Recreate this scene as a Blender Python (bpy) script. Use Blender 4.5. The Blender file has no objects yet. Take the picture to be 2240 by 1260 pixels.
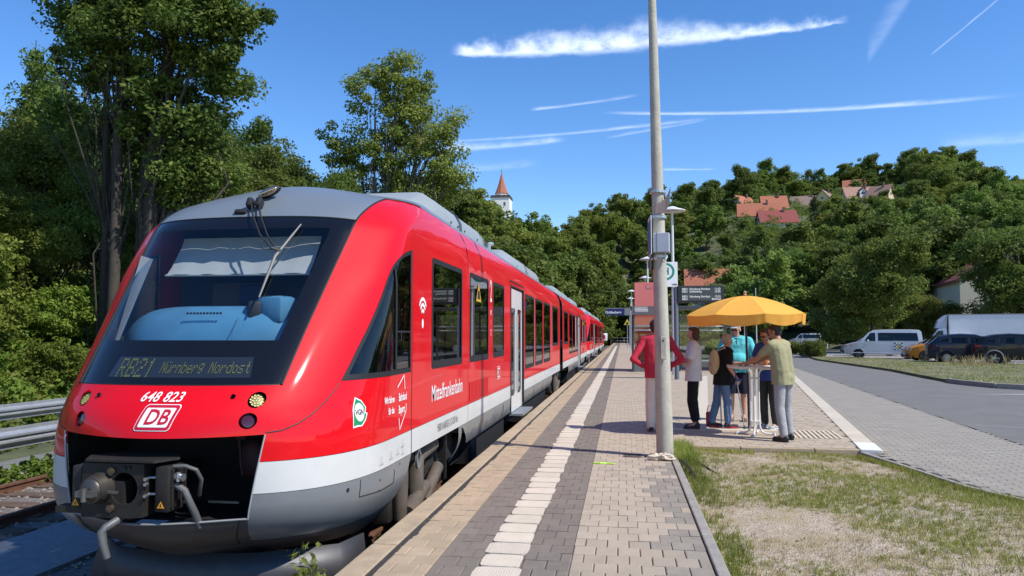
import bpy, bmesh, math, random
import numpy as np
from mathutils import Vector, Matrix
from mathutils.geometry import delaunay_2d_cdt
R = math.radians
scene = bpy.context.scene
COL = scene.collection
# ------------------------------------------------------------------ camera
cam_d = bpy.data.cameras.new("camera"); cam = bpy.data.objects.new("camera", cam_d); COL.objects.link(cam)
cam.location = (0, 0, 1.58)
cam.rotation_euler = (R(90 + 3.708), 0, R(8.437))
cam_d.sensor_width = 36; cam_d.lens = 26.0; cam_d.clip_end = 4000; cam_d.clip_start = .05
scene.camera = cam
# ------------------------------------------------------------------ sky and sun
SUN_AZ = Vector((2.42, -.95, 0)).normalized(); SUN_EL = R(48.5)
sun_dir = Vector((SUN_AZ.x * math.cos(SUN_EL), SUN_AZ.y * math.cos(SUN_EL), math.sin(SUN_EL)))
world = bpy.data.worlds.new("World"); scene.world = world; world.use_nodes = True
wn = world.node_tree; wn.nodes.clear()
def N(nt, t, **kw):
    n = nt.nodes.new(t)
    for k, v in kw.items():
        if k in n.inputs.keys(): n.inputs[k].default_value = v
        else: setattr(n, k, v)
    return n
def build_world():
    nt = wn; L = nt.links.new
    sky = N(nt, 'ShaderNodeTexSky'); sky.sky_type = 'NISHITA'; sky.sun_disc = False
    sky.sun_elevation = SUN_EL; sky.sun_rotation = math.atan2(sun_dir.x, sun_dir.y)
    sky.altitude = 400; sky.air_density = 1.0; sky.dust_density = .0; sky.ozone_density = 3.0
    hs = N(nt, 'ShaderNodeHueSaturation'); hs.inputs['Saturation'].default_value = 1.26; hs.inputs['Hue'].default_value = .507
    L(sky.outputs[0], hs.inputs['Color'])
    tc = N(nt, 'ShaderNodeTexCoord'); sep = N(nt, 'ShaderNodeSeparateXYZ'); L(tc.outputs['Generated'], sep.inputs[0])
    def M(op, a, b=None, c=None):
        m = N(nt, 'ShaderNodeMath', operation=op)
        for i, x in enumerate((a, b, c)):
            if x is None: continue
            if isinstance(x, (int, float)): m.inputs[i].default_value = x
            else: L(x, m.inputs[i])
        return m.outputs[0]
    # bearing (degrees right of the track direction) and elevation (degrees)
    brg = M('MULTIPLY', M('ARCTAN2', sep.outputs[0], sep.outputs[1]), 180 / math.pi)
    elv = M('MULTIPLY', M('ARCSINE', sep.outputs[2]), 180 / math.pi)
    cmb = N(nt, 'ShaderNodeCombineXYZ'); L(brg, cmb.inputs[0]); L(elv, cmb.inputs[1])
    def noise(scale, detail, rough=.6, sx=1, sy=1):
        mp = N(nt, 'ShaderNodeMapping'); mp.inputs['Scale'].default_value = (sx, sy, 1); L(cmb.outputs[0], mp.inputs[0])
        t = N(nt, 'ShaderNodeTexNoise'); t.inputs['Scale'].default_value = scale; t.inputs['Detail'].default_value = detail
        t.inputs['Roughness'].default_value = rough; L(mp.outputs[0], t.inputs['Vector']); return t.outputs[0]
    n_big = noise(.50, 5, .55); n_fine = noise(.85, 7, .6, .7, 1.3); n_str = noise(.5, 6, .6, .35, 2.2)
    def sm(x, a, b):
        m = N(nt, 'ShaderNodeMapRange', interpolation_type='SMOOTHERSTEP'); L(x, m.inputs[0])
        m.inputs[1].default_value = a; m.inputs[2].default_value = b; return m.outputs[0]
    total = None
    def streak(b0, e0, b1, e1, w0, w1, up, amp, puff, fade=1.2, nz=None):
        """a trail from (b0,e0) to (b1,e1) in degrees: soft towards up, ragged by noise"""
        nonlocal total
        t = M('DIVIDE', M('SUBTRACT', brg, b0), b1 - b0)
        line = M('ADD', M('MULTIPLY', t, e1 - e0), e0)
        d = M('SUBTRACT', elv, line)
        w = M('ADD', M('MULTIPLY', t, w1 - w0), w0)
        q0 = M('DIVIDE', M('ADD', d, M('MULTIPLY', M('SUBTRACT', n_fine, .5), -.35 * puff)), w)
        q = M('DIVIDE', M('ADD', d, M('MULTIPLY', M('SUBTRACT', nz or n_big, .5), -puff)), w)
        top = sm(q, up, -.25); bot = sm(q0, -.40, .22)
        ends = M('MULTIPLY', sm(t, -.04, .04 * fade + .03), sm(t, 1.02, 1 - .12 * fade))
        v = M('MULTIPLY', M('MULTIPLY', top, bot), M('MULTIPLY', ends, amp))
        v = M('MULTIPLY', v, sm(n_fine, .02, .72))
        total = v if total is None else M('ADD', total, v)
    streak(-12.9, 21.15, 3.0, 21.55, .6, 1.5, 1.7, .68, 2.6)
    streak(2.0, 21.6, 16.6, 21.5, 1.35, .25, 1.7, .58, 2.2, 1.0)
    streak(-6.9, 17.2, 1.7, 18.05, .32, .22, 1.2, .35, .5, 2, n_str)
    streak(-1.0, 16.85, 27.5, 15.1, .26, .42, 1.0, .36, .4, 2.5, n_str)
    streak(-14.3, 14.1, -4.0, 14.95, .75, .45, 1.2, .32, .9, 1.5)
    streak(-14.3, 14.8, 7.1, 16.1, .22, .3, 1.1, .25, .4, 1.5, n_str)
    streak(-1.0, 15.05, 6.8, 16.0, .25, .25, 1.1, .16, .4, 1.5, n_str)
    streak(21.6, 18.5, 26.2, 21.5, .18, .14, 1.0, .22, .2, 2, n_str)
    streak(17.7, 18.8, 21, 23, 1.6, 1.8, 1.3, .10, 1.5, 2, n_str)
    streak(3.1, 12.5, 7.4, 12.35, .2, .15, 1.1, .2, .3, 2, n_str)
    streak(-15.5, 12.3, -6, 13.2, .9, .5, 1.4, .10, 1.2, 2, n_str)
    streak(22, 12.6, 31, 12.0, .7, .6, 1.4, .14, 1.0, 2, n_str)
    tot = M('MINIMUM', total, 1.0)
    mix = N(nt, 'ShaderNodeMix', data_type='RGBA'); L(tot, mix.inputs[0]); L(hs.outputs[0], mix.inputs[6])
    mix.inputs[7].default_value = (8.6, 9.2, 10.2, 1)
    bg = N(nt, 'ShaderNodeBackground'); bg.inputs[1].default_value = .15
    L(mix.outputs[2], bg.inputs[0]); out = N(nt, 'ShaderNodeOutputWorld'); L(bg.outputs[0], out.inputs[0])
build_world()
sun_l = bpy.data.lights.new("sun", 'SUN'); sun_l.energy = 4.25; sun_l.angle = R(.53); sun_l.color = (1, .955, .88)
sun = bpy.data.objects.new("sun", sun_l); COL.objects.link(sun)
sun.rotation_euler = sun_dir.to_track_quat('Z', 'Y').to_euler(); sun.location = (30, -20, 60)
vs = scene.view_settings; vs.view_transform = 'Standard'; vs.look = 'None'; vs.gamma = 1; vs.use_curve_mapping = False; vs.exposure = 0.42
scene.cycles.max_bounces = 8; scene.cycles.transparent_max_bounces = 16; scene.cycles.use_denoising = True
scene.cycles.sample_clamp_indirect = 6

# ------------------------------------------------------------------ helpers
def rng(s): return np.random.RandomState(s)
def tag(o, label=None, cat=None, group=None, kind=None):
    for k, v in (('label', label), ('category', cat), ('group', group), ('kind', kind)):
        if v: o[k] = v
    return o
def thing(name, label, cat, loc=(0, 0, 0), rz=0, group=None):
    o = bpy.data.objects.new(name, None); COL.objects.link(o); o.location = loc; o.rotation_euler = (0, 0, rz)
    o.empty_display_size = .1
    return tag(o, label, cat, group)
def mesh(name, V, F, smooth=False, normals=None):
    me = bpy.data.meshes.new(name)
    if isinstance(F, np.ndarray) and len(F):
        k = F.shape[1]; n = len(F); V = np.asarray(V, np.float32)
        me.vertices.add(len(V)); me.vertices.foreach_set('co', V.ravel())
        me.loops.add(n * k); me.loops.foreach_set('vertex_index', F.astype(np.int32).ravel())
        me.polygons.add(n); me.polygons.foreach_set('loop_start', np.arange(0, n * k, k, dtype=np.int32))
        me.update(calc_edges=True); me.validate()
    else:
        me.from_pydata([tuple(map(float, v)) for v in V], [], [tuple(map(int, f)) for f in F]); me.update()
    me.polygons.foreach_set('use_smooth', np.full(len(me.polygons), bool(smooth)))
    if normals is not None: me.normals_split_custom_set_from_vertices([tuple(n) for n in normals])
    return me
def put(name, me, mat=None, parent=None, loc=None, rot=None):
    o = bpy.data.objects.new(name, me); COL.objects.link(o)
    if mat is not None and me is not None and not me.materials:
        for m in (mat if isinstance(mat, (list, tuple)) else [mat]): me.materials.append(m)
    if parent: o.parent = parent
    if loc is not None: o.location = loc
    if rot is not None: o.rotation_euler = rot
    return o
def obj(name, V, F, mat=None, parent=None, smooth=False, normals=None, **kw):
    return put(name, mesh(name, V, F, smooth, normals), mat, parent, **kw)
def copy_tree(o, parent=None):
    c = o.copy(); COL.objects.link(c); c.parent = parent
    for ch in o.children: copy_tree(ch, c)
    return c
class MB:
    """collects simple shapes into one mesh"""
    def __init__(s): s.V = []; s.F = []
    def add(s, V, F):
        b = len(s.V); s.V += [tuple(v) for v in V]; s.F += [tuple(i + b for i in f) for f in F]; return s
    def box(s, c, d, rot=None, taper=1, shear=(0, 0)):
        x, y, z = d[0] / 2, d[1] / 2, d[2] / 2; t = taper
        V = [(-x, -y, -z), (x, -y, -z), (x, y, -z), (-x, y, -z), (-x*t+shear[0], -y*t+shear[1], z), (x*t+shear[0], -y*t+shear[1], z), (x*t+shear[0], y*t+shear[1], z), (-x*t+shear[0], y*t+shear[1], z)]
        if rot is not None: V = [rot @ Vector(v) for v in V]
        V = [(v[0] + c[0], v[1] + c[1], v[2] + c[2]) for v in V]
        return s.add(V, [(3, 2, 1, 0), (4, 5, 6, 7), (0, 1, 5, 4), (1, 2, 6, 5), (2, 3, 7, 6), (3, 0, 4, 7)])
    def bbox(s, c, d, bv=.02, rot=None):
        """box with chamfered edges"""
        bm = bmesh.new(); bmesh.ops.create_cube(bm, size=1); bmesh.ops.scale(bm, vec=d, verts=bm.verts)
        bmesh.ops.bevel(bm, geom=bm.edges[:], offset=min(bv, min(d) * .45), segments=2, profile=.5, affect='EDGES')
        bm.verts.index_update()
        V = [v.co.copy() for v in bm.verts]
        if rot is not None: V = [rot @ v for v in V]
        V = [(v[0] + c[0], v[1] + c[1], v[2] + c[2]) for v in V]
        F = [tuple(v.index for v in f.verts) for f in bm.faces]; bm.free(); return s.add(V, F)
    def tube(s, pts, r, n=8, cap=True):
        """tube along a polyline; r one radius or one per point"""
        P = [Vector(p) for p in pts]; rr = r if isinstance(r, (list, tuple, np.ndarray)) else [r] * len(P)
        b = len(s.V); up = None
        for i, p in enumerate(P):
            d = (P[min(i + 1, len(P) - 1)] - P[max(i - 1, 0)])
            if d.length < 1e-9: d = Vector((0, 0, 1))
            d.normalize()
            if up is None:
                up = Vector((0, 0, 1)) if abs(d.z) < .9 else Vector((1, 0, 0))
            u = d.cross(up); 
            if u.length < 1e-6: u = d.orthogonal()
            u.normalize(); w = u.cross(d).normalized(); up = w
            for k in range(n):
                a = 2 * math.pi * k / n; q = p + (u * math.cos(a) + w * math.sin(a)) * float(rr[i]); s.V.append(tuple(q))
        for i in range(len(P) - 1):
            for k in range(n):
                k2 = (k + 1) % n; s.F.append((b + i*n + k, b + i*n + k2, b + (i+1)*n + k2, b + (i+1)*n + k))
        if cap:
            s.F.append(tuple(b + k for k in range(n))[::-1]); s.F.append(tuple(b + (len(P)-1)*n + k for k in range(n)))
        return s
    def cyl(s, p0, p1, r0, r1=None, n=12): return s.tube([p0, p1], [r0, r0 if r1 is None else r1], n)
    def lathe(s, prof, n=16, c=(0, 0, 0), axis='z', cap=True):
        b = len(s.V)
        for (r, z) in prof:
            for k in range(n):
                a = 2 * math.pi * k / n; x, y = r * math.cos(a), r * math.sin(a)
                q = {'z': (x, y, z), 'x': (z, x, y), 'y': (x, z, -y) if 0 else (y, z, x)}[axis]
                s.V.append((q[0] + c[0], q[1] + c[1], q[2] + c[2]))
        for i in range(len(prof) - 1):
            for k in range(n):
                k2 = (k + 1) % n; s.F.append((b + i*n + k, b + i*n + k2, b + (i+1)*n + k2, b + (i+1)*n + k))
        if cap:
            s.F.append(tuple(b + k for k in range(n))[::-1]); s.F.append(tuple(b + (len(prof)-1)*n + k for k in range(n)))
        return s
    def ell(s, c, r, rot=None, nu=14, nv=9):
        b = len(s.V); pts = []
        for j in range(nv + 1):
            t = math.pi * j / nv
            for k in range(nu):
                a = 2 * math.pi * k / nu; pts.append(Vector((math.sin(t)*math.cos(a)*r[0], math.sin(t)*math.sin(a)*r[1], math.cos(t)*r[2])))
        if rot is not None: pts = [rot @ p for p in pts]
        s.V += [(p[0] + c[0], p[1] + c[1], p[2] + c[2]) for p in pts]
        for j in range(nv):
            for k in range(nu):
                k2 = (k + 1) % nu; s.F.append((b + j*nu + k, b + (j+1)*nu + k, b + (j+1)*nu + k2, b + j*nu + k2))
        return s
    def prism(s, poly, y0, y1, plane='xz'):
        n = len(poly); b = len(s.V)
        for y in (y0, y1):
            for (p, q) in poly: s.V.append({'xz': (p, y, q), 'yz': (y, p, q), 'xy': (p, q, y)}[plane])
        s.F.append(tuple(b + i for i in range(n))[::-1]); s.F.append(tuple(b + n + i for i in range(n)))
        for i in range(n): j = (i + 1) % n; s.F.append((b + i, b + j, b + n + j, b + n + i))
        return s
    def build(s, name, mat, parent=None, smooth=False, ang=None, fix=False, **kw):
        me = mesh(name, s.V, s.F, smooth)
        if fix:
            bm = bmesh.new(); bm.from_mesh(me); bmesh.ops.recalc_face_normals(bm, faces=bm.faces[:]); bm.to_mesh(me); bm.free()
        if ang: 
            me.polygons.foreach_set('use_smooth', np.ones(len(me.polygons), bool)); me.set_sharp_from_angle(angle=R(ang))
        return put(name, me, mat, parent, **kw)

def pip(P, poly):
    P = np.asarray(P); x, y = P[:, 0], P[:, 1]; c = np.zeros(len(P), bool); n = len(poly)
    for i in range(n):
        x1, y1 = poly[i]; x2, y2 = poly[i - 1]
        m = ((y1 > y) != (y2 > y)) & (x < (x2 - x1) * (y - y1) / ((y2 - y1) if y2 != y1 else 1e-12) + x1); c ^= m
    return c
def dens(poly, d, closed=True):
    out = []; n = len(poly)
    for i in range(n if closed else n - 1):
        a = np.array(poly[i], float); b = np.array(poly[(i + 1) % n], float); k = max(1, int(np.ceil(np.hypot(*((b - a) / np.array(d))))))
        out += [tuple(a + (b - a) * j / k) for j in range(k)]
    return out
def cdt_regions(polys, step):
    """triangulate the union of outlines; polys: list of (key, outline), earlier ones win. -> verts 2D, {key: tris}"""
    V = []; E = []
    for key, p in polys:
        p = dens(p, step); b = len(V); V += p; E += [(b + i, b + (i + 1) % len(p)) for i in range(len(p))]
    allp = np.array(V); lo, hi = allp.min(0), allp.max(0)
    gx = np.arange(lo[0] + step[0] * .5, hi[0], step[0]); gy = np.arange(lo[1] + step[1] * .5, hi[1], step[1])
    G = np.stack(np.meshgrid(gx, gy), -1).reshape(-1, 2)
    keep = np.ones(len(G), bool)
    for q in allp: keep &= ~((abs(G[:, 0] - q[0]) < step[0] * .4) & (abs(G[:, 1] - q[1]) < step[1] * .4))
    V += [tuple(g) for g in G[keep]]
    vs_, es_, fs_, *_ = delaunay_2d_cdt([Vector((float(v[0]), float(v[1]))) for v in V], E, [], 0, 1e-5)
    v2 = np.array([(v.x, v.y) for v in vs_]); tr = np.array([f for f in fs_ if len(f) == 3])
    cen = v2[tr].mean(1); used = np.zeros(len(tr), bool); out = {}
    for key, p in polys:
        m = pip(cen, p) & ~used; used |= m
        out.setdefault(key, []).append(tr[m])
    return v2, {k: np.concatenate(t) for k, t in out.items()}
def sub(v, tris):
    ids, inv = np.unique(tris.ravel(), return_inverse=True); return v[ids], inv.reshape(tris.shape), ids

def text_mesh(s, size=1, shear=0, offset=0, align='CENTER', spacing=1.0, sx=1.0, div=0):
    """letters as a flat triangle mesh in the xy plane"""
    cu = bpy.data.curves.new("lettering", 'FONT'); cu.body = s; cu.size = size; cu.shear = shear; cu.offset = offset
    cu.align_x = align; cu.align_y = 'CENTER'; cu.space_character = spacing; cu.resolution_u = 3
    o = bpy.data.objects.new("lettering", cu); COL.objects.link(o)
    dg = bpy.context.evaluated_depsgraph_get(); me = o.evaluated_get(dg).to_mesh()
    me.calc_loop_triangles()
    V = np.array([v.co[:] for v in me.vertices]) if len(me.vertices) else np.zeros((0, 3)); F = np.array([t.vertices[:] for t in me.loop_triangles])
    o.evaluated_get(dg).to_mesh_clear(); bpy.data.objects.remove(o); bpy.data.curves.remove(cu)
    V = V.copy(); V[:, 0] *= sx
    for _ in range(div):
        n = len(V); e = np.sort(np.concatenate([F[:, [0, 1]], F[:, [1, 2]], F[:, [2, 0]]]), 1); ue, inv = np.unique(e, axis=0, return_inverse=True); inv = inv.reshape(3, -1) + n
        V = np.concatenate([V, (V[ue[:, 0]] + V[ue[:, 1]]) / 2]); a, b, c = inv; F = np.concatenate([np.stack(t, 1) for t in ((F[:, 0], a, c), (a, F[:, 1], b), (c, b, F[:, 2]), (a, b, c))])
    return V, F

# ------------------------------------------------------------------ materials
MATS = {}
def mat(name, col=(.5, .5, .5), rough=.5, metal=0., var=0., vscale=8., bump=0., bscale=60., spec=.5, coat=0., obj_var=0., emit=None, dirt=None, detail=6, coords='Object'):
    """principled material with noise in colour (var), fine relief (bump), a tint per object (obj_var) and blotchy dirt"""
    if name in MATS: return MATS[name]
    m = bpy.data.materials.new(name); m.use_nodes = True; nt = m.node_tree; L = nt.links.new
    b = nt.nodes['Principled BSDF']; b.inputs['Roughness'].default_value = rough; b.inputs['Metallic'].default_value = metal
    b.inputs['Specular IOR Level'].default_value = spec; b.inputs['Coat Weight'].default_value = coat; b.inputs['Coat Roughness'].default_value = .04
    c4 = (*col, 1); b.inputs['Base Color'].default_value = c4; cur = None
    tc = N(nt, 'ShaderNodeTexCoord')
    if coords == 'World': tc = N(nt, 'ShaderNodeNewGeometry'); coords = 'Position'
    if var or dirt:
        t = N(nt, 'ShaderNodeTexNoise'); t.inputs['Scale'].default_value = vscale; t.inputs['Detail'].default_value = detail; t.inputs['Roughness'].default_value = .65
        L(tc.outputs[coords], t.inputs['Vector'])
    if var:
        mr = N(nt, 'ShaderNodeMapRange'); L(t.outputs[0], mr.inputs[0]); mr.inputs[1].default_value = .25; mr.inputs[2].default_value = .75
        mr.inputs[3].default_value = 1 - var; mr.inputs[4].default_value = 1 + var
        mx = N(nt, 'ShaderNodeMix', data_type='RGBA', blend_type='MULTIPLY'); mx.inputs[0].default_value = 1; mx.inputs[6].default_value = c4; L(mr.outputs[0], mx.inputs[7]); cur = mx.outputs[2]
    if obj_var:
        oi = N(nt, 'ShaderNodeObjectInfo'); mr = N(nt, 'ShaderNodeMapRange'); L(oi.outputs['Random'], mr.inputs[0]); mr.inputs[3].default_value = 1 - obj_var; mr.inputs[4].default_value = 1 + obj_var
        mx = N(nt, 'ShaderNodeMix', data_type='RGBA', blend_type='MULTIPLY'); mx.inputs[0].default_value = 1
        if cur: L(cur, mx.inputs[6])
        else: mx.inputs[6].default_value = c4
        L(mr.outputs[0], mx.inputs[7]); cur = mx.outputs[2]
    if dirt:
        t2 = N(nt, 'ShaderNodeTexNoise'); t2.inputs['Scale'].default_value = vscale * .37; t2.inputs['Detail'].default_value = 8; t2.inputs['Roughness'].default_value = .7; L(tc.outputs[coords], t2.inputs['Vector'])
        mr = N(nt, 'ShaderNodeMapRange'); L(t2.outputs[0], mr.inputs[0]); mr.inputs[1].default_value = .5; mr.inputs[2].default_value = .72; mr.inputs[4].default_value = dirt[1]
        mx = N(nt, 'ShaderNodeMix', data_type='RGBA'); L(mr.outputs[0], mx.inputs[0])
        if cur: L(cur, mx.inputs[6])
        else: mx.inputs[6].default_value = c4
        mx.inputs[7].default_value = (*dirt[0], 1); cur = mx.outputs[2]
    if cur: L(cur, b.inputs['Base Color'])
    if bump:
        t = N(nt, 'ShaderNodeTexNoise'); t.inputs['Scale'].default_value = bscale; t.inputs['Detail'].default_value = 5; L(tc.outputs[coords], t.inputs['Vector'])
        bp = N(nt, 'ShaderNodeBump'); bp.inputs['Strength'].default_value = bump; bp.inputs['Distance'].default_value = .01; L(t.outputs[0], bp.inputs['Height']); L(bp.outputs[0], b.inputs['Normal'])
    if emit: b.inputs['Emission Color'].default_value = (*emit[0], 1); b.inputs['Emission Strength'].default_value = emit[1]
    MATS[name] = m; return m
def glass(name, tint, refl=1.0, rough=0.0):
    """thin tinted pane: transparent with a Fresnel reflection"""
    if name in MATS: return MATS[name]
    m = bpy.data.materials.new(name); m.use_nodes = True; nt = m.node_tree; nt.nodes.clear(); L = nt.links.new
    tr = N(nt, 'ShaderNodeBsdfTransparent'); tr.inputs[0].default_value = (*tint, 1); gl = N(nt, 'ShaderNodeBsdfGlossy'); gl.inputs['Roughness'].default_value = rough
    gl.inputs[0].default_value = (refl, refl, refl, 1)
    ge = N(nt, 'ShaderNodeNewGeometry'); mi = N(nt, 'ShaderNodeMapRange'); L(ge.outputs['Backfacing'], mi.inputs[0]); mi.inputs[3].default_value = 1.5; mi.inputs[4].default_value = 1 / 1.5
    fr = N(nt, 'ShaderNodeFresnel'); L(mi.outputs[0], fr.inputs[0]); mx = N(nt, 'ShaderNodeMixShader'); L(fr.outputs[0], mx.inputs[0]); L(tr.outputs[0], mx.inputs[1]); L(gl.outputs[0], mx.inputs[2])
    o = N(nt, 'ShaderNodeOutputMaterial'); L(mx.outputs[0], o.inputs[0]); MATS[name] = m; return m
# ================================================================== the train
XC = -3.455; Z0, HR, NR = 2.48, .88, 2.7; ZT = Z0 + HR
TB = np.array([[-.20,.50,5.95,.30,6.7],[-.05,.60,5.55,.27,6.6],[.05,.665,5.32,.26,6.55],[.23,.718,5.186,.265,6.55],[.55,.775,5.19,.265,6.55],[.85,.828,5.22,.26,6.55],[1.0,.843,5.265,.25,6.55],[1.205,.855,5.41,.21,6.6],[1.6,.888,5.72,.19,6.65],[2.1,.940,6.12,.17,6.7],[2.66,1.002,6.57,.16,7.1],[2.80,1.02,6.80,.24,7.5],[2.95,1.03,7.15,.40,8.0],[3.06,1.00,7.60,.62,8.6],[3.16,.90,8.1,.8,9.2],[3.24,.70,8.6,.9,9.8],[ZT,.001,9.4,.3,10.4]])
_zf = np.linspace(-.3, ZT, 400)
def _smooth(k):
    y = np.interp(_zf, TB[:, 0], TB[:, k]); w = 21; p = np.pad(y, w // 2, mode='reflect', reflect_type='odd'); return np.convolve(p, np.ones(w) / w, 'valid')
_T = {k: _smooth(k) for k in (1, 2, 3, 4)}
def tb(z, k): return np.interp(z, _zf, _T[k])
def Wz(z):
    t = np.clip((z - Z0) / HR, 0, 1); lo = np.clip((.32 - z) / .6, 0, 1); return 1.375 * (1 - t**NR)**(1 / NR) * (1 - .30 * lo**2)
def herm(p0, p1, t0, t1, s): return p0*(1-3*s*s+2*s**3) + p1*(3*s*s-2*s**3) + t0*(s-2*s*s+s**3) + t1*(-s*s+s**3)
def S(u, z):
    """nose surface: |u|<1 front, 1..2 flank, beyond 2 metres along the side. -> (offset from the centre line, Y)"""
    u, z = np.broadcast_arrays(np.asarray(u, float), np.asarray(z, float)); au = np.abs(u)
    W = Wz(z); ac = np.minimum(tb(z, 1), W * .98); Yc = tb(z, 2); b = tb(z, 3); Y1 = np.maximum(tb(z, 4), Yc + .3)
    ph = np.radians(np.interp(z, [-.2,.4,.8,1.0,1.6,2.2,2.7,3.3], [22,22,30,38,36,38,44,47]))
    L1 = np.hypot(ac, b); L2 = np.hypot(W - ac, Y1 - Yc); s = np.clip(au, 0, 1); q = np.clip(au - 1, 0, 1)
    a1 = herm(0, ac, L1, np.cos(ph)*L1*.9, s); y1 = herm(Yc - b, Yc, 0, np.sin(ph)*L1*.9, s)
    a2 = herm(ac, W, np.cos(ph)*L2*1.15, 0, q); y2 = herm(Yc, Y1, np.sin(ph)*L2*1.15, L2*1.1, q)
    return np.sign(u) * np.where(au < 1, a1, np.where(au < 2, a2, W)), np.where(au < 1, y1, np.where(au < 2, y2, Y1 + au - 2))
def S3(u, z, off=0.):
    u, z = np.broadcast_arrays(np.asarray(u, float), np.asarray(z, float))
    a, Y = S(u, z); p = np.stack([XC + a, Y, z], -1)
    if off is not None:
        e = 2e-3; a1, Y1 = S(u + e, z); zz = np.minimum(z + e, ZT - 1e-4); a2, Y2 = S(u, zz)
        du = np.stack([a1 - a, Y1 - Y, z * 0], -1); dv = np.stack([a2 - a, Y2 - Y, zz - z + 1e-9], -1)
        n = np.cross(du, dv); n /= np.maximum(np.linalg.norm(n, axis=-1, keepdims=True), 1e-12)
        return p + n * off, n
    return p
def u_of_Y(Y, z):
    lo, hi = 0.0, 6.0
    for _ in range(40):
        mid = (lo + hi) / 2
        if S(mid, z)[1] < Y: lo = mid
        else: hi = mid
    return lo
def u_of_a(a, z):
    lo, hi = -2.0, 2.0
    for _ in range(40):
        mid = (lo + hi) / 2
        if S(mid, z)[0] < a: lo = mid
        else: hi = mid
    return lo
RED = mat('red_paint', (.66, .0022, .008), .5, coat=.5, spec=.12, var=.05, vscale=1.3, dirt=((.42, .012, .016), .35))
DRED = mat('dark_red_panel', (.50, .004, .012), .35)
WHITE = mat('white_band', (.57, .57, .545), .4, coat=.25, var=.06, vscale=2.2, dirt=((.40, .38, .34), .45))
GREY = mat('grey_skirt', (.165, .178, .185), .38, coat=.3, var=.10, vscale=2.2, dirt=((.10, .085, .065), .35))
ROOFG = mat('roof_grey', (.15, .175, .20), .42, coat=.2, var=.06, vscale=2)
BLACKM = mat('black_mask', (.006, .006, .007), .15, spec=.3, coat=.35)
RUB = mat('black_rubber', (.012, .012, .013), .6)
IRON = mat('dark_iron', (.040, .035, .031), .55, .5, var=.35, vscale=9, bump=.25, bscale=40)
DARK = mat('dark_void', (.006, .006, .007), .8)
BROWN = mat('dusty_brown_pipe', (.105, .082, .062), .75, var=.3, vscale=7, bump=.2)
GLASSF = glass('windscreen_glass', (.80, .85, .90)); GLASSS = glass('tinted_side_glass', (.30, .30, .31))
ALU = mat('brushed_aluminium', (.55, .55, .55), .35, .9, var=.1, vscale=20)
LWHITE = mat('white_lettering', (.85, .85, .85), .4); LRED = mat('emblem_red', (.50, .01, .03), .35); LBLACK = mat('black_lettering', (.015, .015, .02), .5)
BLUE = mat('blue_dashboard', (.09, .255, .385), .42, var=.12, vscale=2.5, dirt=((.06, .09, .11), .5), bump=.05)
BLIND = mat('white_blind', (.40, .40, .37), .8, var=.06, vscale=14)
SEAT = mat('seat_fabric', (.02, .03, .07), .9)
INT = mat('interior_grey', (.22, .22, .21), .7)

train = thing('passenger_train', 'red regional train with grey roof and open coupling bay standing nearest at the platform', 'train', (XC, 5, -.55))
TO = Vector((XC, 5, -.55))
PARTS_ONCE = []          # parts only the front cab shows (lettering, wiper): not repeated
def tp(name, V, F, m, parent=train, smooth=True, normals=None, once=False):
    V = np.asarray(V, float) - np.array(TO if parent is train else (parent['base'] if 'base' in parent else TO))
    o = obj(name, V, F, m, None, smooth, normals); o.parent = parent
    if once: PARTS_ONCE.append(o)
    return o
def tpb(name, mb, m, parent=train, once=False, ang=35, fix=False):
    mb.V = [(v[0] - TO.x, v[1] - TO.y, v[2] - TO.z) for v in mb.V]
    o = mb.build(name, m, parent, ang=ang, fix=fix)
    if once: PARTS_ONCE.append(o)
    return o
def patch(name, v2, tris, m, off=0., parent=train, once=False, both=False, thick=0, label=None):
    """a piece of the nose skin; both adds its mirror image as a second part"""
    v, f, _ = sub(v2, tris); p, n = S3(v[:, 0], v[:, 1], off)
    # orient outwards
    c = np.cross(p[f[:, 1]] - p[f[:, 0]], p[f[:, 2]] - p[f[:, 0]]); d = (c * n[f[:, 0]]).sum(1); f = f.copy(); f[d < 0] = f[d < 0][:, ::-1]
    o = tp(name, p, f, m, parent, True, n, once); outs = [o]
    if both:
        p2 = p.copy(); p2[:, 0] = 2 * XC - p2[:, 0]; n2 = n.copy(); n2[:, 0] *= -1
        outs.append(tp(name, p2, f[:, ::-1].copy(), m, parent, True, n2, once))
    for q in outs:
        if label: q['label'] = label
        if thick:
            md = q.modifiers.new('thickness', 'SOLIDIFY'); md.thickness = thick; md.offset = -1; md.use_rim = True
    return outs
def ring(outline, w, cen=None):
    """the outline shrunk towards its inside by about w (in outline units, per axis)"""
    P = np.array(outline); n = len(P); out = []
    area = sum(P[i-1][0]*P[i][1] - P[i][0]*P[i-1][1] for i in range(n)); sg = 1 if area > 0 else -1
    for i in range(n):
        a, b, c = P[i-1], P[i], P[(i+1) % n]
        def nn(p, q):
            d = (q - p) / np.array(w); d = d / (np.hypot(*d) + 1e-12); return np.array([-d[1], d[0]]) * sg
        n1, n2 = nn(a, b), nn(b, c); k = n1 + n2; k = k / max(.35, (k @ k) / 2)
        out.append(tuple(b + k * np.array(w)))
    return out
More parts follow.
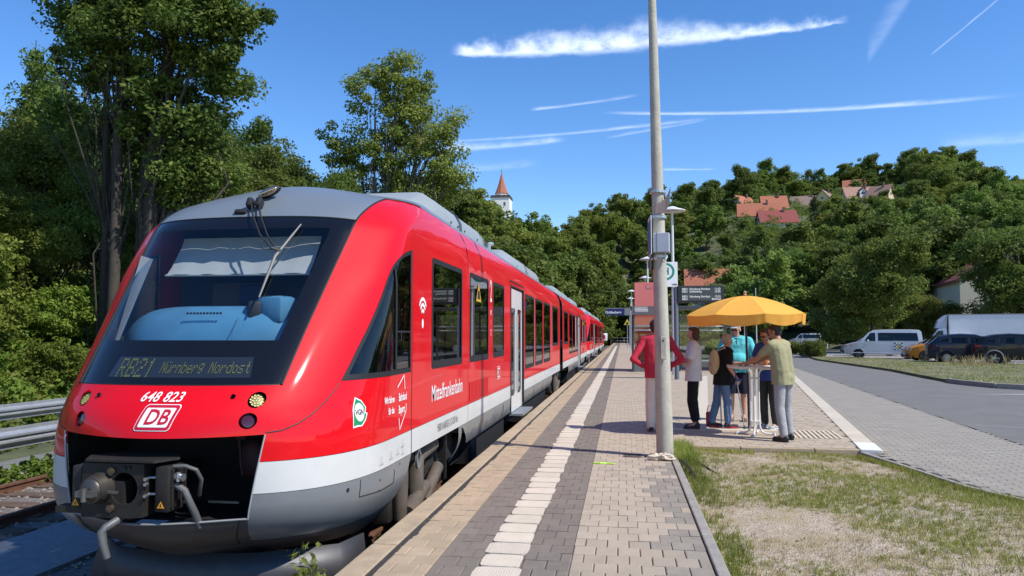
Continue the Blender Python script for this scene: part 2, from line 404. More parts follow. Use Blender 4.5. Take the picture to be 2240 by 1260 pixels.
# ---- nose: the front (|u|<1)
ZB, ZG, ZHB, ZHT, ZWT = .23, 1.545, .85, 1.205, 2.655
def edge(z0, z1, n=10, u=1.0): return [(u, z0 + (z1 - z0) * i / n) for i in range(n + 1)]
hood_top = [(u, ZHT) for u in np.linspace(1, -1, 13)]
hood_bot = [(u, ZHB - .012 * (1 - u * u)) for u in np.linspace(-1, 1, 13)]
hood = hood_bot + hood_top
def lamp(a0, z, r):
    return [(u_of_a(float(a0) + r * math.cos(t), z + r * math.sin(t)), z + r * math.sin(t)) for t in np.linspace(0, 2 * math.pi, 20, endpoint=False)]
lamps = []
for hl_, tl_, ml_ in ((.735, .712, .573), (-.668, -.63, -.52)):
    lamps += [('headlight', lamp(hl_, 1.10, .058)), ('tail_lamp', lamp(tl_, .952, .058)), ('marker_lamp', lamp(ml_, 1.125, .016))]
v2, reg = cdt_regions(lamps + [('hood', hood)], (.08, .06))
patch('front_hood', v2, reg['hood'], RED)
LENS = glass('lamp_lens', (.9, .88, .8)); HL = mat('lamp_reflector', (.62, .55, .22), .25, .8, var=.6, vscale=60); TLM = mat('tail_lens', (.06, .004, .008), .12, coat=1)
CHROME = mat('led_reflector', (.38, .35, .2), .3, .8); LEDM = mat('led_yellow', (.42, .35, .09), .3)
for k, o in lamps:
    c = np.array(o).mean(0); p, n = S3(c[0], c[1], -.028 if k != 'marker_lamp' else -.012); r = .057 if k != 'marker_lamp' else .016
    q = Vector(n).to_track_quat('Z', 'Y').to_matrix(); m = MB(); m.lathe([(r, .026), (r, 0), (r * .9, -.005)], 20); m.F = m.F[:-2] + [m.F[-1]]
    hub = MB(); hub.V = [tuple(Vector(p) + q @ Vector(v)) for v in m.V]; hub.F = m.F
    case = tpb(k, hub, RUB if k != 'tail_lamp' else TLM, fix=False)
    d = MB(); d.lathe([(r * .97, -.001), (r * .8, .010), (r * .3, .014)], 18)
    e = MB(); e.V = [tuple(Vector(p) + q @ Vector(v)) for v in d.V]; e.F = d.F
    if k == 'headlight':
        le = MB()
        for (i, j) in [(0, 0)] + [(1, t) for t in range(6)] + [(2, t + .5) for t in range(12)]:
            a = j * (math.pi / 3 if i == 1 else math.pi / 6); rr = (0, .024, .044)[i]; cc = Vector((rr * math.cos(a), rr * math.sin(a), .012))
            f = MB(); f.lathe([(.0095, -.004), (.0095, .004), (.004, .002)], 8); le.add([tuple(Vector(p) + q @ (cc + Vector(v))) for v in f.V], f.F)
        tpb('reflector', e, CHROME, case, ang=40); tpb('light_diode', le, LEDM, case)
    elif k == 'tail_lamp': tpb('lens', e, TLM, case)
# windscreen: black border with glass set in it, destination display below the glass
wsb = [(u, ZHT + .006) for u in np.linspace(-1, 1, 13)] + edge(ZHT + .006, ZWT, 10, 1.0)[1:-1] + [(u, ZWT + .03 * (1 - u * u)) for u in np.linspace(1, -1, 13)] + edge(ZHT + .006, ZWT, 10, -1.0)[::-1][1:-1]
gl = [(u, ZG) for u in np.linspace(-.93, .80, 12)] + [(.80, z) for z in np.linspace(1.62, 2.5, 8)] + [(u, 2.565) for u in np.linspace(.79, -.88, 12)] + [(-.91, z) for z in np.linspace(2.5, 1.62, 8)]
dsp = [(-.585, 1.262), (.70, 1.262), (.655, 1.415), (-.555, 1.415)]
v2, reg = cdt_regions([('glass', gl), ('display', dsp), ('mask', wsb)], (.08, .08))
patch('windscreen_surround', v2, reg['mask'], BLACKM)
patch('windscreen', v2, reg['glass'], GLASSF)
disp = patch('destination_display', v2, reg['display'], mat('display_grey', (.016, .019, .022), .14, coat=1))[0]
FONT5 = {'R':"11110 10001 10001 11110 10100 10010 10001",'B':"11110 10001 10001 11110 10001 10001 11110",'2':"01110 10001 00001 00110 01000 10000 11111",'1':"00100 01100 00100 00100 00100 00100 00100",'N':"10001 11001 10101 10101 10011 10001 10001",'ü':"01010 00000 10001 10001 10001 10011 01101",'r':"00000 00000 10110 11001 10000 10000 10000",'n':"00000 00000 11110 10001 10001 10001 10001",'b':"10000 10000 11110 10001 10001 10001 11110",'e':"00000 00000 01110 10001 11111 10000 01110",'g':"00000 01111 10001 10001 01111 00001 01110",'o':"00000 00000 01110 10001 10001 10001 01110",'d':"00001 00001 01111 10001 10001 10001 01111",'s':"00000 00000 01111 10000 01110 00001 11110",'t':"00100 00100 01110 00100 00100 00100 00011",' ':"00000"}
def dots(txt, a0, z0, px, pz):
    V, F = [], []; x = 0
    for ch in txt:
        for r, row in enumerate(FONT5[ch].split()):
            for c, bit in enumerate(row):
                if bit == '1':
                    cx, cz = a0 + (x + c) * px, z0 - r * pz; b = len(V)
                    for (i, j) in ((-.42, -.42), (.42, -.42), (.42, .42), (-.42, .42)): V.append((cx + i * px, cz + j * pz))
                    F.append((b, b + 1, b + 2, b + 3))
        x += 6 if ch not in 'ü' else 6
    return np.array(V), np.array(F)
def conform_az(V, off):
    """points given as (offset from centre, height) put on the front skin"""
    out = np.zeros((len(V), 3))
    for i, (a, z) in enumerate(V): out[i] = S3(np.float64(u_of_a(a, z)), np.float64(z), off)[0]
    return out
LED = mat('display_dots', (.085, .10, .035), .5, emit=((.5, .55, .2), .015))
Va, Fa = dots('RB21', -.455, 1.392, .0138, .0205); Vb, Fb = dots('Nürnberg Nordost', -.078, 1.372, .0073, .0125)
[tp('display_lettering', conform_az(v_, .004), [tuple(f) for f in f_], LED, disp, False, once=True) for v_, f_ in ((Va, Fa), (Vb, Fb))]
# lettering on the hood
def letter_front(s, a, z, size, shear=0, offset=0, m=LWHITE, name='lettering', parent=None, off=.006, sx=1., spacing=1.):
    V, F = text_mesh(s, size, shear, offset, sx=sx, spacing=spacing, div=2); return tp(name, conform_az(V[:, :2] + (a, z), off), F, m, parent or train, False, once=True)
letter_front('648 823', .052, 1.119, .098, .22, .001, spacing=1.05)
def rrect(w, h, sk, r, n=5):
    o = []
    for cx, cz, a0 in ((w - r, h - r, 0), (-w + r, h - r, 90), (-w + r, -h + r, 180), (w - r, -h + r, 270)):
        for k in range(n + 1): t = R(a0 + 90 * k / n); o.append((cx + r * math.cos(t) + sk * (cz + r * math.sin(t)), cz + r * math.sin(t)))
    return o
def plate_front(o, a, z, m, off, name, parent):
    v, t = cdt_regions([('p', [(x + a, y + z) for x, y in o])], (.05, .05)); v, f, _ = sub(v, t['p']); return tp(name, conform_az(v, off), f, m, parent, False, once=True)
badge = plate_front(rrect(.138, .092, .25, .026), .082, .981, LWHITE, .0035, 'emblem', train)
plate_front(rrect(.133, .087, .25, .024), .082, .981, LRED, .005, 'emblem_border', badge); plate_front(rrect(.112, .066, .25, .010), .082, .981, LWHITE, .0065, 'emblem_field', badge)
letter_front('DB', .082, .979, .145, .22, .003, LRED, 'emblem_letters', badge, .008, .95)
# red arches (flanks from the ridge to the first joint) with the corner window, and the roof cap
def side_pt(Y, z): return (u_of_Y(Y, z), z)
YS = 7.20
tri_px = [(1.367,1.216),(1.461,1.484),(1.611,1.82),(1.692,1.998),(1.748,2.16),(1.782,2.236),(1.854,2.301),(1.95,2.355),(2.055,2.398),*[side_pt(7.16, z) for z in np.linspace(2.44, 1.225, 12)]]
tri_gl = ring(tri_px, (.035, .045))
seam_c = [(1.0,.862),(1.074,.874),(1.145,.914),(1.222,.98),(1.289,1.068),(1.342,1.16),(1.367,1.216)]
ZR = 3.02                                             # where red side meets the grey roof
def Yside(z0, z1, n=8): return [side_pt(YS, z) for z in np.linspace(z0, z1, n + 1)]
ridge = lambda z0, z1, n=12: [(1.0, z) for z in np.linspace(z0, z1, n + 1)]
ridge_roof = [(1.0, z) for z in np.linspace(2.66, 3.02, 8)]
upper = seam_c + tri_px[1:9] + [side_pt(7.16, 2.44), side_pt(YS, 2.44)] + Yside(2.45, ZR, 40) + ridge_roof[::-1] + ridge(.862, 2.66, 14)[::-1][1:-1]
lower = [(1.0, .652)] + [(u, .652) for u in np.linspace(1.1, 2.0, 8)] + Yside(.652, 1.21, 5) + [side_pt(7.16, 1.21)] + seam_c[::-1][0:] + ridge(.652, .862, 3)[::-1][1:-1]
lower = [(1.0, .652)] + [(u, .652) for u in np.linspace(1.1, 2.0, 8)] + Yside(.652, 1.2249, 5) + [side_pt(7.16, 1.2249)] + [tri_px[0]] + seam_c[::-1][1:]
post = [side_pt(7.16, z) for z in np.linspace(1.225, 2.44, 12)] + [side_pt(YS, z) for z in np.linspace(2.44, 1.225, 12)]
band = [(u, .418) for u in np.linspace(1.0, 2.0, 9)] + Yside(.418, .648, 3) + [(u, .648) for u in np.linspace(2.0, 1.0, 9)]
skirt = [(u, .02) for u in np.linspace(1.0, 2.0, 9)] + [side_pt(6.92, .02), side_pt(YS, .414)] + [(u, .414) for u in np.linspace(2.0, 1.0, 9)]
val = [(u, -.02) for u in np.linspace(-1.0, 1.0, 13)] + [(1.0, z) for z in np.linspace(.0, .225, 4)] + [(u, ZB - .004) for u in np.linspace(.93, -.93, 13)] + [(-1.0, z) for z in np.linspace(.225, .0, 4)]
under = [(u, -.17) for u in np.linspace(0.0, 2.0, 15)] + [side_pt(6.85, -.16), side_pt(6.92, .016)] + [(u, .016) for u in np.linspace(2.0, 1.002, 8)] + [(u, -.024) for u in np.linspace(1.0, 0.0, 8)]
v2, reg = cdt_regions([('win', tri_gl), ('frame', tri_px), ('up', upper)], (.07, .07))
patch('flank_panel', v2, reg['up'], RED, both=True)
for k in patch('corner_window', v2, reg['frame'], RUB, .004, both=True): last = k; 
CW = [o for o in train.children if o.name.startswith('corner_window')]
v, f, _ = sub(v2, reg['win']); p, n = S3(v[:, 0], v[:, 1], -.006)
f = f.copy(); c = np.cross(p[f[:, 1]] - p[f[:, 0]], p[f[:, 2]] - p[f[:, 0]]); d = (c * n[f[:, 0]]).sum(1); f[d < 0] = f[d < 0][:, ::-1]
for w in CW:
    mir = w.data.vertices[0].co.x < 0; p3 = p.copy(); n3 = n.copy()
    if mir: p3[:, 0] = 2 * XC - p3[:, 0]; n3[:, 0] *= -1
    tp('pane', p3, f[:, ::-1].copy() if mir else f, GLASSS, w, True, n3)
    bar = MB(); uu = u_of_Y(6.62, 2.1)
    q = [S3(np.float64(u_of_Y(6.66, z)), np.float64(z), .003)[0] for z in np.linspace(1.27, 2.2, 8)]; q2 = [S3(np.float64(u_of_Y(Y, 1.62)), np.float64(1.62), .003)[0] for Y in np.linspace(6.66, 7.13, 4)]
    fl = lambda P: [((2 * XC - x[0]) if mir else x[0], x[1], x[2]) for x in P]
    bar.tube(fl(q), .011, 6); bar.tube(fl(q2), .009, 6); tpb('glazing_bar', bar, RUB, w)
v2, reg = cdt_regions([('low', lower), ('post', post), ('band', band), ('skirt', skirt)], (.08, .07))
patch('lower_flank_panel', v2, reg['low'], RED, both=True); patch('window_post', v2, reg['post'], RED, both=True)
patch('white_flank_band', v2, reg['band'], WHITE, both=True); patch('front_skirt', v2, reg['skirt'], GREY, both=True)
VAL = mat('valance_dark_grey', (.060, .058, .056), .42, var=.25, vscale=4, dirt=((.09, .07, .05), .4))
v2, reg = cdt_regions([('val', val), ('und', under), ], (.1, .06))
patch('valance', v2, reg['val'], VAL); patch('underside_skirt', v2, reg['und'], mat('underside_grey', (.07, .07, .07), .5, var=.2, vscale=3), both=True)
cap = [(u, ZWT + .006 + .03 * (1 - u * u)) for u in np.linspace(-.995, .995, 15)] + ridge_roof[:-1] + [(1.0, 3.02)] + [(u, 3.024) for u in np.linspace(1.15, 3.0, 8)] + [(3.0, z) for z in np.linspace(3.1, ZT - .002, 8)] + [(-3.0, z) for z in np.linspace(ZT - .002, 3.1, 8)] + [(u, 3.024) for u in np.linspace(-3.0, -1.15, 8)] + [(-1.0, z) for z in np.linspace(3.02, 2.67, 8)]
v2, reg = cdt_regions([('cap', cap)], (.09, .035))
patch('roof_cap', v2, reg['cap'], ROOFG, .002)
# black joint lines and the seam between hood and flank
def seamline(name, pts, r=.006, off=.0, m=RUB, both=True, once=False):
    P = [S3(np.float64(u), np.float64(z), off)[0] for u, z in pts]
    for sg in ((0, 1) if both else (0,)):
        mb = MB(); mb.tube([((2 * XC - q[0]) if sg else q[0], q[1], q[2]) for q in P], r, 6); tpb(name, mb, m, once=once)
seamline('panel_seam', dens(seam_c, (.03, .03), False), .0055, -.001)
seamline('windscreen_seal', edge(ZHT, 2.64, 24, 1.0), .013, .001)
seamline('windscreen_trim', [(u, ZHT + .002) for u in np.linspace(-1, 1, 21)], .006, -.002, both=False)
seamline('roof_seal', [(1.0, z) for z in np.linspace(2.65, 3.02, 14)] + [(u, 3.022) for u in np.linspace(1.06, 1.6, 6)], .010, .001)
seamline('roof_seam', [(u, ZWT + .008 + .03 * (1 - u * u)) for u in np.linspace(-1, 1, 21)], .007, .0, both=False)
seamline('joint', [side_pt(YS, z) for z in np.linspace(.42, 2.44, 12)], .006, -.001)
seamline('bay_edge', [(1.0, z) for z in np.linspace(.23, .85, 10)], .007, -.003, mat('bay_edge_grey', (.35, .35, .35), .4), both=True)
seamline('valance_lip', [(u, ZB) for u in np.linspace(-1, 1, 21)], .009, -.004, mat('lip_grey', (.20, .20, .20), .5), both=False)
seamline('valance_joint', [(.92 - .08 * t, ZB - .25 * t) for t in np.linspace(0, 1, 8)], .006, -.001)
# hatch on the grey skirt
hz = [(side_pt(Y, z)) for Y, z in ((5.93, .40), (5.93, .26), (6.3, .235), (6.65, .235), (6.65, .40))]
seamline('skirt_hatch', dens(hz, (.05, .05), False), .0035, .001)
def disc(P, n, r, d, name, m, parent=train, once=False):
    q = Vector(n).to_track_quat('Z', 'Y').to_matrix(); a = MB(); a.lathe([(r, -d), (r, d), (r * .6, d)], 12); b = MB(); b.V = [tuple(Vector(P) + q @ Vector(v)) for v in a.V]; b.F = a.F; return tpb(name, b, m, parent, once)
for Y, z, r in ((5.77, .345, .017), (6.28, .33, .008), (6.28, .24, .008), (6.82, .38, .008)):
    p, n = S3(np.float64(u_of_Y(Y, z)), np.float64(z)); disc(p, n, r, .004, 'bolt', RUB)
# lettering on the right flank, in (Y, z)
def conform_Yz(V, off):
    out = np.zeros((len(V), 3))
    for i, (Y, z) in enumerate(V): out[i] = S3(np.float64(u_of_Y(Y, z)), np.float64(z), off)[0]
    return out
def letter_side(s, Y, z, size, m=LWHITE, shear=0, offset=0, sx=1., name='lettering', parent=None, off=.004, align='CENTER', spacing=1.):
    V, F = text_mesh(s, size, shear, offset, align, spacing, sx, 1); return tp(name, conform_Yz(V[:, :2] + (Y, z), off), F, m, parent or train, False, once=True)
letter_side('Wir fahren', 6.36, 1.0, .085, offset=.002, name='slogan', align='LEFT', sx=.72); letter_side('für das', 6.46, .90, .085, offset=.002, name='slogan', align='LEFT', sx=.72)
letter_side('Bahnland', 6.76, 1.0, .105, offset=.002, name='slogan', align='LEFT', sx=.68); letter_side('Bayern', 6.76, .885, .105, offset=.002, name='slogan', align='LEFT', sx=.68)
def strip_side(P, w, name, m=LWHITE, parent=None, off=.004):
    V = []; F = []
    P = dens(P, (.06, .06), False) + [P[-1]]
    for i, p in enumerate(P):
        a = np.array(P[max(0, i-1)]); b = np.array(P[min(len(P)-1, i+1)]); d = b - a; d /= np.hypot(*d); nn = np.array([-d[1], d[0]]) * w / 2
        V += [tuple(np.array(p) + nn), tuple(np.array(p) - nn)]
        if i: k = 2 * i; F.append((k-2, k-1, k+1, k))
    return tp(name, conform_Yz(np.array(V), off), F, m, parent or train, False, once=True)
strip_side([(6.72, 1.10), (6.93, 1.205), (6.96, 1.07)], .014, 'slogan_mark'); strip_side([(7.0, .93), (7.0, .86), (6.80, .70), (6.77, .81)], .014, 'slogan_mark')
def poly_side(o, m, off, name, parent):
    v, t = cdt_regions([('p', o)], (.03, .03)); v, f, _ = sub(v, t['p']); return tp(name, conform_Yz(v, off), f, m, parent, False, once=True)
GREENL = mat('emblem_green', (.01, .25, .10), .4)
ov = lambda cx, cz, rx, rz, n=24: [(cx + rx * math.cos(t), cz + rz * math.sin(t)) for t in np.linspace(0, 2 * math.pi, n, endpoint=False)]
vg = poly_side([(5.82, .83), (5.84, .97), (5.86, 1.02), (5.885, 1.075), (5.96, 1.045), (6.015, .985), (6.0, .94), (6.03, .935), (6.0, .88), (5.94, .835), (5.87, .835)], LWHITE, .003, 'network_emblem', train)
poly_side([(5.828, .842), (5.85, .97), (5.872, 1.02), (5.892, 1.063), (5.955, 1.035), (6.003, .985), (5.988, .935), (6.015, .93), (5.99, .888), (5.935, .845), (5.875, .85)], GREENL, .0045, 'emblem_swirl', vg); poly_side(ov(5.918, .95, .062, .075), LWHITE, .006, 'emblem_disc', vg)
letter_side('VGN', 5.915, .948, .062, LBLACK, .1, .002, .8, 'emblem_letters', vg, .0075)
for i, (Y, z) in enumerate(((6.3, .50), (6.55, .51), (6.75, .52), (6.9, .50), (6.9, .57))):
    letter_side('▯', Y, z, .05, LBLACK, name='small_marking') if 0 else strip_side([(Y - .016, z - .022), (Y + .016, z - .022), (Y + .016, z + .022), (Y - .016, z + .022), (Y - .016, z - .02)], .0035, 'small_marking', mat('grey_print', (.3, .3, .3), .6))
    strip_side([(Y - .05, z - .04), (Y + .05, z - .04)], .008, 'small_marking', MATS['grey_print'])
# ---- coupling bay and coupler
m = MB()
m.box((XC, 5.95, .55), (1.7, .02, .9)); 
for sg in (1, -1):
    zz_ = np.linspace(.20, .88, 8); A_ = [S3(np.float64(sg), np.float64(z))[0] for z in zz_]; V_ = [(q[0] - sg * .015, q[1] + .01, q[2]) for q in A_] + [(XC + sg * .80, 5.95, z) for z in zz_]; m.add(V_, [(i, i + 1, 9 + i, 8 + i) for i in range(7)])
m.box((XC, 5.66, .17), (1.5, .6, .02)); m.box((XC, 5.66, .97), (1.6, .6, .02))
tpb('coupling_bay', m, DARK)
CX = XC - .17; before_coupler = set(train.children)
m = MB(); hx = [(-.40, 0), (-.27, -.20), (.36, -.20), (.46, -.02), (.30, .18), (-.22, .2)]
m.add([(CX + .05 + x, 5.06 + y, z) for z in (.705, .722) for x, y in hx], [tuple(range(6))[::-1], tuple(range(6, 12))] + [(i, (i+1) % 6, 6 + (i+1) % 6, 6 + i) for i in range(6)]); tpb('coupler_cover', m, IRON)
# face plate with the funnel hole
fy = 4.95
pl = [(-.27, -.21), (.19, -.21), (.30, -.20), (.30, .215), (-.27, .215)]
hole = [(.12 + .125 * math.cos(t), .02 + .125 * math.sin(t)) for t in np.linspace(0, 2 * math.pi, 26, endpoint=False)]
v2, reg = cdt_regions([('h', hole), ('p', pl)], (.06, .06)); v, f, _ = sub(v2, reg['p'])
cz = .475
coup = tp('coupler', [(CX + x, fy, cz + z) for x, z in v], f[:, ::1], IRON, train, False); md = coup.modifiers.new('thickness', 'SOLIDIFY'); md.thickness = .12; md.offset = 0
m = MB(); b = [(CX + x, fy + d, cz + z) for d in (-.005, .3) for x, z in hole]; n_ = len(hole); m.add(b, [(i, (i+1) % n_, n_ + (i+1) % n_, n_ + i) for i in range(n_)] + [tuple(range(n_, 2 * n_))]); tpb('funnel', m, mat('worn_steel', (.10, .088, .075), .42, .7, var=.3, vscale=8), coup)
m = MB(); m.tube([(CX - .10, fy - .03, cz + .02), (CX - .10, fy - .16, cz + .02)], [.135, .10], 20); m.ell((CX - .10, fy - .14, cz + .02), (.10, .05, .10)); tpb('cone', m, MATS['worn_steel'], coup, ang=50)
m = MB(); m.box((CX - .10, fy - .20, cz + .005), (.16, .05, .045)); m.cyl((CX - .10, fy - .22, cz - .05), (CX - .10, fy - .22, cz + .05), .022); m.box((CX - .0, fy - .1, cz + .0), (.2, .02, .02)); tpb('hook_plate', m, mat('hook_steel', (.22, .21, .20), .4, .8, var=.3, vscale=12), coup)
for dx, dz in ((.01, .155), (.01, -.135)):
    m = MB(); m.tube([(CX + dx, fy - .055, cz + dz), (CX + dx, fy - .085, cz + dz)], .030, 14); m.tube([(CX + dx, fy - .08, cz + dz), (CX + dx, fy - .09, cz + dz)], .017, 10); tpb('air_port', m, mat('worn_brass', (.16, .12, .08), .4, .7), coup)
m = MB(); [m.cyl((CX + .13 + .04 * k, fy - .06, cz + .185), (CX + .13 + .04 * k, fy - .075, cz + .185), .012) for k in (0, 1)]; tpb('bolt', m, RUB, coup)
m = MB(); m.tube([(CX + .07, fy + .02, cz - .20), (CX + .06, fy - .06, cz - .235), (CX + .02, fy - .12, cz - .27), (CX, fy - .14, cz - .30), (CX + .02, fy - .14, cz - .40), (CX + .05, fy - .13, cz - .50)], [.03, .034, .034, .034, .030, .026], 12); tpb('uncoupling_lever', m, mat('grey_lever', (.11, .11, .11), .5, .2, var=.1), coup)
for sx, dx in ((1, .44), (-1, -.35)):
    m = MB(); m.bbox((CX + dx, 5.02, cz + .015), (.13 if sx > 0 else .09, .2, .36 if sx > 0 else .34), .015); [m.box((CX + dx + .075, 4.95 + .05 * k, cz + .02), (.02, .02, .30)) for k in range(4)] if sx > 0 else None
    e = tpb('contact_box', m, IRON)
    t = MB(); t.add([(CX + dx - .035, 4.916, cz - .13), (CX + dx + .035, 4.916, cz - .13), (CX + dx, 4.916, cz - .075)], [(0, 1, 2)]); tpb('warning_label', t, mat('warning_orange', (.75, .32, .02), .5), e)
    t = MB(); t.add([(CX + dx - .006, 4.914, cz - .12), (CX + dx + .006, 4.914, cz - .12), (CX + dx + .002, 4.914, cz - .092), (CX + dx - .008, 4.914, cz - .105)], [(0, 1, 2, 3)]); tpb('label_symbol', t, LBLACK, e)
for zz in (.10, -.03): m = MB(); m.cyl((CX + .30, fy + .0, cz + zz), (CX + .42, fy + .04, cz + zz), .012); tpb('link_rod', m, ALU)
for zz in (.10, -.03, .06): m = MB(); m.cyl((CX + .325, fy - .05, cz + zz), (CX + .325, fy - .08, cz + zz), .014); tpb('bolt', m, ALU)
m = MB(); m.box((CX - .36, 5.0, .30), (.42, .1, .05)); m.box((CX, 5.2, .30), (.3, .5, .12)); m.box((CX, 5.4, .45), (.22, 1.0, .2)); tpb('coupler_shank', m, IRON)
def shrink(o):
    cx, czz = CX - TO.x, .475 - TO.z
    for v in o.data.vertices: v.co.x = cx + (v.co.x - cx) * .85; v.co.z = czz + (v.co.z - czz) * .9
    for c in o.children: shrink(c)
HOSE = mat('grey_hose', (.085, .085, .085), .6)
for P, r in (([(CX + .52, 4.98, .52), (CX + .60, 4.99, .47), (CX + .64, 5.0, .38), (CX + .665, 5.04, .28), (CX + .67, 5.1, .16)], .028), ([(CX + .50, 4.98, .66), (CX + .60, 4.99, .665), (CX + .68, 5.02, .63), (CX + .70, 5.06, .55), (CX + .66, 5.1, .46), (CX + .62, 5.15, .40)], .016)):
    mb = MB(); mb.tube(P, r, 10); tpb('hose', mb, HOSE)
m = MB(); m.cyl((CX + .52, 4.98, .58), (CX + .60, 4.97, .58), .03); m.cyl((CX + .56, 4.96, .62), (CX + .56, 4.96, .55), .018); tpb('hose_valve', m, ALU)
m = MB(); m.tube([(XC + .58, 5.5, .82), (XC + .6, 5.5, .7), (XC + .62, 5.48, .6), (XC + .66, 5.45, .5)], .012, 8); m.box((XC + .6, 5.5, .83), (.1, .02, .05)); m.ell((XC + .66, 5.6, .62), (.14, .06, .16)); tpb('brake_hose', m, mat('dusty_pink_hose', (.06, .02, .025), .7))
m = MB(); m.box((XC + .45, 5.5, .26), (.3, .02, .02)); tpb('bay_rod', m, ALU)
for o in set(train.children) - before_coupler: shrink(o)
# snow plough
m = MB()
A = [(XC - 1.0, 5.95), (XC - .6, 5.62), (XC, 5.5), (XC + .6, 5.62), (XC + 1.12, 5.95), (XC + 1.2, 6.3)]
V = [(x, y, -.13) for x, y in A] + [(x * 1 + (.06 if x > XC else -.06), y - .05, -.46) for x, y in A]; n_ = len(A); m.add(V, [(i, i + 1, n_ + i + 1, n_ + i) for i in range(n_ - 1)])
o = tpb('snow_plough', m, mat('plough_grey', (.075, .075, .08), .5, .5, var=.2, vscale=5), ang=50); md = o.modifiers.new('thickness', 'SOLIDIFY'); md.thickness = .02
for dx in (-.5, .5): m = MB(); m.box((XC + dx, 6.0, -.22), (.1, .7, .1)); tpb('plough_bracket', m, IRON)
# ---- driver's cab inside
m = MB(); Vd = []; Fd = []
nx, ns = 26, 14
for j in range(ns):
    t = j / (ns - 1); ang = math.pi * .95 * t - .25
    for i in range(nx):
        sx = -1 + 2 * i / (nx - 1); a = sx * .90; rr = .27 * (1 - .06 * abs(sx)**6); bul = max(0, 1 - abs(sx)**5)
        Vd.append((XC - .03 + a, 6.02 - .30 * math.cos(ang) * (.5 + .5 * bul) + .13 * sx * sx, 1.43 + .41 * (math.sin(ang)) * (.55 + .45 * bul)))
for j in range(ns - 1):
    for i in range(nx - 1): k = j * nx + i; Fd.append((k, k + 1, k + nx + 1, k + nx))
m.add(Vd, Fd); dash = tpb('dashboard', m, BLUE, ang=60, fix=False)
m = MB(); m.tube([(XC + .27, 5.745, 1.42), (XC + .27, 5.70, 1.50), (XC + .27, 5.72, 1.62), (XC + .27, 5.81, 1.735)], .004, 5); tpb('dash_joint', m, mat('dash_line', (.05, .15, .24), .6), dash)
m = MB()
for k in range(11):
    for r_ in range(1): m.box((XC - .17 + .03 * k + .012 * r_, 5.775 + .03 * r_, 1.77 + .022 * r_), (.016, .02, .008), Matrix.Rotation(.7, 3, 'X'))
tpb('air_vent', m, DARK, dash)
m = MB(); m.bbox((XC + .52, 6.0, 1.80), (.28, .24, .24), .05, Matrix.Rotation(-.25, 3, 'Z')); con = tpb('instrument_hood', m, BLUE, ang=40)
m = MB(); [m.box((XC + .43 + .022 * k, 5.93 + .005 * k, 1.923), (.012, .05, .004)) for k in range(9)]; tpb('air_vent', m, DARK, con)
m = MB(); m.bbox((XC + .34, 5.95, 1.78), (.12, .2, .2), .03, Matrix.Rotation(.5, 3, 'Z')); tpb('monitor', m, RUB)
m = MB(); m.bbox((XC - .1, 6.75, 1.55), (.46, .14, .62), .05); m.bbox((XC - .1, 6.74, 1.98), (.26, .1, .2), .04); m.bbox((XC - .1, 6.55, 1.18), (.5, .5, .12), .05); tpb('driver_seat', m, SEAT)
m = MB()
Vb_ = []; Fb_ = []
for i in range(15):
    a = -.74 + 1.40 * i / 14
    for j in range(6):
        z = 2.15 + .37 * j / 5; yy = 6.34 + (z - 2.15) * .72 - (.02 if j in (0, 5) else 0); Vb_.append((XC + a, yy + .012 * math.sin(a * 40), z))
Fb_ = [(i*6 + j, (i+1)*6 + j, (i+1)*6 + j + 1, i*6 + j + 1) for i in range(14) for j in range(5)]; m.add(Vb_, Fb_); m.cyl((XC - .75, 6.33, 2.14), (XC + .67, 6.33, 2.14), .012); tpb('sun_blind', m, BLIND, ang=60)
m = MB(); sv = [(XC - .85, 5.78, 1.50), (XC - .70, 5.62, 1.50), (XC - .78, 6.18, 2.28), (XC - .93, 6.22, 2.32)]; m.add(sv, [(0, 1, 2, 3)]); tpb('side_blind', m, BLIND)
CABW = mat('cab_wall', (.035, .04, .05), .8)
m = MB(); m.box((XC, 7.15, 1.75), (2.2, .04, 2.0)); m.box((XC, 6.5, .95), (2.2, 1.4, .04)); m.box((XC, 6.0, 1.1), (1.6, .6, .4)); m.box((XC, 6.95, 2.70), (2.0, .4, .03)); tpb('cab_bulkhead', m, CABW)
m = MB(); m.box((XC - .45, 7.11, 1.85), (.55, .02, .55)); m.box((XC + .62, 7.11, 1.9), (.5, .02, 1.2)); tpb('cab_notice', m, mat('cab_grey', (.10, .105, .11), .7))
# ---- wiper, mirror shadow box, light on the roof cap
def on_front(a, z, off=0.): return S3(np.float64(u_of_a(a, z)), np.float64(z), off)[0]
m = MB()
for dx in (0, .075): m.tube([on_front(-.02 + dx, 2.80, .05), on_front(.08 + dx, 2.66, .06), on_front(.25 + dx * .9, 2.45, .055), on_front(.41 + dx * .5, 2.315, .045)], .009, 6)
arm = tpb('wiper', m, RUB, once=True)
m = MB(); m.tube([on_front(.573, 2.575, .03), on_front(.46, 2.25, .035), on_front(.47, 1.88, .03)], [.008, .016, .008], 6); m.tube([on_front(.42, 2.32, .05), on_front(.49, 2.30, .04)], .018, 6); tpb('wiper_blade', m, mat('wiper_grey', (.09, .085, .08), .5), arm, once=True)
m = MB(); m.tube([on_front(.42, 2.31, .05), on_front(.34, 2.30, .07), on_front(.30, 2.35, .07), on_front(.32, 2.42, .06)], .004, 5); tpb('washer_hose', m, RUB, arm, once=True)
for a, z in ((-.03, 2.80), (.06, 2.80)):
    m = MB(); q = on_front(a, z, .05); m.bbox(q, (.06, .09, .10), .02, Matrix.Rotation(-.5, 3, 'X')); tpb('wiper_motor', m, RUB, arm, once=True)
m = MB(); m.bbox(on_front(-.10, 2.74, .02), (.12, .03, .05), .01, Matrix.Rotation(-.7, 3, 'X')); tpb('wiper_bracket', m, RUB, arm, once=True)
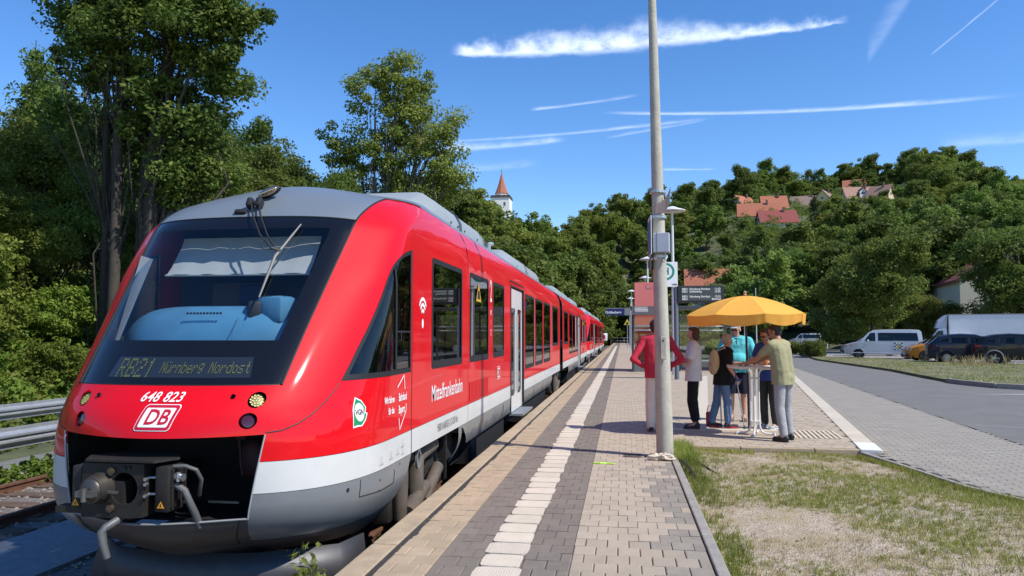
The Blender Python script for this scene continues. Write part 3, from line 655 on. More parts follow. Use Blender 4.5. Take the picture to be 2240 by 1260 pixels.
q = on_front(.075, 2.925, .06); m = MB(); m.ell(q, (.125, .06, .045), Matrix.Rotation(-.40, 3, 'Y')); top = tpb('top_headlight', m, RUB, ang=60)
m = MB(); m.ell((q[0] + .005, q[1] - .045, q[2] - .004), (.105, .03, .036), Matrix.Rotation(-.40, 3, 'Y')); tpb('lens', m, mat('top_lens', (.55, .40, .28), .08, .9), top, ang=60)
# ---- the body behind the cab, one half; the other half is the same turned round
YE = 25.03
def patch_side(name, v2, tris, m, off=0., parent=train, both=True, once=False, thick=0):
    v, f, _ = sub(v2, tris); e = 1e-3; z = v[:, 1]; W = Wz(z); dW = (Wz(z + e) - W) / e
    n = np.stack([np.ones(len(z)), np.zeros(len(z)), -dW], -1); n /= np.linalg.norm(n, axis=1, keepdims=True)
    p = np.stack([XC + W, v[:, 0], z], -1) + n * off
    c = np.cross(p[f[:, 1]] - p[f[:, 0]], p[f[:, 2]] - p[f[:, 0]]); f = f.copy(); d = (c * n[f[:, 0]]).sum(1); f[d < 0] = f[d < 0][:, ::-1]
    outs = [tp(name, p, f, m, parent, True, n, once)]
    if both:
        p2 = p.copy(); p2[:, 0] = 2*XC - p2[:, 0]; n2 = n.copy(); n2[:, 0] *= -1; outs.append(tp(name, p2, f[:, ::-1].copy(), m, parent, True, n2, once))
    for q in outs:
        if thick: md = q.modifiers.new('thickness', 'SOLIDIFY'); md.thickness = thick; md.offset = -1
    return outs
def rect(y0, y1, z0, z1, r=.05): return [(y0 + r, z0), (y1 - r, z0), (y1 - r*.3, z0 + r*.3), (y1, z0 + r), (y1, z1 - r), (y1 - r*.3, z1 - r*.3), (y1 - r, z1), (y0 + r, z1), (y0 + r*.3, z1 - r*.3), (y0, z1 - r), (y0, z0 + r), (y0 + r*.3, z0 + r*.3)]
WIN = [(7.97, 9.55, 1.215, 2.455), (10.03, 11.5, 1.215, 2.465), (11.90, 13.06, 1.225, 2.47), (15.95, 17.62, .86, 2.50), (17.86, 19.55, .86, 2.50), (19.82, 21.60, .86, 2.50), (22.3, 24.3, 1.28, 2.50)]
YJ = 9.93
def add_window(y0, y1, z0, z1):
    o = rect(y0, y1, z0, z1); i = rect(y0 + .06, y1 - .06, z0 + .09, z1 - .06, .04)
    v2, reg = cdt_regions([('p', i), ('f', o)], (.4, .2))
    for fr in patch_side('window', v2, reg['f'], RUB, .003):
        left = fr.data.vertices[0].co.x < 0
        v, f, _ = sub(v2, reg['p']); z = v[:, 1]; p = np.stack([XC + Wz(z) - .006, v[:, 0], z], -1)
        nn = np.zeros_like(p); nn[:, 0] = 1
        c = np.cross(p[f[:, 1]] - p[f[:, 0]], p[f[:, 2]] - p[f[:, 0]])[:, 0]; f = f.copy(); f[c < 0] = f[c < 0][:, ::-1]
        if left: p[:, 0] = 2*XC - p[:, 0]; f = f[:, ::-1].copy()
        tp('pane', p, f, GLASSS, fr, True)
for w in WIN: add_window(*w)
# front piece (still narrowing at the roof): in nose coordinates
w1 = [side_pt(Y, z) for Y, z in dens(rect(*WIN[0]), (.1, .1))]
fp = [side_pt(Y, .652) for Y in np.linspace(YS, YJ, 10)] + [side_pt(YJ, z) for z in np.linspace(.9, 3.02, 12)] + [side_pt(Y, 3.02) for Y in np.linspace(YJ, YS, 10)] + [side_pt(YS, z) for z in np.linspace(3.015, .66, 90)]
v2, reg = cdt_regions([('hole', w1), ('p', fp)], (.25, .06)); patch('body_panel', v2, reg['p'], RED, both=True)
DOOR = (13.86, 15.66, .10, 2.52)
main = [(YJ + .012, .652), (13.86, .652), (13.86, 2.52), (15.66, 2.52), (15.66, .652), (YE, .652), (YE, 3.02), (YJ + .012, 3.02)]
v2, reg = cdt_regions([('h%d' % i, rect(*w)) for i, w in enumerate(WIN[1:])] + [('p', main)], (.5, .06)); patch_side('body_panel', v2, reg['p'], RED)
for a, b in ((YS + .004, YJ), (YJ + .012, 13.86), (15.66, YE)):
    v2, reg = cdt_regions([('p', [(a, .418), (b, .418), (b, .648), (a, .648)])], (.6, .06)); patch_side('white_band', v2, reg['p'], WHITE)
for o in ([(10.17, .12), (13.86, .12), (13.86, .414), (9.55, .414), (9.36, .414), (9.40, -.04), (9.47, -.04), (9.55, .38), (9.62, .38), (10.02, .12)], [(15.66, .12), (21.9, .12), (22.25, .414), (15.66, .414)]):
    v2, reg = cdt_regions([('p', o)], (.5, .06)); patch_side('side_skirt', v2, reg['p'], GREY)
for y, z0, z1, r in ((YE + .004, .42, 3.0, .014), (12.1, .13, .40, .004), (13.0, .13, .40, .004), (17.6, .13, .4, .004), (19.6, .13, .4, .004)):
    for sg in (1, -1):
        mb = MB(); mb.tube([(XC + sg * (float(Wz(z)) - .001), y, z) for z in np.linspace(z0, z1, 12)], r, 6); tpb('joint', mb, RUB)
for sg in (1, -1):
    mb = MB(); mb.tube([(XC + sg * (float(Wz(2.62)) + .001), y, 2.62 + .006 * math.sin(y)) for y in (13.80, 15.74)], .012, 6); mb.tube([(XC + sg * 1.376, 13.84, z) for z in np.linspace(.12, 2.56, 8)], .016, 6); mb.tube([(XC + sg * 1.376, 15.68, z) for z in np.linspace(.12, 2.56, 8)], .016, 6); mb.tube([(XC + sg * 1.372, y, 2.54) for y in (13.84, 15.68)], .016, 6); tpb('door_seal', mb, RUB)
    DW = mat('door_white', (.66, .66, .64), .3, coat=.4)
    for (a, b) in ((13.90, 14.75), (14.77, 15.62)):
        v2, reg = cdt_regions([('g', rect(a + .16, b - .14, .42, 2.12, .06)), ('d', rect(a, b, .12, 2.50, .02))], (.3, .1))
        v, f, _ = sub(v2, reg['d']); f = f if sg > 0 else f[:, ::-1].copy()
        V = [(XC + sg * (1.352), y, z) for y, z in v]; c = np.cross(np.array(V)[f[:, 1]] - np.array(V)[f[:, 0]], np.array(V)[f[:, 2]] - np.array(V)[f[:, 0]])[:, 0] * sg; f = f.copy(); f[c < 0] = f[c < 0][:, ::-1]
        d = tp('door', V, f, DW, train, False); md = d.modifiers.new('thickness', 'SOLIDIFY'); md.thickness = .03; md.offset = -1
        v, f, _ = sub(v2, reg['g']); tp('pane', [(XC + sg * 1.345, y, z) for y, z in v], f, GLASSS, d, False)
        mb = MB(); yy = b - .07 if a < 14 else a + .07; mb.tube([(XC + sg * 1.37, yy, z) for z in (.5, 2.0)], .012, 6); tpb('handle', mb, mat('handle_grey', (.4, .4, .4), .4), d)
    mb = MB(); mb.box((XC + sg * 1.46, 14.76, .085), (.26, 1.5, .035)); tpb('door_step', mb, mat('step_plate', (.30, .31, .32), .45, .6, var=.15, vscale=10))
v2, reg = cdt_regions([('p', [(10.03, .665), (11.44, .665), (11.44, .945), (10.03, .945)])], (.5, .1)); patch_side('vent_panel', v2, reg['p'], DRED, .004)
mb = MB(); [mb.box((XC + 1.381, 10.03 + .1 * k, .805), (.006, .012, .26)) for k in range(15)]; tpb('vent_slat', mb, RED)
# roof
zz = np.concatenate([np.linspace(3.024, 3.3, 8), Z0 + HR * np.sin(np.linspace(1.2, math.pi / 2, 6))]); zz = np.unique(np.clip(zz, 3.024, ZT))
prof = [(float(Wz(z)), z) for z in zz[:-1]] + [(0, ZT)]
prof = prof + [(-a, z) for a, z in prof[::-1][1:]]
V = []; F = []
for j, y in enumerate((9.2, 14, 20, YE)):
    for a, z in prof: V.append((XC + a, y, z - (.012 if j == 0 else 0)))
k = len(prof)
for j in range(3):
    for i in range(k - 1): F.append((j*k + i, j*k + k + i, j*k + k + i + 1, j*k + i + 1))
tp('roof', V, F, ROOFG, train, True)
# roof boxes
BOXG = mat('roof_box_grey', (.27, .295, .30), .5, var=.05, vscale=2)
def roof_box(y0, y1, zt, hw=.95):
    m = MB(); ins = .38
    secs = [(y0, .86, .0), (y0 + .16, .95, .6), (y0 + .55, 1, 1), (y1 - .5, 1, 1), (y1 - .12, .97, .8), (y1, .92, .0)]
    cs = []
    for y, w, hgt in secs:
        h0 = 3.0; h1 = 3.12 + (zt - 3.12) * hgt; cs.append([(XC + sgn * hw * w * q, y, h0 + (h1 - h0) * r_) for sgn, q, r_ in ((1, 1.06, 0), (1, 1.03, .55), (1, .95, .78), (1, .78, .97), (1, .70, 1), (-1, .70, 1), (-1, .78, .97), (-1, .95, .78), (-1, 1.03, .55), (-1, 1.06, 0))])
    n_ = 10; V = [p for c in cs for p in c]; F = []
    for j in range(len(cs) - 1):
        for i in range(n_ - 1): F.append((j*n_ + i, j*n_ + n_ + i, j*n_ + n_ + i + 1, j*n_ + i + 1))
    F.append(tuple(range(n_))); F.append(tuple(range((len(cs)-1)*n_, len(cs)*n_))[::-1]); m.add(V, F)
    b = tpb('roof_box', m, BOXG, ang=25, fix=True)
    mm = MB(); y = (y0 + y1) / 2 - .2; mm.tube([(XC + hw * (1.06 - .03 * t) if t < 1 else XC + hw * .78, y, 3.0 + (zt - 3.0) * z_ + .004) for t, z_ in ((0, .0), (.9, .55))] + [(XC + hw * .95 + .003, y, 3 + (zt - 3) * .78 + .004), (XC + hw * .78, y, 3 + (zt - 3) * .97 + .006), (XC + hw * .70, y, zt + .004)], .02, 6); tpb('box_strap', mm, mat('strap_dark', (.05, .07, .09), .5), b)
    mm = MB()
    for q in (y0 + 1.2, y - .25, y + .25, y1 - 1.0, y1 - .4):
        for z_ in (.18, .42): mm.cyl((XC + hw * 1.045, q, 3 + (zt - 3) * z_), (XC + hw * 1.045 + .012, q, 3 + (zt - 3) * z_), .016, n=8)
    tpb('bolt', mm, RUB, b)['kind'] = 'stuff'
roof_box(9.3, 13.5, 3.57); roof_box(16.2, 22.6, 3.57)
m = MB(); m.tube([(XC + .75, 13.45, 3.36), (XC + .75, 13.75, 3.36), (XC + .75, 13.9, 3.32), (XC + .75, 13.98, 3.28), (XC + .75, 14.0, 3.1)] , .13, 12); [m.tube([(XC + .75, 14.0, z), (XC + .75, 14.0, z + .025)], .145, 12) for z in (3.12, 3.19, 3.26)]; tpb('exhaust_pipe', m, mat('exhaust_steel', (.36, .33, .28), .4, .7, var=.25))
m = MB(); m.tube([(XC + .7, 15.2, 3.3), (XC + .7, 15.2, 3.5), (XC + .7, 15.6, 3.55)], .05, 8); m.box((XC + .5, 15.3, 3.35), (.4, .5, .14)); tpb('roof_fitting', m, BOXG)
# joining bellows, underframe and saloon
m = MB(); [m.box((XC, YE + .09 + .15 * k, 1.55), (2.55 - .1 * (k % 2), .07, 2.7)) for k in range(4)]; tpb('bellows', m, RUB)
m = MB(); m.box((XC, 16.0, -.06), (2.1, 11.4, .36)); m.box((XC, 12.3, -.1), (2.5, 3.0, .4)); m.box((XC, 18.8, -.1), (2.5, 5.2, .4)); tpb('underframe', m, DARK)
m = MB(); m.box((XC, 16.1, .24), (2.5, 11.6, .05)); m.box((XC, 8.7, .50), (2.5, 3.0, .04)); m.box((XC, 23.4, .50), (2.5, 3.0, .04)); m.box((XC, 16.1, 2.72), (2.3, 17.8, .04)); tpb('saloon_floor', m, INT)
SB = MB(); SB.bbox((0, 0, .44), (.9, .46, .12), .04); SB.bbox((0, .25, .82), (.9, .12, .74), .05); SB.box((0, 0, .19), (.5, .3, .38)); SM = None
for y in (8.3, 9.2, 10.4, 11.1, 12.3, 16.6, 17.5, 18.3, 19.2, 20.1, 21, 22.8, 23.6):
    for sg in (1, -1):
        if SM is None: o = SB.build('passenger_seat', SEAT, train, ang=40); SM = o.data
        else: o = put('passenger_seat', SM, None, train)
        o.location = (sg * .78, y - TO.y, .22 - TO.z); o.rotation_euler = (0, 0, 0 if int(y * 10) % 2 else math.pi)
m = MB()
for y in (13.7, 15.8): m.tube([(XC + .9, y, .22), (XC + .9, y, 2.6)], .02, 8); m.tube([(XC - .9, y, .22), (XC - .9, y, 2.6)], .02, 8)
tpb('grab_pole', m, mat('grab_pole_steel', (.5, .5, .45), .3, .8))
# lettering on the body
def flat_text(s, y, z, size, m=LWHITE, name='lettering', sx=1., offset=0, align='CENTER', shear=0, spacing=1., parent=None, x=1.379):
    V, F = text_mesh(s, size, shear, offset, align, spacing, sx); return tp(name, [(XC + x, y + a, z + b) for a, b, _ in V], F, m, parent or train, False, once=True)
flat_text('Mittelfrankenbahn', 8.77, .935, .255, sx=.86, offset=.001, name='route_name')
flat_text('9580 0 648 823-2 D-DB Vbd', 8.78, .53, .125, mat('grey_lettering', (.16, .16, .16), .6), sx=.72, name='vehicle_number')
flat_text('2', 11.70, 2.28, .50, sx=.55, name='class_number', offset=.006); flat_text('WC', 11.70, 1.95, .12, sx=.7, name='small_sign'); flat_text('II', 11.70, 1.80, .10, name='small_sign', sx=.6)
flat_text('=', 11.70, 1.66, .12, name='small_sign'); flat_text('=', 11.70, 1.60, .12, name='small_sign')
def plate_side(o, y, z, m, off, name, parent=None):
    v, t = cdt_regions([('p', [(a + y, b + z) for a, b in o])], (.1, .1)); v, f, _ = sub(v, t['p']); return tp(name, [(XC + 1.3755 + off, a, b) for a, b in v], f, m, parent or train, False, once=True)
b = plate_side(rrect(.155, .105, 0, .02), 12.45, .96, LWHITE, .003, 'emblem'); plate_side(rrect(.148, .098, 0, .018), 12.45, .96, RED, .0045, 'emblem_border', b); plate_side(rrect(.128, .078, 0, .01), 12.45, .96, LWHITE, .006, 'emblem_field', b); flat_text('DB', 12.45, .955, .17, LRED, 'emblem_letters', 1, .006, parent=b, x=1.384)
w = plate_side(ov(0, 0, .035, .05), 7.585, 1.71, LWHITE, .003, 'wifi_mark')
for r_ in (.075, .13, .185):
    o = [(r_ * math.sin(t) * .95, r_ * math.cos(t) * 1.1) for t in np.linspace(-.95, .95, 10)] + [((r_ - .032) * math.sin(t) * .95, (r_ - .032) * math.cos(t) * 1.1) for t in np.linspace(.95, -.95, 10)]; plate_side(o, 7.585, 1.785, LWHITE, .003, 'wifi_arc', w)
t = plate_side([(-.20, -.13), (.20, -.13), (0, .15)], 10.68, 2.21, mat('sticker_yellow', (.55, .33, .02), .5), .0015, 'warning_sticker'); plate_side([(-.1, -.09), (.1, -.09), (.06, .03), (-.06, .03)], 10.68, 2.21, LBLACK, .003, 'sticker_symbol', t)
# bogies
def bogie(yc, wb, full=True):
    m = MB()
    for sg in (1, -1):
        m.tube([(XC + sg * 1.02, yc - wb/2 - .45, -.12), (XC + sg * 1.02, yc - wb/2 + .3, -.02), (XC + sg * 1.02, yc, -.16), (XC + sg * 1.02, yc + wb/2 - .3, -.02), (XC + sg * 1.02, yc + wb/2 + .45, -.12)], .10, 8)
        for s2 in (1, -1): m.bbox((XC + sg * 1.03, yc + s2 * wb/2, -.17), (.22, .30, .28), .05); m.cyl((XC + sg * 1.03, yc + s2 * (wb/2 - .05), -.05), (XC + sg * 1.03, yc + s2 * (wb/2 - .05), .2), .09)
    m.box((XC, yc, -.08), (2.0, .35, .25)); b = tpb('bogie', m, IRON)
    for s2 in (1, -1):
        for sg in (1, -1):
            w = MB(); w.lathe([(.12, -.06), (.16, -.03), (.33, -.03), (.385, -.065), (.385, .055), (.415, .06), (.415, .085), (.33, .06), (.14, .06)], 28, axis='x')
            w.V = [(XC + sg * .75 + sg * -1 * v[0], yc + s2 * wb/2 + v[1], -.165 + v[2]) for v in w.V]; tpb('wheel', w, mat('wheel_steel', (.10, .09, .08), .4, .8, var=.2), b, fix=True)
        a = MB(); a.cyl((XC - .8, yc + s2 * wb/2, -.165), (XC + .8, yc + s2 * wb/2, -.165), .08); tpb('axle', a, IRON, b)
    for sg in (1, -1):
        d = MB(); d.cyl((XC + sg * 1.22, yc - .75, -.28), (XC + sg * 1.22, yc - .05, -.12), .075); d.cyl((XC + sg * 1.22, yc - .75, -.28), (XC + sg * 1.22, yc - .45, -.21), .095); tpb('damper', d, BROWN, b)
        d = MB(); d.tube([(XC + sg * 1.2, yc - .95, .36), (XC + sg * 1.2, yc - .95, .1), (XC + sg * 1.2, yc - .93, -.28)], [.085, .09, .07], 12); d.tube([(XC + sg * 1.2, yc - .98, .28), (XC + sg * 1.2, yc - .6, .30)], .05, 8); tpb('air_spring_pipe', d, BROWN, b)
        d = MB(); d.tube([(XC + sg * 1.18, yc - .28, -.38), (XC + sg * 1.18, yc - .28, .16), (XC + sg * 1.17, yc - .2, .24), (XC + sg * 1.17, yc + .45, .28)], .088, 12); d.bbox((XC + sg * 1.1, yc + .2, .34), (.2, .5, .12), .03); d.cyl((XC + sg * 1.2, yc - .06, -.3), (XC + sg * 1.2, yc + .62, -.02), .075); tpb('brake_pipe', d, BROWN, b)
        d = MB(); d.add([(XC + sg * 1.16, yc - .95, .05), (XC + sg * 1.16, yc - .3, -.42), (XC + sg * 1.16, yc - .85, -.42)], [(0, 1, 2), (2, 1, 0)]); tpb('gusset', d, IRON, b); d = MB(); d.bbox((XC + sg * 1.1, yc - .55, -.42), (.18, .6, .12), .03); tpb('bracket', d, IRON, b); d = MB(); d.box((XC + sg * 1.25, yc + .8, .1), (.03, .05, .6)); tpb('hanger', d, IRON, b)
        d = MB(); d.lathe([(.055, -.012), (.085, -.012), (.085, .012), (.055, .012), (.055, -.012)], 16, axis='x', cap=False); d.V = [(XC + sg * 1.30 + v[0], yc - .62 + v[1], .28 + v[2] * 1.3) for v in d.V]; tpb('lifting_eye', d, GREY, b)
bogie(8.35, 1.9)
m = MB(); m.box((XC, 8.6, .46), (2.55, 3.0, .06)); m.box((XC, 9.7, .2), (2.3, .5, .5)); m.box((XC, 6.9, .1), (1.9, .2, .5)); tpb('bogie_well', m, DARK)
halfA = list(train.children)
bogie(25.6, 2.5); m = MB(); m.box((XC, 25.6, .44), (2.5, 7.0, .06)); tpb('bogie_well', m, DARK)
# second half: every part again, turned about the middle
MT = Matrix.Translation((0, 25.6 - TO.y, 0)) @ Matrix.Rotation(math.pi, 4, 'Z') @ Matrix.Translation((0, -(25.6 - TO.y), 0))
once = set(o.name for o in PARTS_ONCE)
def copy_part(o, parent, mtx=None):
    c = o.copy(); COL.objects.link(c); c.parent = parent
    if mtx is not None: c.matrix_local = mtx @ o.matrix_local
    for ch in o.children:
        if ch.name not in once: copy_part(ch, c)
    return c
for o in halfA:
    if o.name not in once: copy_part(o, train, MT)
train2 = thing('passenger_train', 'second red train coupled behind the first, farther down the platform', 'train', (XC, 5 + 42.3, -.55))
for o in list(train.children):
    if o.name not in once: copy_part(o, train2, o.matrix_local.copy() if False else Matrix.Identity(4)) if False else None
for o in list(train.children):
    if o.name in once: continue
    c = o.copy(); COL.objects.link(c); c.parent = train2
    for ch in o.children:
        if ch.name not in once: copy_part(ch, c)
train['group'] = train2['group'] = 'red trains at the platform'
# ================================================================== ground, tracks, platform
PLAZA_A, PLAZA_B = (3.30, 10.95), (8.9, 45.0)           # right edge of the paved plaza
KERB = [(3.28, 10.93), (3.36, 10.4), (3.48, 9.7), (3.64, 8.65), (3.95, 7.9), (4.6, 6.6), (5.6, 5.0), (7.0, 3.2)]   # right edge of the grass plot
BT = np.array([[-60,24,120],[-40,24,130],[-25,24,140],[-16,23,150],[-12,22,150],[-9.7,17,165],[-7,18,185],[-4.7,22,205],[-2,33,235],[1,40,265],[4,45,290],[7,52,310],[11.3,66,350],[13.3,60,360],[16,71,385],[22,72,385],[26,57,385],[35,40,385],[60,35,385]])
BR0 = np.array([[-60,60],[-16,80],[-10,95],[-5,130],[-1,185],[2,190],[5,150],[9,135],[14,125],[20,110],[35,110],[60,110]])
def sstep(x): x = np.clip(x, 0, 1); return x * x * (3 - 2 * x)
def terrain(X, Y):
    X, Y = np.broadcast_arrays(np.asarray(X, float), np.asarray(Y, float)); r = np.hypot(X, Y); be = np.degrees(np.arctan2(X, np.maximum(Y, .01)))
    Hh = np.interp(be, BT[:, 0], BT[:, 1]); r1 = np.interp(be, BT[:, 0], BT[:, 2]); r0 = np.interp(be, BR0[:, 0], BR0[:, 1])
    q = np.clip((r - r0) / np.maximum(r1 - r0, 1), 0, 1.6); h = Hh * np.where(q < 1, .55 * q + .45 * sstep(q), 1 - .25 * (q - 1))
    h = np.where(Y < 5, 0, h)
    base = np.where(X < -1.93, -.80, -.32)
    bank = np.where(X < -14.8, 4.2 * sstep((-14.6 - X) / 10) + .02 * np.maximum(0, -30 - X), 0) * np.where(r > 0, 1, 1)
    return base + np.maximum(h, bank)
gx = np.unique(np.concatenate([np.linspace(-400, -40, 37), np.linspace(-40, -14, 27), [-12, -8, -4, -1.95, -1.92, 0, 3], np.linspace(6, 40, 12), np.linspace(50, 450, 41)]))
gy = np.unique(np.concatenate([[-60, -30, -10], np.linspace(0, 60, 31), np.linspace(65, 200, 28), np.linspace(210, 560, 36)]))
XX, YY = np.meshgrid(gx, gy); ZZ = terrain(XX, YY); nxg = len(gx)
rs = rng(3); ZZ = ZZ + np.where((XX < -15.5), rs.uniform(-.15, .15, XX.shape), 0)
ids = (np.arange(len(gy) - 1)[:, None] * nxg + np.arange(nxg - 1)).ravel()
GRD = mat('ground_earth', (.075, .085, .035), .95, var=.45, vscale=.6, dirt=((.16, .13, .08), .7), bump=.6, bscale=6)
tag(obj('ground', np.stack([XX, YY, ZZ], -1).reshape(-1, 3), np.stack([ids, ids + 1, ids + nxg + 1, ids + nxg], 1), GRD, smooth=False), kind='structure')
# ---- track bed
BAL = mat('ballast_bed', (.15, .13, .115), .95, var=.5, vscale=14, bump=1.0, bscale=30, dirt=((.08, .05, .035), .6))
V = []; F = []
for j, y in enumerate(np.linspace(-4, 180, 60)):
    for x, z in ((-10.2, -.795), (-9.6, -.70), (-6.6, -.69), (-6.0, -.74), (-5.4, -.70), (-1.93, -.69)): V.append((x, y, z))
    if j: F += [(6*(j-1) + i, 6*(j-1) + i + 1, 6*j + i + 1, 6*j + i) for i in range(5)]
tag(obj('track_bed', V, F, BAL), kind='structure')
SLAB = mat('walkway_concrete', (.21, .22, .23), .9, var=.25, vscale=9, bump=.5, bscale=80)
m = MB(); m.add([(-6.75, -4, -.67), (-5.55, -4, -.67), (-5.55, 14, -.67), (-6.75, 14, -.67)], [(0, 1, 2, 3)]); m.box((-5.5, 5, -.68), (.10, 18, .05)); tag(m.build('cable_walkway', SLAB), kind='structure')
def stones(n, x0, x1, y0, y1, z, s0, s1, seed, zf=None):
    r_ = rng(seed); base = np.array([(1,0,0),(-1,0,0),(0,1,0),(0,-1,0),(0,0,.8),(0,0,-.5)], float); tri = np.array([(0,2,4),(2,1,4),(1,3,4),(3,0,4),(2,0,5),(1,2,5),(3,1,5),(0,3,5)])
    c = np.stack([r_.uniform(x0, x1, n), y0 + (y1 - y0) * r_.uniform(0, 1, n)**1.6, np.full(n, z)], 1)
    if zf is not None: c[:, 2] = zf(c[:, 0], c[:, 1])
    s = r_.uniform(s0, s1, (n, 1)); a = r_.uniform(0, 6.28, n)
    B = base[None] * r_.uniform(.6, 1.3, (n, 6, 1)) * s[:, :, None]
    ca, sa = np.cos(a)[:, None], np.sin(a)[:, None]; Bx = B[..., 0]*ca - B[..., 1]*sa; By = B[..., 0]*sa + B[..., 1]*ca
    V = np.stack([Bx, By, B[..., 2]], -1) + c[:, None, :]; F = tri[None] + (np.arange(n) * 6)[:, None, None]
    return V.reshape(-1, 3), F.reshape(-1, 3)
STN = mat('ballast_stone', (.20, .175, .155), .95, var=.55, vscale=3.3)
V, F = stones(5200, -9.9, -6.8, 4.5, 26, -.69, .018, .042, 5); tag(obj('ballast_stones', V, F, STN), kind='stuff')
V, F = stones(2600, -5.5, -1.95, 3.5, 24, -.69, .018, .04, 6); tag(obj('ballast_stones', V, F, STN), kind='stuff')
RUST = mat('rusty_rail', (.13, .062, .036), .75, .2, var=.35, vscale=7, bump=.3, bscale=30); RTOP = mat('rail_head', (.20, .15, .12), .4, .7, var=.3, vscale=5)
SLP = mat('sleeper_wood', (.10, .065, .045), .9, var=.4, vscale=4, bump=.5)
RAILP = [(-.07, 0), (.07, 0), (.07, .012), (.012, .03), (.012, .115), (.036, .125), (.036, .155), (.03, .16), (-.03, .16), (-.036, .155), (-.036, .125), (-.012, .115), (-.012, .03), (-.07, .012)]
def track(xc, label, nsl, y0):
    t = thing('railway_track', label, 'track', (xc, 0, -.71), group='railway tracks')
    for s in (-.7535, .7535):
        m = MB(); m.prism([(s + x, z) for x, z in RAILP], -4, 180); m.build('rail', RUST, t, fix=True)
    sm = MB(); sm.bbox((0, 0, -.03), (2.5, .25, .15), .012); me = None
    cl = MB(); [cl.bbox((s + d, 0, .055), (.07, .12, .04), .008) for s in (-.7535, .7535) for d in (-.09, .09)]
    cme = mesh('rail_clip', cl.V, cl.F)
    for k in range(nsl):
        o = sm.build('sleeper', SLP, t) if me is None else put('sleeper', me, None, t); me = o.data; o.location = (0, y0 + .6 * k, 0)
        c = put('rail_clip', cme, RUST, o); c['kind'] = 'stuff'
track(XC, 'rusty track under the red train beside the platform edge', 60, 1.2)
track(-8.05, 'empty rusty track left of the train in front of the guard rails', 60, 6.0)
# ---- platform slab with edge stones and pavers
JOINT = mat('paving_joint', (.17, .145, .12), .95, var=.3, vscale=20)
def slab(name, pts, z0, z1, m):
    n = len(pts); V = [(x, y, z0) for x, y in pts] + [(x, y, z1) for x, y in pts]; F = [tuple(range(n, 2*n))] + [(i, (i+1) % n, n + (i+1) % n, n + i) for i in range(n)]
    return obj(name, V, F, m)
def plaza_x(y): return PLAZA_A[0] + (y - PLAZA_A[1]) * (PLAZA_B[0] - PLAZA_A[0]) / (PLAZA_B[1] - PLAZA_A[1])
plat = tag(slab('platform', [(-1.86, .5), (.60, .5), (.60, 11.03), (3.25, 10.97), (plaza_x(45) - .05, 45), (4.5, 47), (2.6, 60), (2.6, 171), (-1.86, 171)], -.80, -.010, JOINT), kind='structure')
KST = mat('edge_stone', (.37, .285, .185), .9, var=.18, vscale=6, bump=.5, bscale=55, coords='World', dirt=((.20, .165, .125), .5), obj_var=.05)
PB = mat('paver_beige', (.37, .285, .185), .9, var=.12, vscale=5, bump=.45, bscale=70, coords='World', obj_var=.07, dirt=((.26, .205, .145), .35))
PG = mat('paver_grey', (.178, .150, .118), .9, var=.14, vscale=6, bump=.45, bscale=70, coords='World', obj_var=.07)
PS = mat('paver_sand', (.365, .30, .22), .9, var=.10, vscale=5, bump=.4, bscale=70, coords='World', obj_var=.10, dirt=((.25, .21, .17), .3))
TAC = mat('tactile_cream', (.54, .475, .375), .9, var=.08, vscale=9, bump=.4, bscale=60, coords='World', obj_var=.06)
_pm = {}
def paver_mesh(w, l, h=.03, b=.006):
    k = (round(w, 3), round(l, 3))
    if k not in _pm:
        x, y = w/2, l/2; V = [(-x, -y, -h), (x, -y, -h), (x, y, -h), (-x, y, -h), (-x, -y, -b), (x, -y, -b), (x, y, -b), (-x, y, -b), (-x+b, -y+b, 0), (x-b, -y+b, 0), (x-b, y-b, 0), (-x+b, y-b, 0)]
        F = [(8, 9, 10, 11)] + [(i, (i+1) % 4, 4 + (i+1) % 4, 4 + i) for i in range(4)] + [(4 + i, 4 + (i+1) % 4, 8 + (i+1) % 4, 8 + i) for i in range(4)]
        _pm[k] = (V, F, mesh('paver', V, F))
    return _pm[k]
def paver_field(items, mats, parent, n_single, names, seed):
    """items: (x, y, w, l, kind); the first n_single (nearest) are parts of their own, the rest one joined part per kind"""
    r_ = rng(seed); items = sorted(items, key=lambda t: math.hypot(t[0], t[1])); bulk = {}; left = {k: n_single for k in mats}
    if isinstance(n_single, dict): left = dict(n_single)
    bm_ = {}
    for (x, y, w, l, k) in items:
        z = r_.uniform(-.0025, .0025)
        if left[k] > 0:
            left[k] -= 1; V, F, me0 = paver_mesh(w, l); key = (k, round(w, 3), round(l, 3))
            if key not in bm_: me = me0.copy(); me.materials.append(mats[k]); bm_[key] = me
            o = put(names[k], bm_[key], None, parent); o.location = (x, y, z); o.rotation_euler = (r_.uniform(-.006, .006), r_.uniform(-.006, .006), r_.uniform(-.008, .008))
        else: bulk.setdefault(k, []).append((x, y, z, w, l))
    for k, L_ in bulk.items():
        A = np.array(L_); n = len(A); B = np.array([(-1,-1,-.03),(1,-1,-.03),(1,1,-.03),(-1,1,-.03),(-1,-1,0),(1,-1,0),(1,1,0),(-1,1,0)], float)
        V = np.empty((n, 8, 3)); V[..., 0] = A[:, 0:1] + B[:, 0] * A[:, 3:4] / 2; V[..., 1] = A[:, 1:2] + B[:, 1] * A[:, 4:5] / 2; V[..., 2] = A[:, 2:3] + B[:, 2]
        Fq = np.array([(4,5,6,7),(0,1,5,4),(1,2,6,5),(3,0,4,7)]); F = (Fq[None] + (np.arange(n) * 8)[:, None, None]).reshape(-1, 4)
        o = obj(names[k], V.reshape(-1, 3), F, mats[k] if k + '_far' not in mats else mats[k + '_far'], parent); o['kind'] = 'stuff'
        at = o.data.attributes.new('tint', 'FLOAT', 'FACE'); at.data.foreach_set('value', np.repeat(r_.uniform(-1, 1, n), 4).astype(np.float32))
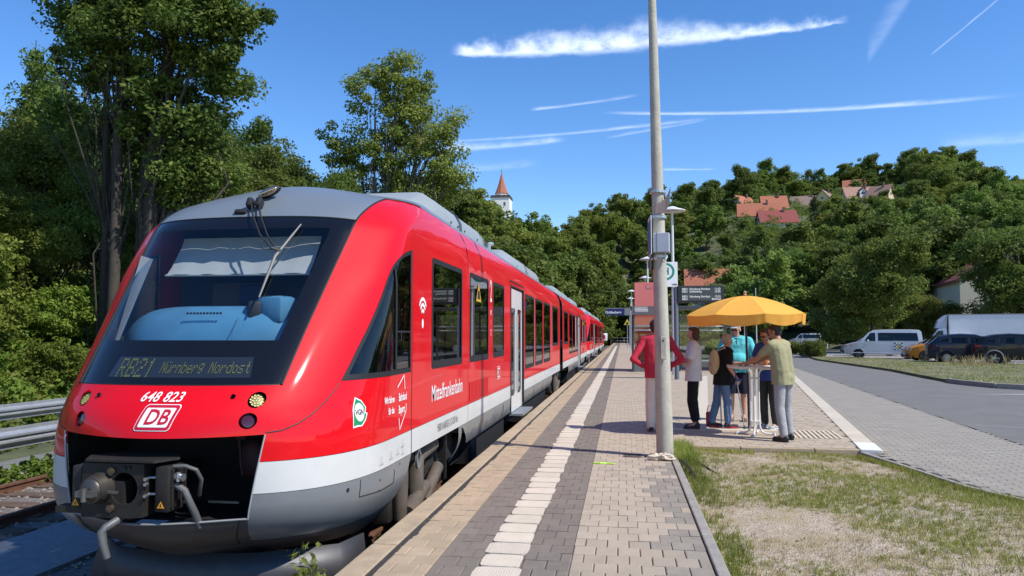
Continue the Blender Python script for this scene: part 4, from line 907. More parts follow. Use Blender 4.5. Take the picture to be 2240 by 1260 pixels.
def with_tint(m, amt):
    """adds a brightness variation per face from the tint attribute"""
    nt = m.node_tree; L = nt.links.new; b = nt.nodes['Principled BSDF']; src = b.inputs['Base Color'].links[0].from_socket if b.inputs['Base Color'].links else None
    at = N(nt, 'ShaderNodeAttribute'); at.attribute_name = 'tint'; mr = N(nt, 'ShaderNodeMapRange'); L(at.outputs['Fac'], mr.inputs[0]); mr.inputs[1].default_value = -1; mr.inputs[3].default_value = 1 - amt; mr.inputs[4].default_value = 1 + amt
    mx = N(nt, 'ShaderNodeMix', data_type='RGBA', blend_type='MULTIPLY'); mx.inputs[0].default_value = 1
    if src: L(src, mx.inputs[6])
    else: mx.inputs[6].default_value = b.inputs['Base Color'].default_value
    L(mr.outputs[0], mx.inputs[7]); L(mx.outputs[2], b.inputs['Base Color'])
for m_ in (PB, PG, PS, TAC): with_tint(m_, .06)
items = []; r_ = rng(11); row = .2
y = 1.6; j = 0
while y < 64:
    off = (j % 2) * .5
    for (a, b, k) in ((-1.655, -1.31, 'beige'), (-1.31, -1.0, 'grey'), (-.70, -.37, 'grey'), (-.37, .60, 'sand')):
        n = {'beige': 2, 'grey': 2, 'sand': 6}[k]; w = (b - a) / n
        xs = [a + w * (i + off) for i in range(n if off == 0 else n - 1)]
        cells = [(x, w) for x in xs]
        if off: cells += [(a, w/2), (b - w/2, w/2)]
        for x, ww in cells:
            if y > 11.1 and k == 'sand': continue
            if k == 'sand' and x + ww/2 > .27 and y < 9.6 and r_.rand() < .35 + (x + ww/2 - .27) * 1.8: k2 = 'worn'
            else: k2 = k
            if not (k == 'sand' and .30 < x + ww/2 < .62 and 9.75 < y < 10.2): items.append((x + ww/2, y, ww - .0055, row - .0055, k2))
    # plaza rows beyond the grass plot
    if y > 11.1:
        x = -.37 + off * .165
        xr = (plaza_x(y) - .12) if y < 44 else 2.5
        if off: items.append((-.37 + .04125, y, .0825 - .0055, row - .0055, 'plaza'))
        while x < xr: 
            items.append((x + .0825, y, .165 - .0055, row - .0055, 'plaza')); x += .165
    y += row; j += 1
PZ = mat('paver_plaza', (.365, .30, .22), .9, var=.10, vscale=4, bump=.4, bscale=70, coords='World', obj_var=.08, dirt=((.27, .23, .19), .3)); with_tint(PZ, .05)
PW = mat('paver_worn', (.27, .235, .185), .95, var=.16, vscale=7, bump=.5, bscale=60, coords='World', obj_var=.10, dirt=((.17, .155, .12), .6)); with_tint(PW, .08)
paver_field(items, {'beige': PB, 'grey': PG, 'sand': PS, 'plaza': PZ, 'worn': PW}, plat, {'beige': 60, 'grey': 95, 'sand': 105, 'plaza': 0, 'worn': 35}, {k: 'paver' for k in ('beige', 'grey', 'sand', 'plaza', 'worn')}, 4)
# far paving beyond pavers that can be told apart
for a, b, mm in ((-1.655, -1.31, PB), (-1.31, -1.0, PG), (-.70, -.37, PG), (-.37, 2.55, PZ)):
    o = obj('paving', [(a, 64.1, 0), (b, 64.1, 0), (b, 171, 0), (a, 171, 0)], [(0, 1, 2, 3)], mm, plat)
# tactile strip: cream ribbed slabs with worn, rounded outlines
r_ = rng(8); y = 1.7; first = []
k = 0; TB_ = MB()
while y < 120:
    L_ = .292 if y < 60 else 1.2; w0, w1 = -1.0 + r_.uniform(-.018, .012), -.70 + r_.uniform(-.012, .018); o_ = []
    c = .05
    a_ = np.linspace(0, 2 * math.pi, 22, endpoint=False); cx_ = (w0 + w1) / 2; hw_ = (w1 - w0) / 2
    pts = [(cx_ + hw_ * np.sign(math.cos(t)) * abs(math.cos(t))**.36 + r_.uniform(-.006, .004), (L_/2 - .009) * np.sign(math.sin(t)) * abs(math.sin(t))**.26 + r_.uniform(-.003, .003)) for t in a_] if True else [(w0 + c, -L_/2 + .012), (w1 - c*.8, -L_/2 + .012 + r_.uniform(0, .012)), (w1, -L_/2 + .05), (w1 + r_.uniform(-.01, .01), 0), (w1, L_/2 - .05), (w1 - c*.8, L_/2 - .012 - r_.uniform(0, .012)), (w0 + c, L_/2 - .012), (w0 + .01, L_/2 - .06), (w0 + r_.uniform(-.012, .012), 0), (w0 + .01, -L_/2 + .06)]
    n = len(pts); V = [(x, yy, -.02) for x, yy in pts] + [(x, yy, .0012) for x, yy in pts]; F = [tuple(range(n, 2*n))] + [(i, (i+1) % n, n + (i+1) % n, n + i) for i in range(n)]
    if y < 16:
        for q in range(14):     # ribs run across the strip's length
            xx = w0 + .035 + q * .0178; b_ = len(V); V += [(xx - .0055, -L_/2 + .03, .0014), (xx + .0055, -L_/2 + .03, .0014), (xx + .0055, L_/2 - .03, .0014), (xx - .0055, L_/2 - .03, .0014), (xx - .004, -L_/2 + .032, .0036), (xx + .004, -L_/2 + .032, .0036), (xx + .004, L_/2 - .032, .0036), (xx - .004, L_/2 - .032, .0036)]
            F += [(b_+4, b_+5, b_+6, b_+7), (b_, b_+1, b_+5, b_+4), (b_+1, b_+2, b_+6, b_+5), (b_+3, b_, b_+4, b_+7)]
    if y < 16 or k % 1 == 0 and k < 150: o = obj('tactile_slab', V, F, TAC, plat); o.location = (0, y, r_.uniform(-.002, .003))
    else: TB_.add([(a, b + y, c_) for a, b, c_ in V], F)
    y += .297 if y < 60 else 1.205; k += 1
if TB_.V: TB_.build('tactile_slab', TAC, plat)['kind'] = 'stuff'
# edge stones along the track, with the dark worn joint beside them
eb = MB(); eb.bbox((0, 0, -.11), (.195, .985, .24), .012); eme = None
for k in range(60):
    o = eb.build('edge_stone', KST, plat) if eme is None else put('edge_stone', eme, None, plat); eme = o.data; o.location = (-1.79, 1 + k * 1.0, .002 * ((k * 7) % 3)); o.rotation_euler = (0, 0, .002 * ((k * 5) % 3 - 1))
obj('edge_stone', [(-1.887, 60.5, .008), (-1.693, 60.5, .008), (-1.693, 171, .008), (-1.887, 171, .008), (-1.887, 60.5, -.3), (-1.887, 171, -.3)], [(0, 1, 2, 3), (0, 3, 5, 4)], KST, plat)['kind'] = 'stuff'
TAR = mat('tar_joint', (.035, .032, .03), .85, var=.3, vscale=15, bump=.4)
r_ = rng(21); V = []; F = []
for i, y in enumerate(np.arange(1, 60, .045)):
    w = .028 + .02 * max(0, math.sin(y * 5.1) * math.sin(y * 1.7 + 1)) + r_.uniform(0, .016); V += [(-1.692, y, .003), (-1.692 + w + r_.uniform(0, .008), y, .003)]
    if i: k = 2 * i; F.append((k-2, k-1, k+1, k))
tag(obj('tar_joint', V, F, TAR, plat), kind='stuff')
V = []; F = []
for i, x in enumerate(np.linspace(-1.88, .55, 60)):
    y = 10.62 - .30 * (x + 1.88) / 2.4 + .012 * math.sin(x * 9); V += [(x, y - .022, .012), (x, y + .026, .012)]
    if i: k = 2 * i; F.append((k-2, k-1, k+1, k))
# kerb stones on the right edge of the near platform
KB = mat('kerb_concrete', (.30, .275, .235), .95, var=.2, vscale=7, bump=.7, bscale=40, coords='World', dirt=((.15, .135, .11), .6), obj_var=.06)
kb = MB(); kb.bbox((0, 0, -.1), (.085, .985, .22), .01); kme = None
for k in range(11):
    o = kb.build('kerb_stone', KB, plat) if kme is None else put('kerb_stone', kme, None, plat); kme = o.data; o.location = (.652, .6 + k * 1.0, .004)
eme2 = kme.copy(); eme2.materials.clear(); eme2.materials.append(KST)
for k in range(3):
    o = put('kerb_stone', eme2, None, plat); o.location = (1.15 + k * 1.0, 11.05 - .02 * k, -.006); o.rotation_euler = (0, 0, math.pi / 2 - .02)
# drain cover and bright tape by the pole
DR = mat('drain_iron', (.10, .07, .05), .7, .4, var=.3); m = MB(); [m.box((.02 + .025 * k, 10.02, .002), (.014, .24, .012)) for k in range(9)]; m.box((.12, 9.9, .0), (.26, .02, .014)); m.box((.12, 10.14, .0), (.26, .02, .014))
tag(m.build('drain_grate', DR), 'small rusty drain grate in the paving left of the concrete pole', 'drain')
m = MB(); m.tube([(-.36, 9.33, .008), (-.28, 9.31, .012), (-.2, 9.33, .008), (-.1, 9.30, .008)], .012, 6); tag(m.build('marking_tape', mat('neon_tape', (.45, .75, .05), .5)), 'short strip of neon yellow tape lying on the paving', 'tape')
# ---- cream edging stripe, white block and road
EDG = mat('edging_cream', (.52, .455, .355), .9, var=.08, vscale=6, bump=.35, coords='World', obj_var=.06, dirt=((.45, .39, .31), .35)); WHT = mat('white_block', (.66, .66, .63), .85, var=.05, vscale=5)
d = np.array(PLAZA_B) - PLAZA_A; Ld = np.hypot(*d); d /= Ld; nrm = np.array([d[1], -d[0]]); ang = math.atan2(d[1], d[0])
ekb = MB(); ekb.bbox((0, 0, -.07), (.49, .27, .15), .008); eme = None
for k in range(68):
    p = np.array(PLAZA_A) + d * (.75 + .25 + .5 * k) + nrm * .09
    o = ekb.build('edging_block', EDG, plat) if eme is None else put('edging_block', eme, None, plat); eme = o.data; o.location = (p[0], p[1], .004); o.rotation_euler = (0, 0, ang)
m = MB(); p = np.array(PLAZA_A) + d * .36 + nrm * .09; m.bbox((0, 0, -.07), (.74, .28, .155), .008); o = m.build('edging_block', WHT, plat); o.location = (p[0], p[1], .008); o.rotation_euler = (0, 0, ang); o['label'] = 'bright white end block'
# ribbed tactile field and guide line on the plaza
m = MB(); [m.box((2.55 + .075 * q + .0, 12.55, .006), (.035, .95, .012)) for q in range(12)]; m.V = [(x + (y - 12.55) * .1, y, z) for x, y, z in m.V]; o = m.build('tactile_field', TAC, plat); o['kind'] = 'stuff'
m = MB(); m.box((1.6, 12.95, .004), (1.9, .22, .012)); m.build('guide_strip', TAC, plat)
m = MB(); V = [(1.2, 13.1), (1.45, 13.1), (3.3, 30), (3.05, 30)]; m.add([(x, y, .007) for x, y in V], [(0, 1, 2, 3)]); m.build('guide_strip', TAC, plat)
# apron of grey pavers and the asphalt road
ROADZ = -.012
GP = mat('apron_paver', (.29, .258, .21), .9, var=.12, vscale=3, bump=.4, bscale=60, dirt=((.22, .21, .195), .4)); with_tint(GP, .05)
ap = [tuple(np.array(PLAZA_A) + nrm * .23)] + [tuple(np.array(PLAZA_B) + nrm * .23)] + [(9.6, 45.2), (8.8, 41), (6.76, 21.8), (5.74, 11.8), (5.9, 9.5), (7.4, 6.5), (9, 4.0), (7.06, 3.2), (5.66, 5.0), (4.66, 6.6), (4.01, 7.9), (3.70, 8.65), (3.54, 9.7), (3.44, 10.5)]
apron = tag(slab('pavement', ap, -.3, ROADZ - .005, mat('apron_joint', (.21, .19, .16), .95, var=.2, vscale=10)), kind='structure')
g = []; 
for j, v in enumerate(np.arange(-9, 36, .105)):
    for u in np.arange(-3, 8, .21): g.append((u + (j % 2) * .105, v))
g = np.array(g); P = np.array(PLAZA_A) + np.outer(g[:, 1], d) + np.outer(g[:, 0], nrm); P = P[pip(P, ap)]
n = len(P); B = np.array([(-.1038, -.0513), (.1038, -.0513), (.1038, .0513), (-.1038, .0513)]); Bw = np.outer(B[:, 0], nrm) + np.outer(B[:, 1], d)
r_ = rng(31); zt = ROADZ + r_.uniform(-.0008, .0008, n); V = np.empty((n, 8, 3)); V[:, :4, :2] = P[:, None] + Bw; V[:, 4:, :2] = P[:, None] + Bw * .97; V[:, :4, 2] = (zt - .006)[:, None]; V[:, 4:, 2] = zt[:, None]
F = (np.array([(4,5,6,7),(0,1,5,4),(1,2,6,5),(2,3,7,6),(3,0,4,7)])[None] + (np.arange(n) * 8)[:, None, None]).reshape(-1, 4)
o = obj('paver', V.reshape(-1, 3), F, GP, apron); o['kind'] = 'stuff'; at = o.data.attributes.new('tint', 'FLOAT', 'FACE'); at.data.foreach_set('value', np.repeat(r_.uniform(-1, 1, n), 5).astype(np.float32))
ASP = mat('asphalt', (.155, .146, .132), .92, var=.16, vscale=1.2, bump=.6, bscale=110, dirt=((.175, .17, .16), .5))
road_pts = [(5.78, 11.8), (6.8, 21.8), (8.84, 41), (9.64, 45.2), (10.5, 60), (9, 75), (6, 95), (6, 170), (40, 170), (16, 75), (13.2, 55), (12.5, 50.8), (11.9, 35.5), (11.2, 30.0), (10.9, 26.9), (11.2, 24.5), (13.5, 22.6), (30, 19), (60, 14), (60, 0), (30, -3), (11, 3), (7.4, 6.6), (5.95, 9.5)]
tag(slab('road', road_pts, -.3, ROADZ + .001, ASP), kind='structure')
CHALK = mat('chalk_mark', (.5, .5, .5), .9)
r_ = rng(17)
for P_ in ([(5.5, 13.9), (5.65, 12.9), (5.85, 12.1), (6.05, 11.3), (6.15, 10.7)], [(5.62, 13.9), (5.8, 12.8), (6.0, 12.1), (6.25, 11.2)], [(3.75, 11.2), (4.3, 11.1), (4.9, 11.05), (5.4, 10.9)], [(6.1, 14.5), (6.6, 14.2), (7.0, 14.0)], [(6.9, 13.1), (7.3, 12.6), (7.5, 12.0)], [(6.4, 12.6), (6.9, 12.4), (7.4, 12.3)]):
    Q = dens(P_, (.09, .09), False); V = []; F = []
    for i, q in enumerate(Q):
        e = r_.uniform(-.015, .015); w = r_.uniform(.004, .016); V += [(q[0] + e, q[1] - w, ROADZ + .006), (q[0] + e, q[1] + w, ROADZ + .006)]
        if i and r_.rand() > .15: k = 2*i; F.append((k-2, k-1, k+1, k))
    tag(obj('chalk_marking', V, F, CHALK), kind='structure')
# grass island between road and parked cars, kerb, car park
isl = [(12.55, 50.6), (11.98, 35.5), (11.28, 30.0), (10.98, 26.9), (11.3, 24.6), (13.6, 22.75), (17, 21.9), (30, 19.3), (34, 24), (27, 34), (20.5, 43.5), (17.6, 48.5), (16.5, 55), (14.5, 56.5), (13.3, 55.5)]
DRY = mat('dry_turf', (.12, .125, .045), .95, var=.45, vscale=1.1, bump=.7, bscale=14, dirt=((.24, .18, .12), .8))
tag(slab('verge', isl, -.3, .09, DRY), kind='structure')
PARK = mat('car_park_gravel', (.24, .23, .21), .95, var=.25, vscale=1.5, bump=.5)
tag(slab('car_park', [(16.6, 55.2), (17.8, 48.4), (20.7, 43.3), (27.2, 34), (34, 24.3), (80, 24), (80, 80), (16, 80), (14.6, 57)], -.3, .012, PARK), kind='structure')
kc = [(10.95, 27.2), (11.0, 26.3), (11.3, 24.6), (12.3, 23.4), (13.6, 22.7), (17, 21.85), (22, 20.9), (30, 19.2)]
for i in range(len(kc) - 1):
    a, b = np.array(kc[i]), np.array(kc[i+1]); nn = max(1, int(np.hypot(*(b-a)) / 1.0))
    for q in range(nn):
        p = a + (b - a) * (q + .5) / nn; m = MB(); m.bbox((0, 0, 0), (np.hypot(*(b-a)) / nn - .015, .14, .26), .01); o = m.build('kerb_stone', KB); o.location = (p[0], p[1], 0.01); o.rotation_euler = (0, 0, math.atan2(b[1]-a[1], b[0]-a[0])); tag(o, kind='structure')
kc = [(x - .03, y - .02) for x, y in KERB]
for i in range(len(kc) - 1):
    a, b = np.array(kc[i]), np.array(kc[i+1]); nn = max(1, int(round(np.hypot(*(b-a)) / .8)))
    for q in range(nn):
        p = a + (b - a) * (q + .5) / nn; m = MB(); m.bbox((0, 0, 0), (np.hypot(*(b-a)) / nn - .012, .07, .22), .008); o = m.build('kerb_stone', KB); o.location = (p[0] + .02, p[1], -.125 + .01 * ((q * 3) % 2)); o.rotation_euler = (0, 0, math.atan2(b[1]-a[1], b[0]-a[0])); tag(o, kind='structure')
m = MB(); m.add([(9.2, 22.0, ROADZ + .006), (12.8, 22.6, ROADZ + .006), (30, 18.6, ROADZ + .006), (30, 17.6, ROADZ + .006), (13, 21.6, ROADZ + .006)], [(0, 1, 2, 3, 4)]) ; tag(m.build('road_patch', mat('pale_concrete', (.30, .29, .27), .9, var=.15)), kind='structure')
# ================================================================== street furniture
CONC = mat('pole_concrete', (.42, .39, .32), .9, var=.16, vscale=5, bump=.5, bscale=35, dirt=((.30, .27, .22), .5), coords='World')
GALV = mat('galvanised', (.45, .47, .49), .45, .6, var=.15, vscale=6, dirt=((.38, .38, .37), .4))
PAINTG = mat('paint_grey_white', (.62, .63, .63), .5, var=.06); DGREY = mat('dark_grey_frame', (.055, .06, .065), .5, var=.1)
t = thing('lamp_mast', 'tall tapering concrete pole with a grey box, standing on the paving beside the grass plot', 'pole', (.545, 9.98, 0))
m = MB(); zs = np.linspace(0, 11, 24); m.tube([(-.0155 * z, 0, z - .02) for z in zs], [.112 - .0095 * z if z < 7 else .0455 for z in zs], 20, ); m.build('shaft', CONC, t, ang=50)
m = MB(); m.bbox((-.012, -.12, 1.42), (.075, .02, .30), .01); h = m.build('access_door', CONC, t); m = MB(); m.cyl((-.012, -.128, 1.52), (-.012, -.134, 1.52), .012); m.build('lock', DARK, h)
m = MB(); m.bbox((0, 0, 0), (.205, .15, .255), .008); b = m.build('cabinet', mat('cabinet_grey', (.42, .45, .49), .5, .2, var=.05), t); b.location = (-.015, -.115, 2.80); b.rotation_euler = (0, 0, -.15)
m = MB(); m.box((-.055, -.078, 0), (.004, .008, .25)); m.build('cabinet_seam', DGREY, b)
for z in (2.63, 3.16, 3.50):
    m = MB(); m.lathe([(.108, -.018), (.108, .018)], 18, (-.0155 * z, 0, z)); m.build('clamp', GALV, t)
m = MB(); m.add([(.03, -.12, 3.20), (.09, -.12, 3.33), (.11, -.10, 3.55), (.05, -.1, 3.40), (-.09, -.11, 3.19), (-.09, -.11, 3.30)], [(0, 1, 2, 3), (4, 0, 3, 5)]); o = m.build('bracket', mat('brown_bracket', (.22, .17, .15), .7), t); md = o.modifiers.new('thickness', 'SOLIDIFY'); md.thickness = .012
m = MB(); m.bbox((0, 0, 0), (.012, .42, .52), .005); s_ = m.build('sign_plate', PAINTG, t); s_.location = (-.165, -.02, 2.90); s_.rotation_euler = (0, 0, .05)
m = MB(); m.box((-.008, 0, -.02), (.004, .40, .44)); m.build('sign_face', mat('sign_blue', (.03, .09, .32), .4), s_)
m = MB(); m.bbox((-.16, .02, 2.55), (.02, .25, .18), .005); m.build('sign_frame', mat('brown_frame', (.20, .16, .13), .7), t)
m = MB(); m.tube([(.03, -.10, 2.66), (.05, -.12, 2.62), (.03, -.13, 2.58)], .012, 6); m.ell((.01, -.115, 2.56), (.022, .02, .022)); m.ell((-.1, -.08, 2.60), (.022, .02, .022)); m.build('cable_gland', PAINTG, t)['kind'] = 'stuff'
# crumpled cream bag at its foot
def crumple(nu, nv, seed, rx, ry, rz):
    r_ = rng(seed); V = []; F = []
    for j in range(nv + 1):
        th = math.pi * j / nv
        for i in range(nu):
            a = 2 * math.pi * i / nu; k = 1 + .35 * math.sin(3 * a + seed) * math.sin(th) + r_.uniform(-.28, .28)
            V.append((rx * k * math.sin(th) * math.cos(a), ry * k * math.sin(th) * math.sin(a), max(0.004, rz + rz * k * math.cos(th))))
    for j in range(nv):
        for i in range(nu): F.append((j*nu + i, (j+1)*nu + i, (j+1)*nu + (i+1) % nu, j*nu + (i+1) % nu))
    return V, F
PAPER = mat('cream_paper', (.62, .54, .42), .8, var=.15, vscale=9, dirt=((.45, .22, .10), .35), bump=.4)
V, F = crumple(22, 12, 4, .135, .085, .042); tag(obj('paper_bag', V, F, PAPER, loc=(.50, 9.72, 0)), 'crumpled cream paper bag lying at the foot of the concrete pole', 'bag')
# ---- umbrella over the high table
UC = Vector((2.03, 12.55, 0)); YEL = None
def cloth(name, col, amt):
    """cloth that lets some sun through"""
    m = bpy.data.materials.new(name); m.use_nodes = True; nt = m.node_tree; L = nt.links.new; b = nt.nodes['Principled BSDF']; b.inputs['Base Color'].default_value = (*col, 1); b.inputs['Roughness'].default_value = .85; b.inputs['Specular IOR Level'].default_value = .2
    tr = N(nt, 'ShaderNodeBsdfTranslucent'); tr.inputs[0].default_value = (*col, 1); mx = N(nt, 'ShaderNodeMixShader'); mx.inputs[0].default_value = amt; L(b.outputs[0], mx.inputs[1]); L(tr.outputs[0], mx.inputs[2]); L(mx.outputs[0], nt.nodes['Material Output'].inputs[0])
    tc = N(nt, 'ShaderNodeTexCoord'); t_ = N(nt, 'ShaderNodeTexNoise'); t_.inputs['Scale'].default_value = 7; L(tc.outputs['Object'], t_.inputs['Vector']); bp = N(nt, 'ShaderNodeBump'); bp.inputs['Strength'].default_value = .25; bp.inputs['Distance'].default_value = .03; L(t_.outputs[0], bp.inputs['Height']); L(bp.outputs[0], b.inputs['Normal'])
    return m
YEL = cloth('yellow_canvas', (.88, .46, .085), .25)
u = thing('parasol', 'yellow parasol with scalloped valance shading the high table', 'parasol', UC)
u.rotation_euler = (.02, -.015, 0); NS = 8; RAD = .96
for k in range(NS):
    V = []; F = []; na, nr = 9, 9; a0 = 2 * math.pi * (k + .18) / NS
    for j in range(nr + 1):
        t_ = j / nr; rr = RAD * t_; 
        for i in range(na + 1):
            s_ = i / na; a = a0 + 2 * math.pi / NS * s_; sag = .035 * (1 - (2*s_ - 1)**2) * t_; ch = math.cos(math.pi / NS) / math.cos(math.pi / NS * (2*s_ - 1)); q = rr * (ch * .55 + .45)
            V.append((q * math.cos(a), q * math.sin(a), 2.235 - .30 * t_**1.75 - sag * .6))
    for d_ in (1, 2, 3):
        for i in range(na + 1):
            s_ = i / na; x, y, z = V[nr * (na + 1) + i]; f_ = d_ / 3; w = 1 - .035 * f_ + .02 * math.sin(s_ * 19 + k) * f_; V.append((x * w, y * w, z - (.125 + .045 * math.sin(math.pi * s_)) * f_))
    n_ = na + 1
    for j in range(nr + 3):
        for i in range(na): F.append((j*n_ + i, (j+1)*n_ + i, (j+1)*n_ + i + 1, j*n_ + i + 1))
    o = obj('canopy_panel', V, F, YEL, u, True); o.data.set_sharp_from_angle(angle=R(40))
m = MB(); m.cyl((0, 0, .05), (0, 0, 2.24), .019); m.build('pole', mat('dark_pole', (.04, .04, .045), .4, .5), u, ang=40)
m = MB(); m.lathe([(.02, 2.235), (.035, 2.25), (.02, 2.27), (.028, 2.29), (.005, 2.32)], 10); m.build('finial', mat('finial_wood', (.35, .2, .1), .6), u, ang=40)
for k in range(NS):
    a = 2 * math.pi * (k + .18) / NS; m = MB(); m.tube([(.02 * math.cos(a), .02 * math.sin(a), 2.20), (.5 * math.cos(a), .5 * math.sin(a), 2.105), (.90 * math.cos(a), .90 * math.sin(a), 1.945)], .006, 5); m.build('rib', PAINTG, u)
# ---- high table
TW = mat('table_white', (.70, .69, .66), .45, var=.05)
t = thing('bar_table', 'white high bar table with bent tube legs under the yellow parasol', 'table', (2.10, 12.42, 0))
m = MB(); m.lathe([(.0, 1.065), (.40, 1.065), (.42, 1.075), (.42, 1.095), (.41, 1.10), (.0, 1.10)], 40, cap=False); m.build('table_top', mat('table_top_cream', (.66, .60, .54), .5, var=.05), t, ang=40)
for k in range(4):
    a = math.pi / 4 + k * math.pi / 2 + .5; c, s_ = math.cos(a), math.sin(a)
    m = MB(); m.tube([(c * r_, s_ * r_, z) for r_, z in ((.33, 1.06), (.15, 1.055), (.095, 1.03), (.07, .97), (.065, .8), (.065, .3), (.07, .14), (.10, .06), (.16, .028), (.27, .022), (.30, .022))], .015, 8); l = m.build('leg', TW, t, ang=50)
    m = MB(); m.cyl((c * .29, s_ * .29, .0), (c * .29, s_ * .29, .045), .022); m.build('foot', TW, l)
for z in (.22, .90):
    m = MB(); m.bbox((0, 0, z), (.15, .15, .02), .005); m.build('collar', TW, t)
# things on the table
for x, y, c_, nm, lb in ((1.93, 12.30, (.55, .45, .4), 'leaflet', 'pale leaflet at the left side of the bar table'), (2.2, 12.25, (.7, .7, .68), 'paper', 'white sheet of paper under the hands of the man in olive')):
    m = MB(); m.box((0, 0, 0), (.2, .14, .006)); o = m.build(nm, mat(nm + '_paper', c_, .7)); o.location = (x, y, 1.104); o.rotation_euler = (0, 0, .4); tag(o, lb, nm)
m = MB(); m.bbox((0, 0, 0), (.07, .14, .012), .004); o = m.build('phone', mat('phone_white', (.75, .75, .74), .3)); o.location = (2.1, 12.36, 1.20); o.rotation_euler = (.5, .1, 1.2); tag(o, 'white phone held over the bar table', 'phone')
m = MB(); m.lathe([(.028, 0), (.03, .09), (.0, .092)], 12); o = m.build('cup', mat('orange_cup', (.7, .25, .05), .4)); o.location = (2.3, 12.5, 1.101); tag(o, 'small orange cup standing on the bar table', 'cup')
m = MB(); m.bbox((0, 0, .13), (.16, .1, .26), .03); m.tube([(-.06, 0, .25), (-.04, 0, .36), (.04, 0, .36), (.06, 0, .25)], .008, 6); o = m.build('shopping_bag', mat('red_bag', (.38, .02, .03), .6), ang=40); o.location = (1.52, 13.4, .0); o.location.z = 0; tag(o, 'small red bag on the paving behind the woman in the white shirt', 'bag')
# ---- cable and sticks on the grass
m = MB(); m.tube([(.78, 10.35, -.03), (.86, 10.0, .0), (.95, 9.55, -.01), (1.10, 9.0, -.05), (1.22, 8.55, -.07)], .022, 7); tag(m.build('cable', mat('black_cable', (.015, .015, .016), .5)), 'black cable end lying across the dry grass by the pole', 'cable')
m = MB(); m.tube([(.72, 9.8, .02), (.76, 9.2, .03), (.80, 8.7, .0), (.85, 8.3, -.05)], .018, 6); tag(m.build('hose_piece', MATS['black_cable']), 'dark hose half hidden in the grass along the kerb', 'hose')
# ---- shelter, red information pillar, departures board
SG = glass('shelter_glass', (.86, .92, .90))
sh = thing('platform_shelter', 'glazed platform shelter with dark grey roof and frame', 'shelter', (.49, 33.2, 0))
m = MB(); m.bbox((2.15, .9, 2.83), (4.5, 2.3, .11), .02); r_o = m.build('roof', DGREY, sh)
m = MB(); m.bbox((.62, -.26, 2.69), (1.36, .04, .40), .01); m.build('fascia', mat('fascia_grey', (.12, .125, .13), .5), sh); m = MB(); m.box((.36, -.285, 2.74), (.54, .012, .24)); m.build('name_board', mat('board_grey', (.40, .40, .39), .6), sh)
V, F = text_mesh('Gräfenberg', .13, 0, 0); obj('lettering', [(.36 + a, -.294, 2.73 + b) for a, b, _ in V], F, LWHITE, sh)
for x, y in ((0, 0), (1.33, 0), (0, 1.8), (2.1, 1.85), (4.2, 1.8), (4.2, 0)):
    m = MB(); m.bbox((x, y, 1.4), (.085, .085, 2.8), .01); m.build('post', DGREY, sh)
for (x0, y0, x1, y1) in ((.05, 0, 1.28, 0), (0, .05, 0, 1.75), (.05, 1.82, 2.05, 1.84), (2.15, 1.84, 4.15, 1.81)):
    m = MB(); dx, dy = x1 - x0, y1 - y0; m.add([(x0, y0, .42), (x1, y1, .42), (x1, y1, 2.6), (x0, y0, 2.6)], [(0, 1, 2, 3)]); p = m.build('pane', SG, sh)
    for z in (1.84, 2.03): m = MB(); m.box(((x0 + x1)/2, (y0 + y1)/2, z), (abs(dx) + .012, abs(dy) + .012, .06)); m.build('safety_stripe', mat('safety_white', (.6, .6, .6), .6), p)
    m = MB(); m.bbox(((x0 + x1)/2, (y0 + y1)/2, .21), (abs(dx) + .03, abs(dy) + .03, .38), .01); m.build('base_panel', mat('base_panel_grey', (.14, .155, .165), .5, var=.1), sh)
for k in range(4): m = MB(); m.box((2.6, 1.35 + .1 * k, .46), (2.6, .08, .03)); m.build('bench_slat', GALV, sh)
for x in (1.6, 3.6): m = MB(); m.box((x, 1.5, .23), (.05, .35, .43)); m.build('bench_leg', DGREY, sh)
p = thing('info_pillar', 'tall red information pillar with a white logo rising behind the shelter', 'pillar', (1.05, 35.6, 0))
PR = mat('pillar_red', (.62, .045, .03), .4, var=.06); m = MB(); m.bbox((0, 0, 2.1), (.90, .16, 4.0), .015); m.build('panel', PR, p); m = MB(); m.bbox((0, 0, .1), (.96, .2, .2), .01); m.build('base', DGREY, p)
m = MB(); m.bbox((0, -.088, 3.55), (.87, .012, 1.12), .004); m.build('sheen_panel', mat('pillar_sky_sheen', (.74, .20, .17), .35), p)  # paler red paints the sky's reflection on the pillar's upper part
m = MB(); m.box((.24, -.098, 3.90), (.29, .006, .19)); e = m.build('emblem', LRED, p); m = MB(); m.box((.24, -.103, 3.90), (.24, .004, .15)); m.build('emblem_field', mat('emblem_pink', (.78, .5, .48), .5), e)
V, F = text_mesh('DB', .17, 0, .002); obj('emblem_letters', [(.24 + a, -.108, 3.895 + b) for a, b, _ in V], F, LRED, e)
SCR = mat('screen_dark', (.02, .022, .028), .2, coat=.5); SLT = mat('screen_text', (.55, .56, .55), .5, emit=((1, 1, .95), .25))
d = thing('departure_board', 'black electronic departures board on a grey post above the shelter roof', 'display board', (1.97, 27.7, 0))
m = MB(); m.cyl((0, 0, 0), (0, 0, 3.35), .085); m.build('post', mat('post_blue_grey', (.11, .14, .17), .5), d, ang=40); m = MB(); m.bbox((.88, 0, 3.10), (1.66, .22, .62), .03); hs_ = m.build('housing', mat('board_black', (.018, .019, .021), .5), d)
m = MB(); m.box((.90, -.113, 3.10), (1.42, .006, .47)); sc_ = m.build('screen', SCR, hs_)
